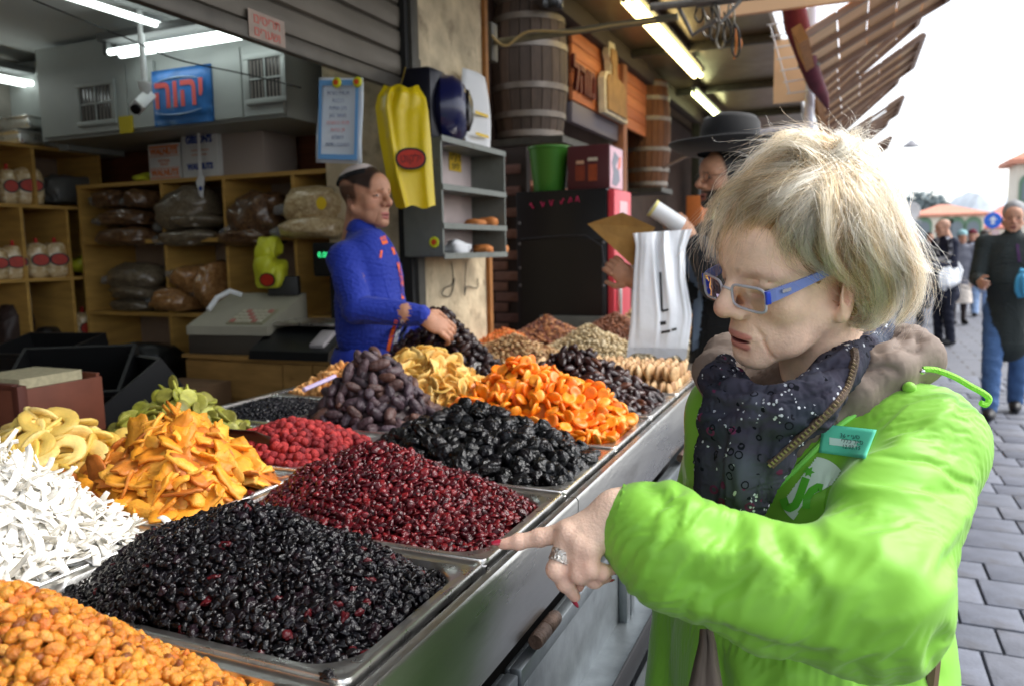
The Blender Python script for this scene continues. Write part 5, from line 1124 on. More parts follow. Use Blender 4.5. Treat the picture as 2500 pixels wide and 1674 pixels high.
for k, (px_, py_, s_) in enumerate(((2238, 490, 5), (2268, 486, 4.5), (2205, 498, 4), (2290, 497, 3.5), (2250, 495, 4), (2222, 500, 4))):
    p = np.array(at(px_, py_, y=400)); t = thing('hill_tree', 'round crowned tree on the hazy hill', 'tree', (p[0], 400, max(p[2]-7, 0)), group='trees on the hazy hill'); r = np.random.default_rng(k); Vt = []; Ft = []
    for q in range(220):
        c = r.normal(size=3)*s_*.42+np.array([0, 0, 6]); a = r.normal(size=(3, 3))*.9; n0 = len(Vt); Vt += list(c+a); Ft.append((n0, n0+1, n0+2))
    link('crown', mesh('crown', Vt, Ft), mat('hazy foliage', srgb(140, 152, 154), .9), t); MB().tube([(0, 0, -6), (0, 0, 3), (.4, 0, 6)], [.5, .35, .1], 6).build('trunk', mat('bark', srgb(80, 70, 60), .9), t)
dsn = thing('satellite_dish', 'white satellite dish on a mast before the cream house', 'dish', (*at(2222, 516, y=40)[:2], 0)); zc = hz_(2222, 516, 40); MB().tube([(0, .1, 0), (0, .1, zc)], .05, 8).build('mast', GM, dsn, True); MB().lathe([(0, .12), (.2, .10), (.32, .05), (.42, -.02), (.40, -.03), (.2, .07), (0, .09)], (0, 0, zc), 20, 'y').build('dish', mat('white dish', srgb(236, 236, 236), .5), dsn, True)
sgn = thing('road_sign', 'round blue road sign with white symbol on a post', 'sign', (*at(2424, 539, y=30)[:2], 0)); zc = hz_(2424, 539, 30); MB().tube([(0, .05, 0), (0, .05, zc+.3)], .03, 8).build('post', GM, sgn, True); MB().lathe([(0, -.02), (.25, -.02), (.26, 0), (0, .01)], (0, 0, zc), 24, 'y').build('disc', mat('blue sign face', srgb(40, 110, 220), .4), sgn, True)
MB().prism([(-.06, zc-.12), (.06, zc-.12), (.03, zc), (.12, zc+.02), (0, zc+.15), (-.12, zc+.02), (-.03, zc)], 'y', -.03, -.021).build('symbol', mat('white symbol', srgb(230, 236, 246), .5), sgn)
box('under_plate', mat('pinkish plate', srgb(226, 196, 196), .5), sgn, -.2, .2, -.01, .01, zc-.52, zc-.3)
lp = thing('street_lamp', 'small grey lamp hanging on a wire over the street', 'lamp', at(2225, 352, y=28)); MB().lathe([(0, .12), (.05, .1), (.26, -.06), (.28, -.08), (0, -.07)], (0, 0, 0), 16).build('shade', mat('grey lamp', srgb(150, 150, 156), .5), lp, True); MB().tube([(-14, 0, .42), (-6, 0, .2), (0, 0, .12), (7, 0, .22), (14, 0, .45)], .006, 5).build('span_wire', HK, lp, True)
# ------------------------------------------------------------------ smooth bodies from blended volumes
def ell(P, c, r, R=None):
    q = P-np.asarray(c, dtype=P.dtype)
    if R is not None: q = q@R
    r = np.asarray(r, dtype=P.dtype); k0 = np.linalg.norm(q/r, axis=1); k1 = np.linalg.norm(q/(r*r), axis=1)
    return k0*(k0-1)/np.maximum(k1, 1e-6)
def cap(P, a, b, ra, rb=None):
    a = np.asarray(a, dtype=float); b = np.asarray(b, dtype=float); rb = ra if rb is None else rb; ab = b-a
    t = np.clip((P-a)@ab/max(ab@ab, 1e-12), 0, 1)
    return np.linalg.norm(P-a-t[:, None]*ab, axis=1)-(ra+(rb-ra)*t)
def chain(P, pts, rs, k=0):
    d = None
    for i in range(len(pts)-1):
        e = cap(P, pts[i], pts[i+1], rs[i], rs[i+1]); d = e if d is None else (smin(d, e, k) if k else np.minimum(d, e))
    return d
def smin(a, b, k):
    h = np.clip(.5+.5*(b-a)/k, 0, 1); return b+(a-b)*h-k*h*(1-h)
def smax(a, b, k): return -smin(-a, -b, k)
def sdf_mesh(fn, lo, hi, h):
    lo = np.asarray(lo, float); hi = np.asarray(hi, float); B = 4
    nb = np.ceil((hi-lo)/(h*B)).astype(int); n = nb*B+1
    cc = np.stack(np.meshgrid(*[(np.arange(k)+.5)*B for k in nb], indexing='ij'), -1).reshape(-1, 3)
    cd_ = np.concatenate([fn(lo+c*h) for c in np.array_split(cc, max(1, len(cc)//60000))])
    D = np.repeat(np.repeat(np.repeat(cd_.reshape(nb), B, 0), B, 1), B, 2); D = np.pad(D, ((0, 1),)*3, mode='edge').astype(np.float32)
    act = np.argwhere(np.abs(cd_.reshape(nb)) < h*B*1.35)
    off = np.stack(np.meshgrid(*[np.arange(B+1)]*3, indexing='ij'), -1).reshape(-1, 3)
    for blk in np.array_split(act, max(1, len(act)//1500)):
        if not len(blk): continue
        idx = (blk[:, None, :]*B+off[None]).reshape(-1, 3); D[idx[:, 0], idx[:, 1], idx[:, 2]] = fn(lo+idx*h)
    s = D < 0
    c = [s[i:n[0]-1+i, j:n[1]-1+j, k:n[2]-1+k] for i in (0, 1) for j in (0, 1) for k in (0, 1)]
    sm = sum(x.astype(np.int8) for x in c); cells = np.argwhere((sm > 0) & (sm < 8)); ids = -np.ones(sm.shape, np.int64); ids[tuple(cells.T)] = np.arange(len(cells))
    cor = np.array([(i, j, k) for i in (0, 1) for j in (0, 1) for k in (0, 1)]); dv = np.stack([D[tuple((cells+o).T)] for o in cor], 1)
    acc = np.zeros((len(cells), 3)); cnt = np.zeros(len(cells))
    for a in range(8):
        for b in range(a+1, 8):
            if np.abs(cor[a]-cor[b]).sum() == 1:
                m = (dv[:, a] < 0) != (dv[:, b] < 0); t = dv[m, a]/(dv[m, a]-dv[m, b]); acc[m] += cor[a]+(cor[b]-cor[a])*t[:, None]; cnt[m] += 1
    V = lo+(cells+acc/cnt[:, None])*h; F = []
    for ax in range(3):
        sl0 = [slice(None)]*3; sl1 = [slice(None)]*3; sl0[ax] = slice(0, -1); sl1[ax] = slice(1, None)
        e = np.argwhere(s[tuple(sl0)] != s[tuple(sl1)]); u, v = (ax+1) % 3, (ax+2) % 3
        e = e[(e[:, u] > 0) & (e[:, v] > 0) & (e[:, u] < n[u]-1) & (e[:, v] < n[v]-1)]
        du = np.zeros(3, int); du[u] = 1; dw = np.zeros(3, int); dw[v] = 1
        q = np.stack([ids[tuple((e-o).T)] for o in (du*0, du, du+dw, dw)], 1); fl = s[tuple(e.T)]
        q[~fl] = q[~fl][:, ::-1]; F.append(q[(q >= 0).all(1)])
    return V, np.concatenate(F)
def vnormals(V, F):
    N = np.zeros_like(V); t = np.cross(V[F[:, 2]]-V[F[:, 0]], V[F[:, 3]]-V[F[:, 1]])
    for k in range(4): np.add.at(N, F[:, k], t)
    return N/np.maximum(np.linalg.norm(N, axis=1), 1e-12)[:, None]
def lap(V, F, it=1, w=.5):
    for _ in range(it):
        A = np.zeros_like(V); c = np.zeros(len(V))
        for k in range(4):
            np.add.at(A, F[:, k], V[F[:, (k+1) % 4]]+V[F[:, (k+3) % 4]]); np.add.at(c, F[:, k], 2)
        V = V+(A/np.maximum(c, 1)[:, None]-V)*w
    return V
def poly_sd(Q, poly):
    """signed distance (inside negative) of 2-D points to a polygon"""
    poly = np.asarray(poly, float); d = np.full(len(Q), 1e9); ins = np.zeros(len(Q), bool)
    for i in range(len(poly)):
        a = poly[i]; b = poly[(i+1) % len(poly)]; ab = b-a; t = np.clip((Q-a)@ab/(ab@ab), 0, 1)
        d = np.minimum(d, np.linalg.norm(Q-a-t[:, None]*ab, axis=1))
        c = ((a[1] > Q[:, 1]) != (b[1] > Q[:, 1])) & (Q[:, 0] < (b[0]-a[0])*(Q[:, 1]-a[1])/((b[1]-a[1]) if b[1] != a[1] else 1e-9)+a[0]); ins ^= c
    return np.where(ins, -d, d)
def line_d(Q, pts):
    """distance and signed side of 2-D points to a polyline, and position 0..1 along it"""
    pts = np.asarray(pts, float); best = np.full(len(Q), 1e9); side = np.zeros(len(Q)); tt = np.zeros(len(Q)); L = np.r_[0, np.cumsum(np.linalg.norm(np.diff(pts, axis=0), axis=1))]
    for i in range(len(pts)-1):
        a, b = pts[i], pts[i+1]; ab = b-a; t = np.clip((Q-a)@ab/(ab@ab), 0, 1); v = Q-a-t[:, None]*ab; d = np.linalg.norm(v, axis=1); m = d < best
        best = np.where(m, d, best); side = np.where(m, np.sign(ab[0]*v[:, 1]-ab[1]*v[:, 0]), side); tt = np.where(m, (L[i]+t*(L[i+1]-L[i]))/L[-1], tt)
    return best, side, tt
def skinmat(name, rough=.48, sss=.12):
    return mat(name, attr='Col', rough=rough, var=.10, vscale=55, bump=.22, bscale=330, sss=sss, sssr=(.010, .004, .002), spec=.4)
SKIN = skinmat('skin')
# ------------------------------------------------------------------ woman in the green rain jacket
HR = np.array([[0.6891, -0.7219, -0.0625], [-0.7099, -0.6552, -0.2584], [-0.1456, -0.2225, 0.964]]); HT = np.array([-0.0614, 1.0388, 1.3711])
def h2w(p): return np.asarray(p)@HR.T+HT
def w2h(p): return (np.asarray(p)-HT)@HR
wm = thing('person', 'blonde woman in a neon green rain jacket pointing at the fruit', 'person', (.0, 1.12, 0)); WL = np.array(wm.location)
def wpart(name, V, F, m, attr=None, smooth=True, parent=None):
    o = link(name, mesh(name, np.asarray(V)-(WL if parent is None else 0), F, smooth, attr), m, wm if parent is None else parent)
    return o
def rotm(ax, deg):
    return np.array(Matrix.Rotation(math.radians(deg), 3, ax))
def head_sdf(P, old=1.0, male=0, ears=True, neck=True):
    X = P.copy(); X[:, 0] = np.abs(X[:, 0])
    d = ell(P, (0, -.014, .040), (.073, .093, .081))
    d = smin(d, ell(P, (0, .030, -.008), (.058, .057, .080)), .03)
    d = smin(d, ell(P, (0, .060, .038), (.050, .034, .040)), .02)                                  # forehead
    jw = .050+.006*male
    d = smin(d, cap(X, (jw, .004, -.050), (.012, .068, -.091), .019, .016), .028)
    d = smin(d, ell(P, (0, .076, -.094), (.023, .018, .016)), .018)
    d = smin(d, ell(X, (.038, .052, -.026), (.023, .022, .024)), .02)
    d = smin(d, ell(X, (.034, .046, -.074), (.020, .022, .020)), .02)
    d = smin(d, ell(P, (0, .072, -.060), (.032, .022, .028)), .018)
    d = smin(d, cap(X, (.008, .086, .023), (.046, .066, .019), .009, .008), .014)
    d = smax(d, -ell(X, (.033, .092, .006), (.018, .012, .011)), .010)
    d = smin(d, ell(X, (.032, .0705, .004), (.0155, .0125, .0125)), .004)
    crease = cap(X, (.018, .084, .010), (.046, .074, .009), .0012); d = smax(d, -crease, .003)
    crease = cap(X, (.020, .082, -.008), (.044, .073, -.010), .0014); d = smax(d, -crease, .005)   # under-eye
    d = smin(d, cap(P, (0, .088, .014), (0, .108, -.018), .0078, .0108), .010)
    d = smin(d, ell(P, (0, .1090, -.0245), (.0135, .0125, .0115)), .008)
    d = smin(d, ell(X, (.0140, .096, -.030), (.0095, .0125, .0095)), .006)
    d = smax(d, -ell(X, (.0068, .1035, -.0385), (.0038, .0055, .004)), .003)
    d = smin(d, ell(P, (0, .0865, -.0625), (.0225, .0105, .0052)), .006)
    d = smin(d, ell(P, (0, .0850, -.0755), (.0195, .0105, .0065)), .006)
    d = smax(d, -ell(P, (0, .099, -.0690), (.0200, .015, .0017)), .002)
    d = smax(d, -ell(P, (0, .094, -.0845), (.014, .005, .003)), .006)
    d = smax(d, -cap(X, (.019, .096, -.032), (.031, .080, -.062), .0016*old), .007*old)
    d = smax(d, -cap(X, (.030, .078, -.068), (.033, .069, -.092), .0014*old), .007*old)
    if ears:
        Re = rotm('X', 12)@rotm('Z', -22)
        e = ell(X, (.0765, -.010, -.022), (.0055, .018, .030), Re); e = smin(e, ell(X, (.074, .0, -.046), (.0055, .0085, .0095)), .008)
        e = smax(e, -ell(X, (.081, -.006, -.016), (.0045, .009, .016), Re), .004)
        d = smin(d, e, .006)
    if neck:
        d = smin(d, cap(P, (0, -.025, -.055), (0, -.055, -.22), .048+.006*male, .058+.008*male), .03)
        d = smin(d, cap(X, (.040, -.012, -.06), (.016, .0, -.17), .013, .014), .02)
    return d
def face_cols(V, base, lips=(150, 62, 62), brow=(128, 98, 76), red=1.0, beard=None, hairc=None, browk=1.0, eye=0):
    c = np.tile(np.array(srgb(*base)), (len(V), 1)); X = V.copy(); X[:, 0] = np.abs(X[:, 0])
    def mix(w, col): nonlocal c; w = np.clip(w, 0, 1)[:, None]; c = c*(1-w)+np.array(srgb(*col))*w
    b = np.array(base)
    mix(red*.55*np.exp(-(np.linalg.norm((X-[0, .112, -.026])/[.014, .02, .012], axis=1)**2)), (206, 120, 108))
    mix(red*.35*np.exp(-(np.linalg.norm((X-[.036, .066, -.026])/[.022, .03, .018], axis=1)**2)), (206, 130, 112))
    mix(red*.4*np.exp(-(np.linalg.norm((X-[.078, -.01, -.025])/[.012, .02, .03], axis=1)**2)), (206, 128, 114))
    mix(.35*np.exp(-(np.linalg.norm((X-[.03, .075, -.012])/[.02, .03, .008], axis=1)**2)), (170, 112, 96))
    lip = np.minimum(ell(V, (0, .0895, -.0625), (.0225, .0115, .0056)), ell(V, (0, .088, -.0755), (.0195, .0115, .0070)))
    mix(1-lip/.0016, lips); mix(1-ell(V, (0, .092, -.0690), (.0190, .012, .0022))/.0010, (110, 54, 50))
    bw = cap(X, (.014, .092, .024), (.046, .070, .027), .0042); mix(browk*(.75-bw/.003), brow)
    la = cap(X, (.020, .086, .0005), (.045, .076, -.001), .0014); mix(1-la/.0012, (52, 38, 34))
    if eye: mix(1-(np.linalg.norm((X-[.031, .083, .0015])/[.0085, .012, .0034], axis=1)-1)/.15, (170, 156, 146)); mix(1-(np.linalg.norm((X-[.033, .083, .0015])/[.0048, .012, .0046], axis=1)-1)/.15, (38, 26, 22))
    if beard is not None:
        w = np.clip((-.042-V[:, 2])/.008, 0, 1)*np.clip((V[:, 1]+.01)/.01, 0, 1)*np.clip((lip-.0008)/.003, 0, 1)*np.clip((-.125-V[:, 2])/-.01, 0, 1); mix(w*beard[0], beard[1])
    if hairc is not None: mix(hairc[0](V), hairc[1])
    return c
def HS(P): return head_sdf(P, .75)
# --- left hand, pointing
def hz(zx, zy, d): return W(1180+zx/4.3565, 1140+zy/4.3565, d)
wr_ = hz(1660, 470, .868); wrist = hz(1440, 500, .862)
fing = {'index': ([hz(900, 690, .868), hz(600, 745, .872), hz(380, 790, .876), hz(205, 815, .879)], [.0128, .0096, .0084, .0062]),
        'middle': ([hz(905, 730, .857), hz(775, 1085, .846), hz(870, 1225, .850), hz(975, 1375, .858)], [.0125, .0102, .0090, .0062]),
        'ring': ([hz(1010, 830, .848), hz(1020, 1130, .838), hz(1180, 1190, .848), hz(1310, 1165, .860)], [.0122, .0100, .0088, .0062]),
        'pinky': ([hz(1130, 900, .843), hz(1140, 1090, .832), hz(1260, 1110, .838), hz(1370, 1085, .846)], [.0112, .0090, .0080, .0058]),
        'thumb': ([hz(1150, 760, .885), hz(1090, 980, .892), hz(1030, 1150, .884), hz(1010, 1260, .872)], [.014, .011, .0098, .0068])}
def hand_sdf(P):
    d = cap(P, wr_, wrist, .027, .0245)
    palm = None
    for k, w0 in (('index', .0135), ('middle', .0135), ('ring', .013), ('pinky', .012)):
        e = cap(P, wrist+(fing[k][0][0]-wrist)*.05, fing[k][0][0], .0185, w0); palm = e if palm is None else smin(palm, e, .012)
    palm = smin(palm, cap(P, wrist, fing['thumb'][0][0], .018, .015), .014)
    d = smin(d, palm, .02)
    for k in ('index', 'middle', 'ring', 'pinky', 'thumb'):
        pts, rs = fing[k]; e = chain(P, pts, rs, .004)
        for q in (1, 2): e = smin(e, ell(P, pts[q], (rs[q]*1.09,)*3), .003)
        d = smin(d, e, .006)
    for k in ('index', 'middle', 'ring', 'pinky'):                                # knuckle heads and tendons
        p = fing[k][0][0]; back = -ray(1400, 1260); back = back/np.linalg.norm(back)
        d = smin(d, ell(P, p+back*.006+np.array([0, 0, .003]), (.0085,)*3), .007)
        d = smin(d, cap(P, p+back*.0085, wrist+back*.016+(p-wrist)*.12, .0030, .0022), .007)
    return d
allp = np.array([p for v in fing.values() for p in v[0]]+[wr_, wrist]); nkb = h2w((0, -.05, -.20)); arm_p = [nkb, nkb+(W(2246, 1080, .965)-nkb)*.5-np.array([0, 0, .03]), W(2246, 1080, .965), W(2118, 1455, .805), W(1880, 1422, .82), W(1680, 1345, .845), wr_]
def body_sdf(P):
    d = smin(HS(w2h(P)), chain(P, arm_p, [.05, .045, .04, .034, .032, .028, .027], .02), .02)
    near = (P > allp.min(0)-.06).all(1) & (P < allp.max(0)+.06).all(1)
    if near.any(): d[near] = smin(d[near], hand_sdf(P[near]), .012)
    return d
bpts = np.concatenate([allp, np.array(arm_p), h2w(np.array([(x, y, z) for x in (-.08, .08) for y in (-.11, .12) for z in (-.22, .125)]))])
BV_, BF_ = sdf_mesh(body_sdf, bpts.min(0)-.05, bpts.max(0)+.05, .0018); BV_ = lap(BV_, BF_, 1, .3); hl = w2h(BV_)
hc = np.tile(np.array(srgb(240, 206, 182)), (len(BV_), 1))
for k in fing:
    for q, a_ in ((1, .35), (2, .3), (3, .5), (0, .4)):
        m_ = a_*np.exp(-(np.linalg.norm(BV_-fing[k][0][q], axis=1)/.013)**2)[:, None]; hc = hc*(1-m_)+np.array(srgb(206, 132, 114))*m_
isf = (np.linalg.norm(hl, axis=1) < .19)[:, None]
body = wpart('body', BV_, BF_, SKIN, {'Col': np.where(isf, face_cols(hl, (242, 206, 180), (208, 140, 128), (160, 124, 98)), hc)})
NAIL = mat('red nail polish', srgb(176, 44, 66), .18, coat=.6)
def nail(k, up, L=.0075, w=.0045):
    pts, rs = fing[k]; t = pts[3]-pts[2]; t /= np.linalg.norm(t); u = np.asarray(up, float); u -= t*(u@t); u /= np.linalg.norm(u); s = np.cross(t, u)
    V, F = ico(3); V2 = np.stack([V[:, 0]*w, V[:, 1]*L, V[:, 2]*.0018], 1); V2[:, 2] -= (V2[:, 0]**2)*60; c = pts[3]+t*.0045+u*rs[3]*.72
    wpart('nail', c+V2[:, :1]*s+V2[:, 1:2]*t+V2[:, 2:3]*u, F, NAIL)
toc = -ray(1300, 1300)/np.linalg.norm(ray(1300, 1300))
nail('index', np.array([0, 0, 1])+.5*toc, .0085); nail('middle', toc*.2+np.array([-.6, -.6, -.6]), .0085); nail('ring', np.array([0, 0, -1.])+toc*.3); nail('pinky', np.array([0, 0, -1.])+toc*.4)
# ring
a, b = fing['middle'][0][0], fing['middle'][0][1]; t = (b-a)/np.linalg.norm(b-a); c = a+(b-a)*.62
u = np.cross(t, [0, 0, 1]); u /= np.linalg.norm(u); s = np.cross(t, u); prof = [(.0104, -.0065), (.0122, -.0066), (.0126, -.004), (.0121, -.0035), (.0122, .0035), (.0126, .004), (.0122, .0066), (.0104, .0065)]
V = []; F = []; n = 28
for j in range(n):
    q = 2*math.pi*j/n
    for r, z in prof: V.append(c+(u*math.cos(q)+s*math.sin(q))*r+t*z)
for j in range(n):
    for i in range(len(prof)): a2, b2 = j*len(prof)+i, ((j+1) % n)*len(prof)+i; i2 = (i+1) % len(prof); F.append((a2, b2, ((j+1) % n)*len(prof)+i2, j*len(prof)+i2))
wpart('finger_ring', V, F, mat('silver ring', (.75, .72, .66), .22, 1, bump=.5, bscale=300))
# --- jacket: torso + sleeves
TL, TF, TU = np.array([.934, -.357, 0]), np.array([-.357, -.934, 0]), np.array([0, 0, 1.0]); TB = np.stack([TL, TF, TU], 1)
O = np.array([-.035, 1.13, 1.165])
shL, shR = W(2246, 1080, .965), np.array([-.150, 1.20, 1.150]); elb = W(2118, 1455, .805); cuf = W(1548, 1272, .858); fa1 = W(1650, 1338, .845); fa2 = W(1880, 1422, .82)
hipz = O+np.array([.01, .0, -.50])
elR = shR+np.array([-.055, -.02, -.27]); wrR = elR+np.array([-.02, -.06, -.22])
def zz(*p): return [(1640+x/1.794, 800+y/1.794) for x, y in p]
OPEN = [(1775, 800), (1750, 900), (1733, 962), (1748, 1023), (1740, 1112), (1730, 1300), (1800, 1300)]+zz((325, 775), (440, 622), (560, 505), (655, 420), (735, 335), (830, 290), (950, 225), (1050, 120), (1075, -60), (900, -200), (500, -200))
def torso_sdf(P, g=0.0):
    d = ell(P, O-TU*.13, (.158+g, .120+g, .20+g), TB); d = smin(d, ell(P, O-TU*.34+TF*.015, (.170+g, .140+g, .22+g), TB), .06)
    d = smin(d, cap(P, shL, shR, .062+g), .05); d = smin(d, cap(P, O-TU*.34, O-TU*.62, .165+g, .185+g), .05)
    d = smin(d, cap(P, O-TU*.02-TF*.02, O+TU*.06-TF*.05, .085+g, .072+g), .05)
    return d
def jacket_sdf(P):
    d = torso_sdf(P, .012)
    pj = proj(P); cut = poly_sd(pj[:, :2], OPEN)*pj[:, 2]/FPX
    front = (P-O)@TF
    d = smax(d, -np.where(front > -.075, cut, .1), .006)
    aL = chain(P, [shL, elb], [.070, .070]); aL = smin(aL, chain(P, [elb, fa2, fa1, W(1590, 1290, .855), cuf], [.072, .064, .060, .056, .034], .02), .035)
    aR = smin(chain(P, [shR, elR], [.064, .062]), chain(P, [elR, wrR], [.062, .05]), .03)
    d = smin(d, aL, .022); d = smin(d, aR, .02)
    # cut below the hem
    return smax(d, (O[2]-.52)-P[:, 2], .004)
lo = np.minimum(np.minimum(O-.36, cuf-.09), wrR-.1); hi = np.maximum(O+.33, shL+.12); lo[2] = O[2]-.54; hi[2] = O[2]+.17
JV, JF = sdf_mesh(jacket_sdf, lo, hi, .0048)
JV = lap(JV, JF, 3, .5)
JN = vnormals(JV, JF)
# folds: polylines in photo pixels (region 1640,800 scale 1.794) with width px, height mm, ridge + / valley -
FOLDS = [(zz((1185, 705), (900, 705), (720, 700), (560, 760), (430, 840)), 22, 9, 0), (zz((1300, 700), (1000, 690), (760, 690)), 26, -6, 0),
         (zz((640, 800), (700, 900), (820, 960), (880, 975)), 20, 5, 1), (zz((880, 870), (900, 970), (870, 1060)), 22, 5, 1),
         (zz((430, 850), (520, 980), (620, 1130), (715, 1290)), 15, -9, 0), (zz((470, 850), (570, 990), (680, 1160), (725, 1290)), 18, 7, 1), (zz((300, 940), (460, 1050), (520, 1075)), 24, 5, 1),
         (zz((520, 1070), (600, 1190), (715, 1295)), 20, 5, 1), (zz((660, 1160), (770, 1130), (880, 1130)), 20, 4, 1), (zz((810, 1245), (900, 1290), (1010, 1260), (1150, 1160), (1250, 1050)), 24, 7, 0),
         (zz((800, 1270), (900, 1330), (1020, 1290)), 18, -5, 0), (zz((1345, 720), (1230, 880), (1080, 1080), (1000, 1230)), 34, 6, 0), (zz((1340, 800), (1240, 960), (1130, 1100)), 26, -5, 0),
         (zz((1040, 440), (960, 520), (860, 570), (740, 690)), 22, 8, 1), (zz((1130, 400), (1050, 450), (900, 560)), 22, -5, 0), (zz((1250, 330), (1100, 420), (960, 520)), 26, 5, 0),
         (zz((0, 700), (120, 790), (300, 800), (430, 850)), 30, 8, 0), (zz((60, 760), (200, 870), (330, 900)), 26, -5, 0), (zz((0, 880), (150, 960), (320, 960)), 26, 5, 0), (zz((20, 1060), (180, 1130), (330, 1110)), 30, -5, 0),
         (zz((120, 1250), (260, 1330), (450, 1390), (700, 1420)), 26, -6, 0), (zz((80, 1190), (260, 1260), (500, 1330), (800, 1370)), 34, 5, 0),
         (zz((-110, 560), (-60, 640), (20, 690)), 18, 6, 1), (zz((-120, 620), (-40, 720), (60, 800)), 20, -5, 0),
         (zz((240, 1400), (290, 1470), (350, 1568)), 22, 6, 0), (zz((190, 1390), (210, 1480), (230, 1568)), 16, -7, 0), (zz((500, 1440), (520, 1568)), 30, 5, 0), (zz((800, 1430), (860, 1568)), 30, -5, 0), (zz((1060, 1380), (1090, 1460), (1080, 1568)), 22, 6, 0), (zz((950, 1400), (1000, 1480), (990, 1568)), 22, -5, 0),
         (zz((60, 250), (90, 450), (70, 660)), 18, 5, 0), (zz((130, 250), (140, 480), (120, 700)), 14, -6, 0), (zz((20, 430), (40, 600), (30, 760)), 20, -4, 0),
         (zz((1200, 960), (1215, 1050), (1240, 1110)), 10, -3, 0), (zz((1260, 250), (1280, 340), (1230, 480), (1200, 590)), 9, -3, 0), (zz((890, 560), (1010, 565), (1120, 560), (1200, 590), (1260, 640), (1350, 680)), 9, -3, 0),
         (zz((1215, 1300), (1150, 1420), (1160, 1568)), 26, -8, 0)]
def apply_folds(V, N, folds, gain=1.0):
    pj = proj(V); view = CP-V; view /= np.linalg.norm(view, axis=1)[:, None]; fac = np.clip(np.einsum('ij,ij->i', view, N)*3, 0, 1)
    disp = np.zeros(len(V))
    for pts, w, a, sharp in folds:
        bb = np.asarray(pts); m = (pj[:, 0] > bb[:, 0].min()-4*w) & (pj[:, 0] < bb[:, 0].max()+4*w) & (pj[:, 1] > bb[:, 1].min()-4*w) & (pj[:, 1] < bb[:, 1].max()+4*w)
        d, s, t = line_d(pj[m, :2], pts); e = np.clip(np.minimum(t, 1-t)/.18, 0, 1)**.7
        pr = np.exp(-(d/(w*.85))**1.15) if not sharp else np.exp(-np.where(s > 0, d/(w*.4), d/(w*1.9)))
        disp[m] += a*.001*pr*e
    return V+N*(disp*fac*gain)[:, None]
def buckle(V0, F, N, V, ex, its=170, bend=.0125, lim=(-.015, .017), grav=.00003):
    """cloth relaxation: the fabric is longer than the surface it lies on, so it buckles into folds"""
    E = np.sort(np.concatenate([F[:, [0, 1]], F[:, [1, 2]], F[:, [2, 3]], F[:, [3, 0]], F[:, [0, 2]], F[:, [1, 3]]]), 1); E = np.unique(E, axis=0); i, j = E[:, 0], E[:, 1]; n = len(V0)
    e0 = V0[j]-V0[i]; L0 = np.linalg.norm(e0, axis=1); L = L0*(1+ex(.5*(V0[i]+V0[j]), e0/L0[:, None])); deg = np.bincount(i, minlength=n)+np.bincount(j, minlength=n)
    st = F[:, [0, 1, 2, 3]]; D = V-V0
    for it in range(its):
        P = V0+D; d = P[j]-P[i]; ln = np.linalg.norm(d, axis=1); c = d*(.5*(ln-L)/np.maximum(ln, 1e-6))[:, None]
        A = np.stack([np.bincount(i, c[:, k], n)-np.bincount(j, c[:, k], n) for k in range(3)], 1); D = D+1.6*A/deg[:, None]*2
        M_ = np.stack([np.bincount(i, D[j, k], n)+np.bincount(j, D[i, k], n) for k in range(3)], 1)/deg[:, None]; D = D+bend*(M_-D); D[:, 2] -= grav
        dn = np.einsum('ij,ij->i', D, N); D = D+N*(np.clip(dn, *lim)-dn)[:, None]
        t = D-N*np.einsum('ij,ij->i', D, N)[:, None]; tl = np.linalg.norm(t, axis=1); D = D-t*(np.clip(tl-.010, 0, None)/np.maximum(tl, 1e-9))[:, None]
    return V0+D
axU, axF = (elb-shL)/np.linalg.norm(elb-shL), (cuf-elb)/np.linalg.norm(cuf-elb); axD = axF*.75+np.array([0, 0, .66]); axD /= np.linalg.norm(axD)
def excess(M_, e):
    tF = np.exp(-(np.maximum(chain(M_, [elb, fa2, fa1, cuf], [.07, .06, .06, .04]), 0)/.015)**2); tU = np.exp(-(np.maximum(cap(M_, shL, elb, .07), 0)/.015)**2)*(1-tF)
    logo = poly_sd(proj(M_)[:, :2], zz((420, 880), (640, 400), (930, 430), (820, 640), (560, 880)))
    return (tF*.14*(e@axD)**2+tU*.13*np.abs(e@(axU*.7+TL*.7))**2+(1-tF)*(1-tU)*.09*(e@TL)**2)*np.clip(logo/25, .1, 1)
jr = np.random.default_rng(4); JV0 = JV.copy()
JV = buckle(JV0, JF, JN, apply_folds(JV0, JN, FOLDS, 2.1)+JN*(.0012*wob(JV0, 45, 2)+.0008*wob(JV0, 100, 5))[:, None], excess)
pjv = proj(JV0)
NEON = mat('neon green nylon', (.225, .53, .050), .46, sss=.0, spec=.32, bump=.06, bscale=500, sheen=.15)
n_ = NEON.node_tree.nodes; l_ = NEON.node_tree.links; tc_ = n_.new('ShaderNodeTexCoord'); nz1 = n_.new('ShaderNodeTexNoise'); nz1.inputs['Scale'].default_value = 6; nz1.inputs['Detail'].default_value = 3
mx_ = n_.new('ShaderNodeMix'); mx_.data_type = 'RGBA'; mx_.inputs['Factor'].default_value = .12; l_.new(tc_.outputs['Object'], nz1.inputs['Vector']); l_.new(tc_.outputs['Object'], mx_.inputs[6]); l_.new(nz1.outputs['Color'], mx_.inputs[7])
vo_ = n_.new('ShaderNodeTexVoronoi'); vo_.feature = 'SMOOTH_F1'; vo_.inputs['Smoothness'].default_value = .35; vo_.inputs['Scale'].default_value = 17; l_.new(mx_.outputs[2], vo_.inputs['Vector'])
bp_ = n_.new('ShaderNodeBump'); bp_.inputs['Strength'].default_value = .05; bp_.inputs['Distance'].default_value = .012; l_.new(vo_.outputs['Distance'], bp_.inputs['Height']); l_.new(bp_.outputs[0], n_['Principled BSDF'].inputs['Normal'])
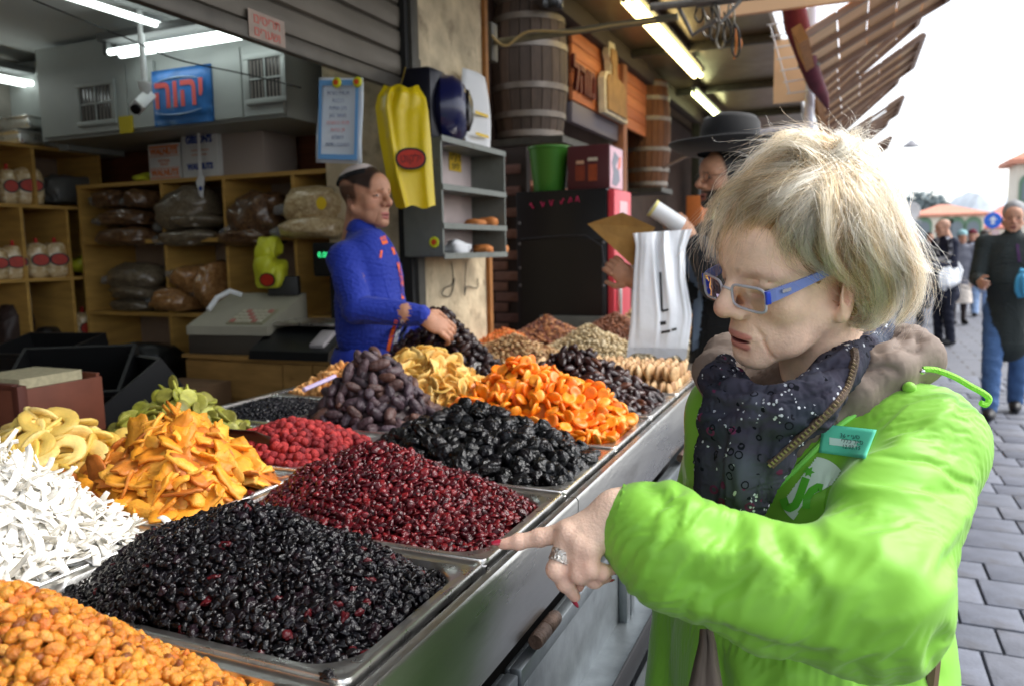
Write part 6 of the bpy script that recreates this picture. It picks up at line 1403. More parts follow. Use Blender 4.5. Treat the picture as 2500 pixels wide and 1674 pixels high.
jk = wpart('rain_jacket', JV, JF, NEON); sb_ = jk.modifiers.new('smooth', 'SUBSURF'); sb_.levels = 1; sb_.render_levels = 1
from mathutils.bvhtree import BVHTree
BV = BVHTree.FromPolygons([tuple(v) for v in JV], [tuple(map(int, f)) for f in JF])
def onto(px, py, off=.002):
    r = ray(px, py); r = r/np.linalg.norm(r); hit = BV.ray_cast(Vector(CP), Vector(r))
    return np.array(hit[0])-r*off if hit[0] is not None else None
def onto2(px, py, off): p = onto(px, py, off); return p if p is not None else W(px, py, .925)
def decal(name, V2, F2, m, off=.002, strict=False):
    V = []; last = W(2000, 1150, .9)
    for x, y in V2:
        p = onto(x, y, off); last = p if p is not None else last; V.append(last)
    if strict:
        dp = proj(np.array(V))[:, 2]; md = np.median(dp); F2 = [f for f in F2 if np.ptp(dp[list(f)]) < .012 and min(dp[list(f)]) > md-.035]
    return wpart(name, V, F2, m)
def grid_quad(c, n=14, mth=8):
    V = []; F = []
    for i in range(n+1):
        for j in range(mth+1):
            u, v = i/n, j/mth; p = [(1-u)*(1-v)*np.array(c[0])[k]+u*(1-v)*np.array(c[1])[k]+u*v*np.array(c[2])[k]+(1-u)*v*np.array(c[3])[k] for k in (0, 1)]; V.append(p)
    for i in range(n):
        for j in range(mth): a = i*(mth+1)+j; F.append((a, a+mth+1, a+mth+2, a+1))
    return V, F
def clip_disc(c, r, keep, n=110, rings=36):
    V = [c]; F = []
    for k in range(1, rings+1):
        for j in range(n): a = 2*math.pi*j/n; V.append((c[0]+r*k/rings*math.cos(a), c[1]+r*k/rings*math.sin(a)))
    for j in range(n): F.append((0, 1+j, 1+(j+1) % n))
    for k in range(rings-1):
        for j in range(n): a = 1+k*n+j; b = 1+k*n+(j+1) % n; F.append((a, a+n, b+n, b))
    V = np.array(V); ok = poly_sd(V, keep) < 0; return V, [f for f in F if all(ok[i] for i in f)]
WLOGO = mat('white jacket print', srgb(222, 238, 226), .4); GLOGO = mat('leaf green print', srgb(92, 184, 52), .4)
keep = zz((430, 830), (640, 550), (800, 560), (775, 620), (700, 690), (600, 740), (560, 800), (530, 868), (440, 856))
V, F = clip_disc((1640+620/1.794, 800+715/1.794), 152/1.794, keep); decal('logo_disc', V, F, WLOGO, .0022, True)
def stroke(name, pts, w, m, off=.0032):
    pts = np.array(zz(*pts)); V = []; F = []; fine = []
    for i in range(len(pts)-1):
        for t in np.linspace(0, 1, 5)[:-1]: fine.append(pts[i]*(1-t)+pts[i+1]*t)
    fine.append(pts[-1]); fine = np.array(fine)
    for i, p in enumerate(fine):
        t = fine[min(i+1, len(fine)-1)]-fine[max(i-1, 0)]; t /= np.linalg.norm(t); nrm = np.array([-t[1], t[0]])*w/2/1.794; V += [p+nrm, p, p-nrm]
    for i in range(len(fine)-1): F += [(i*3, i*3+1, i*3+4, i*3+3), (i*3+1, i*3+2, i*3+5, i*3+4)]
    return decal(name, V, F, m, off, True)
stroke('letter_j', ((588, 655), (572, 700), (556, 745), (540, 775), (518, 788), (498, 778), (488, 745)), 36, GLOGO)
stroke('letter_c', ((660, 700), (640, 695), (612, 712), (592, 745), (588, 790)), 34, GLOGO)
sp = []
for k in range(12): r_ = 27 if k % 2 == 0 else 14; a = math.pi/6*k+.15; sp.append((600+r_*math.cos(a), 628+r_*math.sin(a)))
spz = zz((600, 628), *sp); decal('logo_star', spz, [(0, 1+k, 1+(k+1) % 12) for k in range(12)], GLOGO, .0032)
TEAL = mat('teal sticker', srgb(96, 208, 176), .5)
cor = zz((662, 420), (898, 446), (848, 572), (644, 544)); V, F = grid_quad(cor); stk = decal('paper_sticker', V, F, TEAL, .004); sm = stk.modifiers.new('thickness', 'SOLIDIFY'); sm.thickness = .0006
cw = zz((690, 478), (845, 500), (850, 530), (690, 510)); V, F = grid_quad(cw); decal('sticker_band', V, F, mat('white band print', srgb(206, 236, 226), .5), .0052)
def tex_on(s, c, size, ang, m, off, name='sticker_text'):
    cu = bpy.data.curves.new('t', 'FONT'); cu.body = s; cu.size = size; cu.align_x = 'CENTER'; cu.align_y = 'CENTER'; cu.resolution_u = 2; o = bpy.data.objects.new('t', cu); COL.objects.link(o); bpy.context.view_layer.update()
    me = bpy.data.meshes.new_from_object(o.evaluated_get(bpy.context.evaluated_depsgraph_get())); COL.objects.unlink(o); bpy.data.objects.remove(o)
    v2 = [(1640+(c[0]+v.co.x*math.cos(ang)+v.co.y*math.sin(ang))/1.794, 800+(c[1]+v.co.x*math.sin(ang)-v.co.y*math.cos(ang))/1.794) for v in me.vertices]
    return decal(name, v2, [tuple(p.vertices) for p in me.polygons], m, off)
INK = mat('dark ink', srgb(30, 50, 60), .5)
for s_, c_, z_ in (('36 ףיעס', (780, 474), 26), ('יללכ רויס', (790, 497), 26), ('12.03.15', (786, 522), 24)): tex_on(s_, c_, z_, .1, INK, .0062)
ca, cb2 = W(1560, 1280, .858), W(1500, 1262, .862); ax = (cb2-ca)/np.linalg.norm(cb2-ca); u_ = np.cross(ax, [0, 0, 1]); u_ /= np.linalg.norm(u_); v_ = np.cross(ax, u_); V = []; F = []; n = 72
for i, (t, r_) in enumerate(((0, .042), (.25, .0395), (.45, .036), (.6, .038), (.8, .0345), (1, .037), (1.02, .031), (.6, .030))):
    for j in range(n): a = 2*math.pi*j/n; rr = r_+(.0022*math.sin(13*a+i*.3)+.0012*math.sin(29*a))*(i < 6); V.append(ca+(cb2-ca)*t+(u_*math.cos(a)+v_*math.sin(a))*rr)
for i in range(7):
    for j in range(n): F.append((i*n+j, i*n+(j+1) % n, (i+1)*n+(j+1) % n, (i+1)*n+j))
wpart('elastic_cuff', V, F, NEON)
# zip edge, cord, toggle, snap
EDGE = mat('pale green zip tape', srgb(150, 240, 110), .5)
zp = [onto(*p, off=.001) for p in zz((352, 806), (440, 712), (540, 620), (640, 520), (735, 425), (850, 345), (960, 262), (1050, 205), (1100, 172))]; zp = [p for p in zp if p is not None]
b = MB().tube([Vector(p-WL) for p in zp], .0036, 8); o = b.build('zip_edge', EDGE, wm, True)
cpz = zz((1100, 180), (1160, 185), (1240, 215), (1310, 255), (1365, 285), (1390, 310), (1375, 335), (1352, 326)); V = []; cp_ = []
for x, y in cpz:
    p = onto(x, y, .004); cp_.append(p if p is not None else W(x, y, float(proj(cp_[-1])[2]) if cp_ else .925))
o = cable('draw_cord', '', [p-WL for p in cp_], .0036, mat('neon cord', (.34, .92, .08), .6, bump=.6, bscale=400), parent=wm)
p = onto2(*zz((1040, 262))[0], .006); V, F = ico(3); wpart('cord_toggle', V*np.array([.008, .008, .0075])+p, F, NEON); p = onto2(*zz((1098, 190))[0], .003); wpart('snap', V*.0035+p, F, mat('chrome snap', (.7, .7, .7), .2, 1))
# collar flap of the green jacket, inner taupe jacket, scarf
TAUPE = mat('taupe quilted jacket', srgb(134, 120, 110), .7, var=.10, vscale=30, bump=.08, bscale=90, spec=.25)
def tp(p, d): return W(p[0], p[1], d)
def jd(px, py, fb):
    p = onto(px, py, 0); return float(proj(p)[2]) if p is not None else fb
cA = [tp(p, jd(*q, f)+e) for p, q, f, e in (((1950, 1090), (1990, 1110), .93, .026), ((2010, 1030), (2060, 1060), .93, .030), ((2090, 955), (2150, 1000), .93, .034), ((2165, 900), (2240, 950), .93, .036), ((2235, 872), (2290, 930), .95, .05))]+[tp((2215, 862), 1.05), tp((2050, 830), 1.12)]
def inner_sdf(P):
    d = torso_sdf(P, .002)
    col = chain(P, cA, [.014, .018, .024, .028, .030, .034, .04], .02)
    col = smin(col, chain(P, [tp((1775, 1010), 1.05), tp((1745, 905), 1.10), tp((1778, 868), 1.14), tp((1900, 840), 1.17)], [.022, .026, .03, .035], .02), .02)
    return smin(d, col, .02)
lo = O-np.array([.30, .26, .25]); hi = O+np.array([.26, .26, .19])
IV, IF = sdf_mesh(inner_sdf, lo, hi, .0045); IN = vnormals(IV, IF)
IV = apply_folds(IV, IN, [(zz((950, 40), (1060, 30), (1130, 60)), 14, -4, 0), (zz((880, 100), (1000, 80), (1080, 110)), 14, -3, 0), (zz((820, 180), (930, 160), (1010, 190)), 14, -3, 0), (zz((1075, 20), (1080, 90), (1060, 110)), 12, -4, 0)])
IV = buckle(IV, IF, IN, IV+IN*(.0016*wob(IV, 60, 5))[:, None], lambda M_, e: .12*(e@TL)**2+.05, 60, .05, (-.0018, .0022)); wpart('inner_jacket', IV, IF, TAUPE)
# scarf
SP = lambda zx, zy, d: W(1640+zx/1.794, 800+zy/1.794, d)
def scarf_sdf(P):
    ch = [([(232, 150, 1.06), (205, 225, 1.0), (250, 305, .95), (370, 350, .92), (500, 348, .90), (620, 292, .905), (720, 190, .935), (810, 95, 1.0), (900, 25, 1.06)], [.014, .022, .026, .026, .026, .025, .024, .024, .024]),
          ([(270, 215, 1.0), (320, 300, .95), (430, 322, .935), (560, 300, .93), (680, 205, .95), (800, 80, 1.03)], [.016, .018, .017, .017, .019, .022]),
          ([(225, 300, .98), (235, 400, .95), (330, 430, .93), (470, 420, .91), (600, 350, .905), (690, 280, .912)], [.022, .030, .032, .030, .026, .018]),
          ([(240, 420, .96), (225, 560, .965), (225, 680, .965), (240, 800, .965)], [.030, .032, .032, .032]), ([(330, 440, .935), (325, 560, .93), (305, 680, .94), (290, 800, .95)], [.030, .034, .034, .03]),
          ([(430, 440, .92), (415, 540, .915), (360, 640, .92), (325, 740, .93)], [.027, .030, .027, .024])]
    d = None
    for pts, rs in ch:
        e = chain(P, [SP(*p) for p in pts], rs, .012); d = e if d is None else smin(d, e, .007)
    return d
pp = np.array([SP(*p) for p in ((170, 60, 1.06), (920, -40, 1.08), (240, 850, .98), (520, 300, .86), (150, 600, .95), (900, 0, .9))])
SV, SF = sdf_mesh(scarf_sdf, pp.min(0)-.05, pp.max(0)+.05, .003); SN = vnormals(SV, SF)
ff = []
for k in range(44):
    r = random.Random(k); t0 = r.uniform(-1, 1); x0, y0 = r.uniform(180, 700), r.uniform(80, 460)
    ff.append((zz((x0-120, y0+20+60*t0), (x0, y0+30), (x0+120, y0-40*t0)), r.choice((6, 8, 10)), r.choice((-5.5, 4.5, -4.5)), 0))
for k in range(22):
    r = random.Random(k+90); x0 = r.uniform(190, 420); ff.append((zz((x0+30, 430), (x0, 560), (x0+r.uniform(-40, 30), 770)), 8, r.choice((-6, 5)), 0))
SV = buckle(SV, SF, SN, apply_folds(SV, SN, ff)+SN*(.001*wob(SV, 90, 7))[:, None], lambda M_, e: np.full(len(M_), .10), 90, .02, (-.008, .009))
SCARF = mat('printed scarf', srgb(52, 58, 66), .92, spec=.12)
def scarf_nodes(m):
    n = m.node_tree.nodes; l = m.node_tree.links; b = n['Principled BSDF']; tc = n.new('ShaderNodeTexCoord')
    nz_ = n.new('ShaderNodeTexNoise'); nz_.inputs['Scale'].default_value = 7; l.new(tc.outputs['Object'], nz_.inputs['Vector'])
    r0 = n.new('ShaderNodeValToRGB'); r0.color_ramp.elements[0].color = (*srgb(44, 49, 58), 1); r0.color_ramp.elements[1].color = (*srgb(92, 99, 112), 1); e = r0.color_ramp.elements.new(.5); e.color = (*srgb(64, 62, 74), 1); r0.color_ramp.elements[0].position = .35; r0.color_ramp.elements[-1].position = .68
    l.new(nz_.outputs['Fac'], r0.inputs[0]); col = r0.outputs[0]
    def layer(sc, lo_, hi_, c, msk=None, rand=1.0, mt=.55):
        nonlocal col
        v = n.new('ShaderNodeTexVoronoi'); v.inputs['Scale'].default_value = sc; v.inputs['Randomness'].default_value = rand; l.new(tc.outputs['Object'], v.inputs['Vector'])
        a = n.new('ShaderNodeMath'); a.operation = 'GREATER_THAN'; a.inputs[1].default_value = lo_; l.new(v.outputs['Distance'], a.inputs[0])
        b2 = n.new('ShaderNodeMath'); b2.operation = 'LESS_THAN'; b2.inputs[1].default_value = hi_; l.new(v.outputs['Distance'], b2.inputs[0])
        mu = n.new('ShaderNodeMath'); mu.operation = 'MULTIPLY'; l.new(a.outputs[0], mu.inputs[0]); l.new(b2.outputs[0], mu.inputs[1])
        n3 = n.new('ShaderNodeTexNoise'); n3.inputs['Scale'].default_value = msk; l.new(tc.outputs['Object'], n3.inputs['Vector']); g_ = n.new('ShaderNodeMath'); g_.operation = 'GREATER_THAN'; g_.inputs[1].default_value = mt; l.new(n3.outputs['Fac'], g_.inputs[0])
        m3 = n.new('ShaderNodeMath'); m3.operation = 'MULTIPLY'; l.new(mu.outputs[0], m3.inputs[0]); l.new(g_.outputs[0], m3.inputs[1])
        mx = n.new('ShaderNodeMix'); mx.data_type = 'RGBA'; l.new(m3.outputs[0], mx.inputs['Factor']); l.new(col, mx.inputs[6]); mx.inputs[7].default_value = (*srgb(*c), 1); col = mx.outputs[2]
    layer(38, .12, .22, (96, 44, 70), 9, mt=.5); layer(170, -1, .30, (200, 204, 210), 26, mt=.58); layer(34, -1, .20, (208, 210, 210), 14, mt=.60); layer(60, .20, .30, (22, 24, 30), 11, mt=.48); layer(95, .10, .26, (168, 174, 182), 18, mt=.63)
    l.new(col, b.inputs['Base Color'])
scarf_nodes(SCARF); wpart('scarf', SV, SF, SCARF)
bz = BVHTree.FromPolygons([tuple(v) for v in np.concatenate([IV, SV])], [tuple(map(int, f)) for f in np.concatenate([IF, SF+len(IV)])])
def onto_i(px, py, off=.002):
    r = ray(px, py); r = r/np.linalg.norm(r); hit = bz.ray_cast(Vector(CP), Vector(r)); return np.array(hit[0])-r*off if hit[0] is not None else None
zt_ = [onto_i(*p) for p in zz((800, 100), (800, 150), (770, 250), (720, 330), (620, 430), (520, 520), (430, 600))]; zt_ = [p for p in zt_ if p is not None]
zt2 = cable('zipper', '', [p-WL for p in zt_], .0052, mat('brown zip tape', srgb(92, 74, 60), .7, bump=.7, bscale=260), parent=wm)
for i in range(40):
    k = i/39*(len(zt_)-1); a = int(min(k, len(zt_)-2)); p = zt_[a]*(1-(k-a))+zt_[a+1]*(k-a); o = MB().box(-.0022, .0022, -.0010, .0010, -.0010, .0010).build('zip_tooth', mat('brass tooth', srgb(150, 130, 104), .4, .6), wm); o.location = p-WL-ray(1950, 1000)*.006; o.rotation_euler = (.3, .7, .2)
# trousers below the jacket, shoes on the ground
def leg_sdf(P):
    d = ell(P, O-TU*.52, (.16, .125, .12), TB)
    for s_ in (1, -1):
        h = O+TL*.085*s_-TU*.52; k_ = O+TL*.09*s_+TF*.02-TU*.80; a_ = np.array([*(O+TL*.10*s_)[:2], .09])
        d = smin(d, chain(P, [h, k_, a_], [.085, .065, .055]), .03); d = smin(d, cap(P, a_+np.array([0, 0, -.045])-TF*.02, a_+TF*.16+np.array([0, 0, -.055]), .042, .036), .02)
    return smax(d, .002-P[:, 2], .004)
V, F = sdf_mesh(leg_sdf, O-np.array([.32, .32, 1.17]), O+np.array([.3, .3, -.40]), .011); wpart('trousers', V, F, mat('dark trousers', srgb(46, 46, 52), .8))
# cloth bag strap ends at the hem
cable('bag_strap', '', [W(2283, 1560, .93)-WL, W(2278, 1620, .94)-WL, W(2270, 1700, .95)-WL, W(2268, 1800, .97)-WL], .008, mat('brown strap', srgb(116, 96, 74), .7), parent=wm)
V = []; F = []
pz = [(1724, 1535, 3), (1727, 1570, 9), (1724, 1620, 19), (1722, 1674, 31), (1718, 1740, 42)]
for i, (x, y, w) in enumerate(pz):
    for s_, dd in ((-1, .0), (-.4, -.012), (.1, .004), (.6, -.010), (1, .004)): V.append(W(x+s_*w, y, .90+dd))
for i in range(len(pz)-1):
    for j in range(4): a = i*5+j; F.append((a, a+1, a+6, a+5))
o = wpart('cloth_bag', V, F, mat('grey brown bag cloth', srgb(112, 100, 90), .8)); sm = o.modifiers.new('thickness', 'SOLIDIFY'); sm.thickness = .006
# ------------------------------------------------------------------ glasses
def hpart(name, b, m, smooth=True):
    V = h2w(np.array(b.V)); return wpart(name, V, b.F, m, smooth=smooth)
CLR = mat('clear blue frame', srgb(206, 208, 220), .12, coat=.5, alpha=.72, spec=.7); BLUF = mat('blue translucent temple', srgb(126, 146, 212), .15, coat=.6, alpha=.82)
LENS = bpy.data.materials.new('lens glass'); LENS.use_nodes = True; ln = LENS.node_tree; ln.nodes.clear()
o_ = ln.nodes.new('ShaderNodeOutputMaterial'); tr = ln.nodes.new('ShaderNodeBsdfTransparent'); gl = ln.nodes.new('ShaderNodeBsdfGlossy'); gl.inputs['Roughness'].default_value = .03; mxs = ln.nodes.new('ShaderNodeMixShader'); fz = ln.nodes.new('ShaderNodeFresnel'); fz.inputs[0].default_value = 1.5
ln.links.new(fz.outputs[0], mxs.inputs[0]); ln.links.new(tr.outputs[0], mxs.inputs[1]); ln.links.new(gl.outputs[0], mxs.inputs[2]); ln.links.new(mxs.outputs[0], o_.inputs[0])
GZ = -.006
for s_ in (1, -1):
    pts = []
    for a in np.linspace(0, 2*math.pi, 33)[:-1]:
        cx, cz = math.copysign(abs(math.cos(a))**.45, math.cos(a)), math.copysign(abs(math.sin(a))**.5, math.sin(a))
        x = .0355+.0255*cx; z = GZ+.0145*cz-.002*cx*(cz < 0); pts.append((s_*x, .1035-.0045*(x/.06)**2*2, z))
    hpart('lens_rim', MB().tube([Vector(p) for p in pts+[pts[0]]], .0017, 8, False), CLR)
    n = len(pts); V = pts+[(s_*.0355, .1035-.0032, GZ)]; b = MB().add(V, [(i, (i+1) % n, n) for i in range(n)]); hpart('lens', b, LENS)
    b = MB(); T = [(.0605, .094, GZ+.004, .0075, .0035), (.0655, .084, GZ+.0065, .0075, .003), (.070, .055, GZ+.011, .006, .0025), (.0745, .020, GZ+.017, .0045, .0022), (.0765, -.008, GZ+.020, .0035, .002)]
    V = []; F = []
    for x, y, z, h, w in T:
        for dx, dz in ((-w/2, -h), (w/2, -h), (w/2, h), (-w/2, h)): V.append((s_*(x+dx), y, z+dz))
    for i in range(len(T)-1):
        for j in range(4): F.append((i*4+j, i*4+(j+1) % 4, i*4+4+(j+1) % 4, i*4+4+j))
    F += [(3, 2, 1, 0), tuple(len(V)-4+j for j in range(4))]
    hpart('temple', MB().add(V, F), BLUF, False)
    b = MB().box(s_*.0675-.001, s_*.0675+.0035*s_, .066, .078, GZ+.0075, GZ+.0115); hpart('temple_plate', b, mat('silver plate', (.7, .7, .68), .25, 1), False)
    b = MB().box(min(s_*.0595, s_*.0645), max(s_*.0595, s_*.0645), .0885, .0955, GZ-.004, GZ+.0115, bev=.001); hpart('hinge_block', b, mat('deep blue acetate', srgb(40, 70, 190), .2))
hpart('bridge', MB().tube([Vector((-.0105, .1025, GZ+.006)), Vector((0, .1065, GZ+.009)), Vector((.0105, .1025, GZ+.006))], .0018, 8), CLR)
# ------------------------------------------------------------------ hair: a dense shell and windblown strands
def shell_sdf(P):
    X = P.copy(); X[:, 0] = np.abs(X[:, 0])
    d = ell(P, (0, -.016, .046), (.082, .100, .088)); d = smin(d, ell(P, (0, -.072, -.005), (.080, .062, .085)), .03); d = smin(d, ell(X, (.060, -.035, .005), (.032, .062, .062)), .02)
    d = smax(d, -ell(P, (0, .105, -.035), (.11, .098, .105)), .01); d = smax(d, -ell(X, (.085, .004, -.040), (.04, .034, .048)), .01)
    d = smax(d, -ell(P, (0, -.01, -.13), (.075, .09, .06)), .01)
    return d
V, F = sdf_mesh(shell_sdf, (-.12, -.16, -.13), (.12, .12, .17), .0035)
V = V+vnormals(V, F)*(.004*wob(V, 60, 3))[:, None]
HB = mat('dark blonde under hair', srgb(150, 112, 70), .6, var=.3, vscale=60, stretch=(1, 1, .3))
SHV = h2w(V); wpart('hair_base', SHV, F, HB)
hb = BVHTree.FromPolygons([tuple(v) for v in SHV], [tuple(map(int, f)) for f in F])
HD0 = float(proj(HT)[2])
def hdepth(px, py, last):
    r = ray(px, py); rl = np.linalg.norm(r); hit = hb.ray_cast(Vector(CP), Vector(r/rl))
    return hit[3]/rl if hit[0] is not None else last
def g1(*p): return np.array([(1660+x/2.2405, 260+y/2.2405) for x, y in p])
SHEETS = {
 'A': [((690, 330), (560, 330), (420, 360), (310, 440), (235, 560), (180, 680), (150, 780), (140, 850)), ((700, 360), (580, 390), (440, 440), (330, 530), (250, 640), (200, 740), (185, 820), (205, 880)),
       ((720, 390), (600, 440), (470, 500), (370, 590), (310, 680), (265, 770), (240, 840), (250, 885)), ((745, 410), (640, 480), (530, 560), (455, 640), (410, 720), (400, 790), (440, 840), (520, 865)),
       ((760, 430), (660, 500), (560, 590), (480, 680), (450, 760), (480, 830), (570, 870), (680, 895)), ((780, 440), (700, 530), (620, 640), (570, 740), (580, 810), (660, 860), (750, 900), (830, 950)), ((800, 440), (760, 560), (710, 680), (690, 770), (720, 840), (790, 900), (860, 950), (930, 990))],
 'B': [((800, 430), (790, 560), (770, 680), (770, 780), (810, 870), (870, 930), (930, 965), (985, 975)), ((820, 420), (850, 560), (870, 700), (880, 800), (920, 880), (970, 930), (1020, 980), (1050, 1050)),
       ((840, 400), (910, 540), (960, 690), (990, 820), (1030, 920), (1070, 1010), (1080, 1100), (1040, 1180)), ((860, 380), (970, 510), (1050, 660), (1100, 800), (1140, 920), (1170, 1030), (1160, 1130), (1090, 1200)),
       ((880, 350), (1020, 450), (1120, 600), (1190, 760), (1240, 900), (1260, 1030), (1230, 1140), (1150, 1210)), ((890, 310), (1040, 380), (1150, 520), (1230, 690), (1290, 840), (1320, 980), (1300, 1100), (1220, 1180)), ((880, 270), (990, 280), (1075, 390), (1150, 550), (1230, 710), (1300, 850), (1330, 960), (1310, 1060))],
 'C': [((760, 400), (720, 330), (650, 270), (560, 240), (470, 270), (390, 320), (310, 380), (240, 450)), ((770, 380), (740, 290), (680, 220), (600, 190), (520, 210), (450, 260), (380, 300), (330, 330)),
       ((790, 370), (780, 270), (750, 205), (700, 170), (630, 160), (570, 180), (530, 210), (520, 240)), ((810, 360), (820, 270), (820, 200), (800, 165), (770, 150), (730, 145), (700, 150), (680, 165)),
       ((830, 360), (870, 270), (900, 205), (920, 180), (930, 165), (935, 150), (930, 140), (925, 130)), ((850, 360), (920, 270), (980, 215), (1010, 195), (1030, 185), (1045, 180), (1055, 177), (1065, 175)), ((870, 350), (960, 290), (1040, 260), (1080, 280), (1100, 310), (1120, 350), (1130, 390), (1140, 430))],
 'D': [((1000, 985), (1015, 1040), (1010, 1100), (985, 1150), (945, 1175), (915, 1175), (900, 1165), (895, 1150)), ((1030, 960), (1055, 1050), (1050, 1120), (1020, 1175), (975, 1195), (940, 1195), (920, 1185), (910, 1170)), ((1070, 940), (1115, 1040), (1115, 1130), (1080, 1195), (1025, 1215), (985, 1215), (955, 1205), (940, 1190))],
 'E': [((830, 380), (900, 480), (940, 600), (960, 700), (990, 800), (1040, 880), (1110, 950), (1190, 1000)), ((860, 360), (990, 460), (1080, 590), (1150, 720), (1220, 820), (1290, 890), (1350, 930), (1410, 940)), ((880, 320), (1060, 420), (1170, 590), (1240, 740), (1300, 830), (1360, 880), (1390, 900), (1420, 905))]}
rh = np.random.default_rng(11); PTS, SZ, RAD, TONE, NPT = [], [], [], [], 15
def resample(p, n):
    L = np.r_[0, np.cumsum(np.linalg.norm(np.diff(p, axis=0), axis=1))]; t = np.linspace(0, L[-1], 60); q = np.stack([np.interp(t, L, p[:, k]) for k in (0, 1)], 1)
    for _ in range(14): q[1:-1] = q[1:-1]*.5+.25*(q[:-2]+q[2:])
    return q[np.linspace(0, 59, n).astype(int)]
GD = {}
for k, gs in SHEETS.items():
    out = []
    for g in gs:
        if k in 'AB': g = ((g[0][0]+(130 if k == 'A' else -90), g[0][1]-(20 if k == 'A' else 40)),)+tuple(g)
        q = resample(g1(*g), NPT); d = []; last = HD0-.06
        for x, y in q: last = hdepth(x, y, last); d.append(last)
        d = np.array(d)
        for _ in range(4): d[1:-1] = d[1:-1]*.5+.25*(d[:-2]+d[2:])
        out.append(np.concatenate([q, d[:, None]], 1))
    GD[k] = np.array(out)
sv = np.linspace(0, 1, NPT)
def strands(k, n, nclump, lift, spread, thick, ln=(.7, 1.0), clump=.75, wild=0.0, rs=1.0):
    G = GD[k]; m = len(G)-1
    for i in range(n):
        u = rh.uniform(0, m); uc = (math.floor(u/m*nclump)+.5)/nclump*m; w = clump*sv**.6; ue = u*(1-w)+uc*w
        i0 = np.clip(ue.astype(int), 0, m-1); f = (ue-i0)[:, None]; P = G[i0, np.arange(NPT)]*(1-f)+G[i0+1, np.arange(NPT)]*f
        s0 = rh.uniform(0, .35)*(rh.uniform() < .75); s1 = rh.uniform(*ln); idx = s0+(s1-s0)*sv; P = np.stack([np.interp(idx, sv, P[:, c]) for c in range(3)], 1)
        seed = math.floor(uc*97)+ord(k); rc = np.random.default_rng(seed); lay = rh.beta(1.3, 2.2)
        a1, a2, p1, p2 = rc.normal(size=4); env = np.sin(np.pi*np.clip(sv*1.05, 0, 1))*.6+sv
        ox = spread*(a1*1.3*env*np.sin(2.2*sv+p1)+.8*env*np.sin(7*sv+p2*3)+.55*rh.normal()*env+wild*rh.normal()*sv**2*3); oy = spread*(a2*1.2*env*np.sin(2.0*sv+p2)+.55*rh.normal()*env+wild*rh.normal()*sv**2*3)
        cd2 = rc.normal(); dd = -lift*lay*np.clip(sv*4, .25, 1)-.004+.008*cd2*np.sin(3.2*sv+p1)*np.clip(sv*3, 0, 1); TONE.append(float(np.clip(.5+.27*rc.normal()+.14*rh.normal()+.22*(lay-.35), 0, 1)))
        rx, ry = rh.normal(size=2)*26*rs; ox = ox+rx*(1-sv)**2; oy = oy+ry*.7*(1-sv)**2
        PTS.append(np.stack([W(x, y, z) for x, y, z in zip(P[:, 0]+ox, P[:, 1]+oy, P[:, 2]+dd)])); SZ.append(NPT); RAD.append(thick*(1-.75*sv**2)*rh.uniform(.7, 1.25))
strands('A', 2600, 24, .020, 8, .00030); strands('A', 340, 60, .026, 16, .00022, (.8, 1.1), .3, .6); strands('B', 4600, 34, .022, 7, .00032); strands('B', 500, 70, .03, 14, .00020, (.8, 1.12), .3, .6)
strands('C', 2600, 30, .022, 9, .00030, (.55, 1.0)); strands('C', 420, 60, .030, 18, .00018, (.7, 1.2), .4, .5); strands('D', 900, 14, .012, 5, .0003); strands('E', 900, 20, .03, 7, .0003, (.6, .95)); strands('E', 160, 60, .03, 14, .00018, (.8, 1.05), .2, .7)
NV = len(PTS)
for i in range(NV):                                   # far side of the head: mirror in the head's own frame
    if i % 2 == 0:
        q = w2h(PTS[i]); 
        if q[0, 0] > -.01: q[:, 0] = -q[:, 0]-.002; q = np.array([0, -.02, .03])+(q-np.array([0, -.02, .03]))*.87; PTS.append(h2w(q)); SZ.append(NPT); RAD.append(RAD[i]); TONE.append(TONE[i])
for i in range(46):                                   # loose flyaways on the crown
    a = g1((rh.uniform(380, 1060), rh.uniform(190, 330)))[0]; d0 = hdepth(*a, HD0-.06)-.012; ang = rh.uniform(-2.6, -.6); L = rh.uniform(35, 90); cv = rh.normal()*1.6
    t = np.linspace(0, 1, NPT); x = a[0]+L*np.cumsum(np.cos(ang+cv*t))/NPT; y = a[1]+L*np.cumsum(np.sin(ang+cv*t))/NPT
    PTS.append(np.stack([W(xx, yy, d0+.02*tt) for xx, yy, tt in zip(x, y, t)])); SZ.append(NPT); RAD.append(.00014*(1-.6*t)); TONE.append(.75)
hcv = bpy.data.hair_curves.new('hair_strands'); hcv.add_curves(SZ)
hcv.attributes['position'].data.foreach_set('vector', (np.concatenate(PTS)-WL).astype(np.float32).ravel())
ra = hcv.attributes.get('radius') or hcv.attributes.new('radius', 'FLOAT', 'POINT'); ra.data.foreach_set('value', np.concatenate(RAD).astype(np.float32))
HM = bpy.data.materials.new('blonde hair'); HM.use_nodes = True; hn = HM.node_tree; hn.nodes.clear(); ho_ = hn.nodes.new('ShaderNodeOutputMaterial'); hp = hn.nodes.new('ShaderNodeBsdfHairPrincipled'); hp.parametrization = 'COLOR'; hp.inputs['Roughness'].default_value = .32; hp.inputs['Radial Roughness'].default_value = .45
ta = hcv.attributes.new('tone', 'FLOAT', 'CURVE'); ta.data.foreach_set('value', np.array(TONE, dtype=np.float32)); hi_ = hn.nodes.new('ShaderNodeAttribute'); hi_.attribute_name = 'tone'; rp = hn.nodes.new('ShaderNodeValToRGB'); rp.color_ramp.elements[0].color = (*srgb(122, 82, 50), 1); rp.color_ramp.elements[1].color = (*srgb(244, 216, 176), 1); rp.color_ramp.elements[0].position = .12; rp.color_ramp.elements[1].position = .85; e = rp.color_ramp.elements.new(.45); e.color = (*srgb(204, 158, 110), 1)
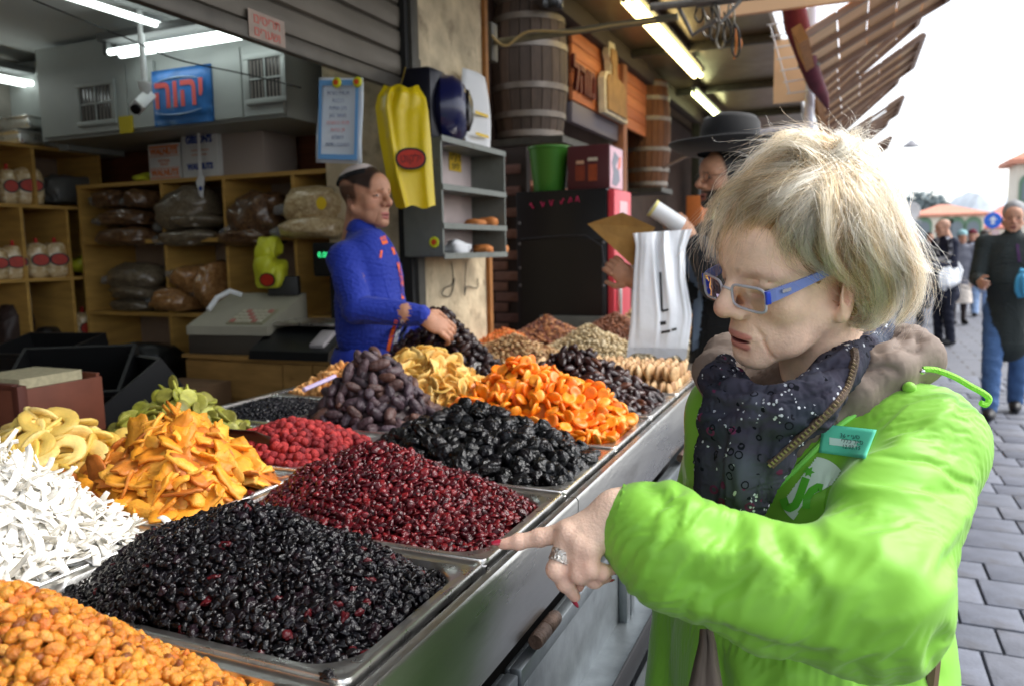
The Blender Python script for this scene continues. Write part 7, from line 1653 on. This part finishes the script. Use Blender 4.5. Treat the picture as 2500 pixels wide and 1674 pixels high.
hn.links.new(hi_.outputs['Fac'], rp.inputs[0]); hn.links.new(rp.outputs[0], hp.inputs['Color']); hn.links.new(hp.outputs[0], ho_.inputs[0])
o = link('hair_strands', hcv, HM, wm); o['kind'] = 'stuff'
# ------------------------------------------------------------------ other people
CR, CU, CF = CM
def hframe(c, fwd, up=(0, 0, 1)):
    f = np.asarray(fwd, float); f /= np.linalg.norm(f); u = np.asarray(up, float); u = u-f*(u@f); u /= np.linalg.norm(u); return np.stack([np.cross(f, u), f, u], 1), np.asarray(c, float)
def cdir(r, u, f): v = CR*r+CU*u+CF*f; return v/np.linalg.norm(v)
def hand_s(P, w, t, u, s=1.0, curl=.5):
    t = np.asarray(t, float)/np.linalg.norm(t); u = np.asarray(u, float); u = u-t*(u@t); u /= np.linalg.norm(u); sd = np.cross(u, t)
    d = cap(P, w-t*.03*s, w+t*.02*s, .024*s, .025*s); R = np.stack([t, sd, u], 1)
    d = smin(d, ell(P, w+t*.05*s, (.048*s, .040*s, .016*s), R), .015*s)
    for i, L in enumerate((.9, 1.0, .93, .75)):
        b = w+t*.085*s+sd*(.030-.020*i)*s; pts = [b]; a = curl*.5
        for seg in (.036, .026, .02): pts.append(pts[-1]+(t*math.cos(a)-u*math.sin(a))*seg*L*s); a += curl
        d = smin(d, chain(P, pts, [.0098*s, .009*s, .0082*s, .0065*s]), .005*s)
    b = w+t*.025*s+sd*.034*s; return smin(d, chain(P, [b, b+(t*.6+sd*.6-u*.3)*.034*s, b+(t*.9+sd*.45-u*.5)*.062*s], [.012*s, .0105*s, .008*s]), .008*s)
def person(name_label, base, cat='person'):
    t = thing('person', name_label, cat, base); t['o'] = 1; del t['o']; return t
def pp_(root, name, V, F, m, attr=None): return link(name, mesh(name, np.asarray(V)-np.array(root.location), F, True, attr), m, root)
def build_body(root, R, T, skin, sc=1.0, res=.004, male=1, hands=(), old=.7, **fc):
    def HS2(P): return head_sdf(P, old, male)
    def full(P):
        d = HS2((P-T)@R/sc)*sc
        for w, t, u, cu, arm in hands:
            e = chain(P, [T+R@np.array([0, -.05, -.20])*sc]+[np.asarray(q) for q in arm]+[np.asarray(w)], [.045]+[.032]*len(arm)+[.023], .02); d = smin(d, e, .02)
            m_ = np.linalg.norm(P-np.asarray(w), axis=1) < .24
            if m_.any(): d[m_] = smin(d[m_], hand_s(P[m_], np.asarray(w), t, u, 1.0, cu), .008)
        return d
    bp = np.array([T+R@np.array(c)*sc for c in [(x, y, z) for x in (-.09, .09) for y in (-.12, .13) for z in (-.23, .13)]]+[np.asarray(h[0])+o_ for h in hands for o_ in (-.19, .19)]+[np.asarray(q) for h in hands for q in h[4]])
    V, F = sdf_mesh(full, bp.min(0)-.05, bp.max(0)+.05, res); hl = (V-T)@R/sc; c = np.where((np.linalg.norm(hl, axis=1) < .19)[:, None], face_cols(hl, skin, eye=1, **fc), np.array(srgb(*skin))*.95)
    return pp_(root, 'body', V, F, SKIN, {'Col': c})
def cloth(root, name, fn, lo, hi, res, m, fold=.004, fr=14, seed=1):
    V, F = sdf_mesh(fn, lo, hi, res); N = vnormals(V, F); V = lap(V, F, 2, .5); N = vnormals(V, F); V = buckle(V, F, N, V+N*(fold*.5*(ridge(V, fr, seed)+.8*wob(V, fr*3, seed+4)))[:, None], lambda M_, e: .05+.10*e[:, 2]**2, 110 if res < .008 else 50, .015, (-2.2*res, 2.6*res), 0)
    o = pp_(root, name, V, F, m); return o, BVHTree.FromPolygons([tuple(v) for v in V], [tuple(map(int, f)) for f in F])
def stroke_on(root, name, bvh, pts, w, m, off=.004):
    pts = np.array(pts, float); fine = np.concatenate([np.linspace(pts[i], pts[i+1], 5)[:-1] for i in range(len(pts)-1)]+[pts[-1:]]); V = []; F = []
    for i, p in enumerate(fine):
        t = fine[min(i+1, len(fine)-1)]-fine[max(i-1, 0)]; t /= np.linalg.norm(t); nr = np.array([-t[1], t[0]])*w/2
        for q in (p+nr, p-nr):
            r = ray(*q); r = r/np.linalg.norm(r); h = bvh.ray_cast(Vector(CP), Vector(r)); V.append(np.array(h[0])-r*off if h[0] is not None else (V[-1] if V else np.array(root.location)))
    for i in range(len(fine)-1): F.append((i*2, i*2+1, i*2+3, i*2+2))
    return pp_(root, name, V, F, m)
# --- the young seller
D0 = 2.85
sr = person('young seller in a blue track jacket and skullcap behind the counter', (*W(905, 800, D0)[:2], 0))
R, T = hframe(W(893, 482, D0), cdir(.82, -.05, -.50), (0, 0, 1))
dark = (26, 20, 18)
hm = lambda V: np.clip((V[:, 2]-.062+.35*np.clip(V[:, 1], -.1, .09)+.02)/.01, 0, 1)*np.clip((.075-V[:, 1])/.01, 0, 1)*.96+.78*np.clip((V[:, 2]+.035)/.03, 0, 1)*np.clip((.018-V[:, 1])/.012, 0, 1)*np.clip((.055-V[:, 2])/.02, 0, 1)
nk0 = W(882, 590, D0); wrS = W(1026, 770, 2.62); build_body(sr, R, T, (184, 134, 106), hands=[(W(1030, 774, 2.62), cdir(.88, -.42, .2), cdir(.25, .55, -.8), .75, [W(868, 640, 2.74), W(872, 756, 2.64), W(990, 766, 2.62)])], lips=(160, 92, 84), brow=dark, red=.3, hairc=(hm, dark), beard=(.18, (70, 54, 46)), browk=1.3)
def kip(z0, z1, k):
    b = MB(); pr_ = []
    for i in range(9): z = z0+(z1-z0)*i/8; pr_.append((math.sqrt(max(0, 1-((z-.040)/.0855)**2)), z))
    V = []; n = 28
    for j in range(n):
        a = 2*math.pi*j/n
        for r_, z in pr_: V.append(((.0765*r_)*math.cos(a)*k, -.014+(.0965*r_)*math.sin(a)*k, z))
    F = [(j*9+i, ((j+1) % n)*9+i, ((j+1) % n)*9+i+1, j*9+i+1) for j in range(n) for i in range(8)]
    Rt = rotm('X', 14); V = np.array(V)@Rt.T; return V@R.T+T, F
V, F = kip(.070, .092, 1.03); pp_(sr, 'skullcap_band', V, F, mat('black knit', srgb(18, 17, 18), .9)); V, F = kip(.090, .1254, 1.036); pp_(sr, 'skullcap_top', V, F, mat('white knit', srgb(204, 190, 182), .9))
nk, ch, hp_ = W(882, 590, D0), W(905, 690, D0), W(905, 880, D0); lat = np.cross(cdir(.92, 0, -.35), [0, 0, 1.0]); lat /= np.linalg.norm(lat); lat *= np.sign(-(lat@CF)); fS = np.cross([0, 0, 1.0], lat); fS *= np.sign(fS@CR); TBs = np.stack([lat, fS, np.array([0, 0, 1.0])], 1)
sN, sF = nk+lat*.125-np.array([0, 0, .062]), nk-lat*.125-np.array([0, 0, .062]); eN = W(872, 756, 2.64); 
def jack(P):
    d = ell(P, ch, (.150, .112, .20), TBs); d = smin(d, ell(P, W(910, 800, D0), (.155, .125, .17), TBs), .06); d = smin(d, cap(P, sN, sF, .050), .05)
    d = smin(d, chain(P, [sN, eN, wrS], [.056, .054, .036]), .025); d = smin(d, chain(P, [sF, sF+np.array([0, 0, -.26]), sF+fS*.2+np.array([0, 0, -.3])], [.06, .055, .04]), .025); d = smin(d, cap(P, nk+np.array([0, 0, -.02]), nk+np.array([0, 0, .035]), .062, .052), .02)
    return smax(d, W(905, 872, D0)[2]-P[:, 2], .01)
BLU = mat('royal blue track cloth', srgb(20, 46, 150), .8, sheen=.1, bump=.1, bscale=200)
b3 = np.array([W(800, 540, 2.5), W(1100, 900, 3.2), W(760, 560, 3.2), sN+.1, sF+.1, wrS, eN]); o, bvh = cloth(sr, 'track_jacket', jack, b3.min(0)-.1, b3.max(0)+.1, .006, BLU, .009, 9, 3)
ORS, WHS, DKS = mat('orange stripe', srgb(232, 100, 40), .7), mat('white stripe', srgb(196, 200, 214), .7), mat('dark stripe', srgb(34, 40, 60), .7)
for pts, w, m_, nm in ((((972, 640), (982, 690), (984, 730)), 6, ORS, 'orange_stripe'), (((980, 640), (991, 690), (993, 730)), 6, WHS, 'white_stripe'), (((968, 782), (957, 815), (950, 845), (945, 866)), 9, ORS, 'orange_stripe'), (((984, 782), (970, 815), (963, 845), (958, 866)), 9, WHS, 'white_stripe'), (((996, 782), (984, 815), (976, 845), (970, 866)), 8, DKS, 'dark_stripe'), (((934, 578), (941, 596)), 14, ORS, 'shoulder_patch'), (((932, 612), (929, 630)), 5, ORS, 'orange_piping'), (((958, 604), (964, 622)), 6, ORS, 'chest_print')): stroke_on(sr, nm, bvh, pts, w, m_)
def trous(P):
    d = ell(P, hp_, (.165, .115, .14), TBs)
    for k in (-1, 1): a = hp_+lat*.085*k; d = smin(d, chain(P, [a, np.array([a[0], a[1], .5]), np.array([a[0], a[1], .06])], [.085, .066, .055]), .03); d = smin(d, cap(P, np.array([a[0], a[1], .045]), np.array([a[0], a[1], .045])+fS*.17, .045, .04), .02)
    return smax(d, .003-P[:, 2], .004)
cloth(sr, 'track_trousers', trous, np.array([hp_[0]-.35, hp_[1]-.35, 0]), np.array([hp_[0]+.35, hp_[1]+.35, 1.05]), .014, BLU, .004)
# --- man with the black hat
D1 = 3.0
hm_ = person('bearded man in a black hat and coat holding papers at the nut stall', (*W(1800, 800, D1)[:2], 0))
R, T = hframe(W(1768, 436, D1), cdir(-.95, -.06, -.24)); dk = (22, 18, 17)
hh_ = lambda V: np.clip((-V[:, 1]+.03+.25*(V[:, 2]))/.012, 0, 1)*np.clip((V[:, 2]+.03)/.02, 0, 1)
h1, h2 = W(1692, 592, 2.86), W(1548, 690, 2.86)
build_body(hm_, R, T, (196, 146, 116), hands=[(h1, cdir(-.55, .75, -.1), cdir(.3, .1, -.9), 1.0, [W(1785, 590, 2.86), W(1752, 690, 2.80)]), (h2, cdir(-.75, .65, .1), cdir(-.2, .1, -.95), .9, [W(1770, 590, 3.12), W(1690, 720, 3.05), W(1590, 702, 2.92)])], lips=(150, 90, 84), brow=dk, red=.4, beard=(.97, dk), hairc=(hh_, dk), browk=1.3)
BKC = mat('black wool', srgb(20, 20, 22), .85, sheen=.2)
pr_ = [(.0, .125), (.045, .128), (.075, .122), (.086, .105), (.092, .06), (.098, .0), (.13, -.006), (.165, .004), (.185, .016), (.186, .010), (.165, -.004), (.13, -.016), (.096, -.012)]
V = []; n = 40
for j in range(n):
    a = 2*math.pi*j/n
    for r_, z in pr_:
        x, y_ = r_*math.cos(a), r_*math.sin(a)*1.12; z2 = z-(.022*math.exp(-(x/.03)**2) if z > .115 else 0)+(.02*(abs(x)/.18)**3 if r_ > .12 else 0); V.append((x, y_-.012, z2))
F = [(j*13+i, ((j+1) % n)*13+i, ((j+1) % n)*13+i+1, j*13+i+1) for j in range(n) for i in range(12)]
Rt = rotm('X', 6); V = (np.array(V)@Rt.T*1.13+np.array([0, -.005, .098])); pp_(hm_, 'hat', V@R.T+T, F, BKC)
V = []; n = 32
for j in range(n):
    a = 2*math.pi*j/n
    for z in (.004, .030): k = .0995-.05*z; V.append((k*math.cos(a), k*1.12*math.sin(a)-.012, z))
V = (np.array(V)@Rt.T*1.13+np.array([0, -.005, .098])); pp_(hm_, 'hat_band', V@R.T+T, [(j*2, ((j+1) % n)*2, ((j+1) % n)*2+1, j*2+1) for j in range(n)], mat('black satin', srgb(28, 26, 30), .4))
gl = MB()
for s_ in (1, -1):
    gl.tube([Vector((s_*.034+.020*math.cos(a), .094, .004+.016*math.sin(a))) for a in np.linspace(0, 2*math.pi, 17)], .0012, 5, False).tube([Vector((s_*.054, .092, .006)), Vector((s_*.076, .0, .012))], .0012, 5)
pp_(hm_, 'glasses', np.array(gl.V)@R.T+T, gl.F, mat('thin metal frame', srgb(60, 58, 60), .3, .8))
nk = W(1790, 545, D1); hpz = np.array([nk[0], nk[1], .85]); fH = cdir(-.95, 0, -.25); fH[2] = 0; fH /= np.linalg.norm(fH); lH = np.cross(fH, [0, 0, 1.0]); lH *= np.sign(-(lH@CF)); TBh = np.stack([lH, fH, np.array([0, 0, 1.0])], 1)
sN, sF = nk+lH*.17-np.array([0, 0, .05]), nk-lH*.17-np.array([0, 0, .05]); eN, eF = W(1752, 690, 2.80), W(1690, 720, 3.05)
def coat(P):
    d = ell(P, nk-np.array([0, 0, .22]), (.20, .13, .24), TBh); d = smin(d, cap(P, nk-np.array([0, 0, .4]), nk-np.array([0, 0, .98]), .15, .185), .06); d = smin(d, cap(P, sN, sF, .06), .05)
    d = smin(d, chain(P, [sN, eN, W(1705, 602, 2.85)], [.07, .064, .045]), .03); d = smin(d, chain(P, [sF, eF, W(1575, 700, 2.9)], [.065, .06, .042]), .03); return smin(d, cap(P, nk, nk+np.array([0, 0, .04]), .06, .055), .02)
b3 = np.array([nk+.4, nk-.4, W(1540, 700, 3.0), W(1700, 560, 2.9)]); lo = b3.min(0)-.1; lo[2] = .25
cloth(hm_, 'long_coat', coat, lo, b3.max(0)+.1, .011, BKC, .006, 9)
def leg2(P):
    d = None
    for k in (-1, 1): a = hpz+lH*.09*k; e = chain(P, [a, np.array([a[0], a[1], .06])], [.08, .055]); e = smin(e, cap(P, np.array([a[0], a[1], .045]), np.array([a[0], a[1], .042])+fH*.18, .045, .04), .02); d = e if d is None else np.minimum(d, e)
    return smax(d, .003-P[:, 2], .004)
cloth(hm_, 'trousers', leg2, np.array([nk[0]-.4, nk[1]-.4, 0]), np.array([nk[0]+.4, nk[1]+.4, .95]), .015, BKC, .003)
# things he holds
pa_ = thing('brown_paper_bag', 'brown paper bag held by the man in the black hat', 'paper bag', W(1510, 580, 2.86)); L0 = np.array(pa_.location)
q4 = [W(1434, 547, 2.9)-L0, W(1520, 519, 2.86)-L0, W(1600, 556, 2.84)-L0, W(1545, 650, 2.83)-L0]; off = ray(1500, 580)*.03
MB().add(q4+[p+off for p in q4], [(0, 1, 2, 3), (7, 6, 5, 4), (0, 4, 5, 1), (1, 5, 6, 2), (2, 6, 7, 3), (3, 7, 4, 0)]).build('bag', mat('brown kraft paper', srgb(156, 116, 58), .8, var=.15, vscale=20, bump=.5, bscale=30), pa_)
ro = thing('paper_roll', 'white paper roll with yellow edge in the hat man hand', 'paper roll', W(1625, 525, 2.84)); L0 = np.array(ro.location)
MB().tube([W(1594, 508, 2.82)-L0, W(1662, 552, 2.84)-L0], .032, 20).build('roll', WP, ro, True); MB().tube([W(1592, 507, 2.82)-L0, W(1598, 511, 2.82)-L0], .0335, 20, False).build('yellow_edge', mat('pale yellow edge', srgb(214, 204, 130), .6), ro, True)
def hang_bag(name, label, Lp, Rp, d, m, ple=7, amp=.018, thick=.03):
    t = thing(name, label, 'plastic bag', W((Lp[0][0]+Rp[0][0])/2, (Lp[0][1]+Rp[0][1])/2, d)); L0 = np.array(t.location); nu, nv = 36, 18; V = []; F = []
    def curve(c, v): c = np.array(c, float); s = np.linspace(0, 1, len(c)); return np.array([np.interp(v, s, c[:, 0]), np.interp(v, s, c[:, 1])])
    for side in (0, 1):
        for j in range(nv+1):
            v = j/nv; a, b_ = curve(Lp, v), curve(Rp, v)
            for i in range(nu+1):
                u = i/nu; p = a+(b_-a)*u; e = math.sin(math.pi*u)**.5*math.sin(math.pi*min(1, v+.08))**.4
                ph = ple*2*math.pi*(u+.10*math.sin(5*u+1)+.05*math.sin(13*u))+1.6*math.sin(3*v+u*4); dd = amp*(.3+.7*(1-v))*(math.sin(ph)+.5*math.sin(2.3*ph+2))*e*(.5+.5*math.sin(7*u+1)**2)-(1 if side == 0 else -1)*thick*e*(.3+.7*v)
                V.append(W(p[0], p[1]+6*math.sin(ph*.5)*(v > .95), d+dd)-L0)
    n1 = (nu+1)*(nv+1)
    for j in range(nv):
        for i in range(nu):
            a = j*(nu+1)+i; F.append((a, a+1, a+nu+2, a+nu+1)); F.append((n1+a, n1+a+nu+1, n1+a+nu+2, n1+a+1))
    o = link('film', mesh('film', V, F, True), m, t); return t, BVHTree.FromPolygons([tuple(np.array(v)+L0) for v in V], F)
WPL2 = mat('white carrier film', srgb(236, 239, 244), .32, bump=.3, bscale=25, sss=.15, sssr=(.02, .02, .02))
hb_, bvb = hang_bag('white_carrier_bag', 'limp white plastic carrier bag hanging from the hat man arm', [(1545, 570), (1552, 600), (1546, 680), (1540, 780), (1530, 866)], [(1690, 560), (1672, 612), (1674, 680), (1690, 770), (1676, 874)], 2.80, WPL2, 5, .018)
for pts, w in ((((1612, 665), (1616, 760)), 5), (((1616, 760), (1632, 756)), 5), (((1612, 790), (1626, 788)), 9), (((1614, 812), (1636, 808)), 6), (((1640, 806), (1652, 803)), 6)): stroke_on(hb_, 'bag_print', bvb, pts, w, BLKP, .004)
hang_bag('blue_grey_bag', 'blue grey plastic bag behind the white carrier bag', [(1650, 610), (1690, 700), (1690, 850)], [(1710, 610), (1745, 720), (1750, 830)], 3.0, mat('blue grey film', srgb(118, 134, 158), .4), 3, .01)
# --- people walking in the street
def walker(label, px, pyf, H, fwd, coat_c, leg_c, hair_c, skin=(198, 150, 124), stride=.12, coat_len=.5, hands=1, hat=None, male=1, res=.012, lean=0, sleeve=None, skirt=None, arms=None, hairtop=True, bald=False):
    g = at(px, pyf, z=0); root = person(label, (g[0], g[1], 0)); f = np.array([*fwd, 0.0]); f /= np.linalg.norm(f); l = np.array([f[1], -f[0], 0]); k = H/1.72; base = np.array([g[0], g[1], 0])
    hc_ = base+np.array([0, 0, 1.60*k])+f*lean; Rr, Tt = hframe(hc_, f+np.array([0, 0, -.12-lean]))
    hfun = lambda V: np.clip((-V[:, 1]+.045+.3*(V[:, 2]-.06))/.012, 0, 1)*np.clip((V[:, 2]+.05)/.02, 0, 1)*(0.25 if bald else 1)
    sh = [base+l*.185*k*s_+np.array([0, 0, 1.40*k])+f*lean*.6 for s_ in (1, -1)]; am = arms or ((.06, .30, .10, .52), (.06, .30, .10, .52)); hs = []; AR = []
    for s_, (f1, z1, f2, z2), h in zip((1, -1), am, sh):
        e = h+l*.04*s_+f*f1-np.array([0, 0, z1*k]); w = h+l*.02*s_+f*f2-np.array([0, 0, z2*k]); AR.append((h, e, w)); t = w-e; t /= np.linalg.norm(t); hs.append((w+t*.03, t, l*s_+np.array([0, 0, .2]), .6, [h, e]))
    build_body(root, Rr, Tt, skin, k, .006, male, hs if res < .016 else (), lips=(150, 92, 84), brow=hair_c, hairc=(hfun, hair_c), browk=1.2)
    TBw = np.stack([l, f, np.array([0, 0, 1.0])], 1); top = base+np.array([0, 0, 1.38*k])+f*lean*.5; cm = mat('coat %d %d %d' % coat_c, srgb(*coat_c), .75, var=.1, vscale=8)
    def coatf(P):
        d = ell(P, top-np.array([0, 0, .16]), (.20*k, .13*k, .25*k), TBw); d = smin(d, cap(P, top-np.array([0, 0, .3]), base+np.array([0, 0, (1.38-coat_len-.25)*k]), .15*k, .165*k), .06); d = smin(d, cap(P, sh[0], sh[1], .065), .05)
        for h, e, w in AR: d = smin(d, chain(P, [h, e, w], [.066, .06, .046]), .025)
        return smin(d, cap(P, top, top+np.array([0, 0, .09]), .075, .062), .03)
    lo, hi = base-np.array([.5, .5, 0]), base+np.array([.5, .5, 1.6*k]); lo[2] = (1.38-coat_len-.48)*k
    o, bv = cloth(root, 'coat', coatf, lo, hi, res, cm, .007, 9, int(px))
    lm = mat('legs %d %d %d' % leg_c, srgb(*leg_c), .8, var=.15, vscale=12)
    def legf(P):
        d = ell(P, base+np.array([0, 0, .88*k]), (.16, .12, .13), TBw)
        for s_ in (1, -1):
            a = base+l*.085*s_+np.array([0, 0, .85*k]); kn = base+l*.09*s_+f*(stride*.7*s_+.04)+np.array([0, 0, .47*k]); an = base+l*.09*s_+f*stride*s_*1.4+np.array([0, 0, .09])
            d = smin(d, chain(P, [a, kn, an], [.088, .07, .058]), .03)
        return d
    if skirt is None: cloth(root, 'trousers', legf, base-np.array([.5, .5, -.03]), base+np.array([.5, .5, 1.0*k]), res, lm, .006, 12, 5)
    else:
        def skf(P): return smax(cap(P, base+np.array([0, 0, .8*k]), base+np.array([0, 0, .42*k]), .15, .2), .4*k-P[:, 2], .01)
        cloth(root, 'skirt', skf, base-np.array([.5, .5, -.03]), base+np.array([.5, .5, 1.0*k]), res, lm, .006, 12, 5)
        for s_ in (1, -1): b_ = MB().tube([Vector(l*.08*s_+np.array([0, 0, .5])), Vector(l*.08*s_+np.array([0, 0, .05]))], [.05, .035], 10).build('leg', mat('dark stocking', srgb(50, 40, 40), .8), root, True)
    for s_ in (1, -1):
        an = l*.09*s_+f*(stride*s_*1.4 if skirt is None else 0)+np.array([0, 0, .05]); V, F = ico(3); V2 = V*np.array([.048, .135, .05]); V2[:, 2] = np.maximum(V2[:, 2], -.045); V2 = V2@TBw.T+an+f*.05; link('shoe', mesh('shoe', V2, F, True), mat('black shoe', srgb(26, 26, 28), .5), root)
    if hat:
        V, F = ico(3); V2 = V*np.array([.088, .108, .095])+np.array([0, -.014, .050]); m_ = V2[:, 2] < .045; V2[m_, 2] = .045; pp_(root, 'hat', (V2*k)@Rr.T+Tt, F, mat('hat %d %d %d' % hat, srgb(*hat), .9))
    elif hairtop and not bald:
        V, F = ico(3); V2 = V*np.array([.082, .102, .092])+np.array([0, -.022, .045]); V2[:, 1] = np.minimum(V2[:, 1], .062-.3*np.maximum(.06-V2[:, 2], 0)); V2[:, 2] = np.maximum(V2[:, 2], -.03); V2 = V2*(1+.03*wob(V, 6, int(px)))[:, None]; V2[:, 1] -= .004; pp_(root, 'hair', (V2*k)@Rr.T+Tt, F, mat('hair %d %d %d' % hair_c, srgb(*hair_c), .7, var=.25, vscale=60))
    return root, bv, base, f, l, k
rw = walker('grey haired man in a dark green winter coat and jeans walking up the street', 2446, 1012, 1.70, (-.15, -1), (40, 48, 48), (72, 104, 150), (150, 150, 152), coat_len=.52, stride=.16, arms=((.06, .28, .26, .30), (.06, .30, .22, .34)), res=.010)
stroke_on(rw[0], 'shirt_stripe', rw[1], [(2484, 596), (2487, 620), (2489, 640)], 8, mat('navy pink shirt', srgb(70, 40, 80), .8))
bb = blob('blue_shopping_bag', 'blue shopping bag carried by the man in the dark green coat', 'bag', 2482, 655, 2520, 735, mat('sky blue film', srgb(70, 160, 206), .4), y=float(rw[2][1])-.32, dep=.08, seed=3, lump=.15)
sw = walker('man in a navy tracksuit with white stripes standing in the street', 2305, 842, 1.70, (-.9, -.45), (26, 30, 52), (24, 28, 46), (120, 100, 90), stride=.02, coat_len=.42, lean=.10, bald=True, arms=((.02, .28, .26, .30), (.02, .30, .28, .30)))
stroke_on(sw[0], 'white_stripe', sw[1], [(2308, 568), (2320, 590), (2322, 615), (2312, 630), (2290, 634), (2270, 628)], 9, WHS); stroke_on(sw[0], 'white_stripe', sw[1], [(2290, 580), (2288, 600), (2290, 620)], 7, WHS)
hang_bag('white_bundle', 'white plastic bag slung at the hip of the man in the tracksuit', [(2310, 640), (2288, 670), (2290, 700), (2300, 704)], [(2335, 630), (2352, 660), (2345, 690), (2320, 705)], float(proj(sw[2]+np.array([0, 0, 1]))[2])-.25, WPL2, 2, .03, .1)
walker('woman with a teal hat and grey jacket over a pale skirt', 2338, 792, 1.58, (.2, -1), (112, 114, 126), (206, 196, 186), (90, 70, 60), hat=(150, 190, 196), skirt=1, male=0, coat_len=.35)
walker('woman in a maroon headscarf and dark coat coming up the street', 2364, 764, 1.62, (-.1, -1), (54, 40, 56), (46, 52, 84), (80, 30, 44), hat=(98, 30, 46), male=0, coat_len=.4)
walker('distant walker in a pale jacket and light blue jeans', 2392, 772, 1.60, (.1, 1), (150, 160, 180), (150, 176, 214), (60, 50, 46), stride=.14)
walker('dark haired walker half hidden behind the blonde hair', 2222, 800, 1.64, (-.5, -1), (44, 40, 48), (50, 52, 60), (40, 30, 28))
walker('distant walker in a brown jacket beside the striped tracksuit', 2262, 752, 1.60, (.3, -1), (110, 84, 66), (60, 60, 70), (50, 40, 36))
walker('distant walker in a red jacket far down the street', 2376, 706, 1.66, (.1, -1), (140, 50, 50), (50, 54, 70), (50, 40, 36), res=.016)
walker('distant walker in a blue jacket far down the street', 2408, 700, 1.70, (-.2, -1), (60, 80, 130), (60, 60, 66), (60, 50, 44), res=.016)
walker('distant walker in a beige coat far down the street', 2288, 712, 1.64, (.2, 1), (180, 160, 130), (70, 64, 60), (90, 80, 70), res=.016)
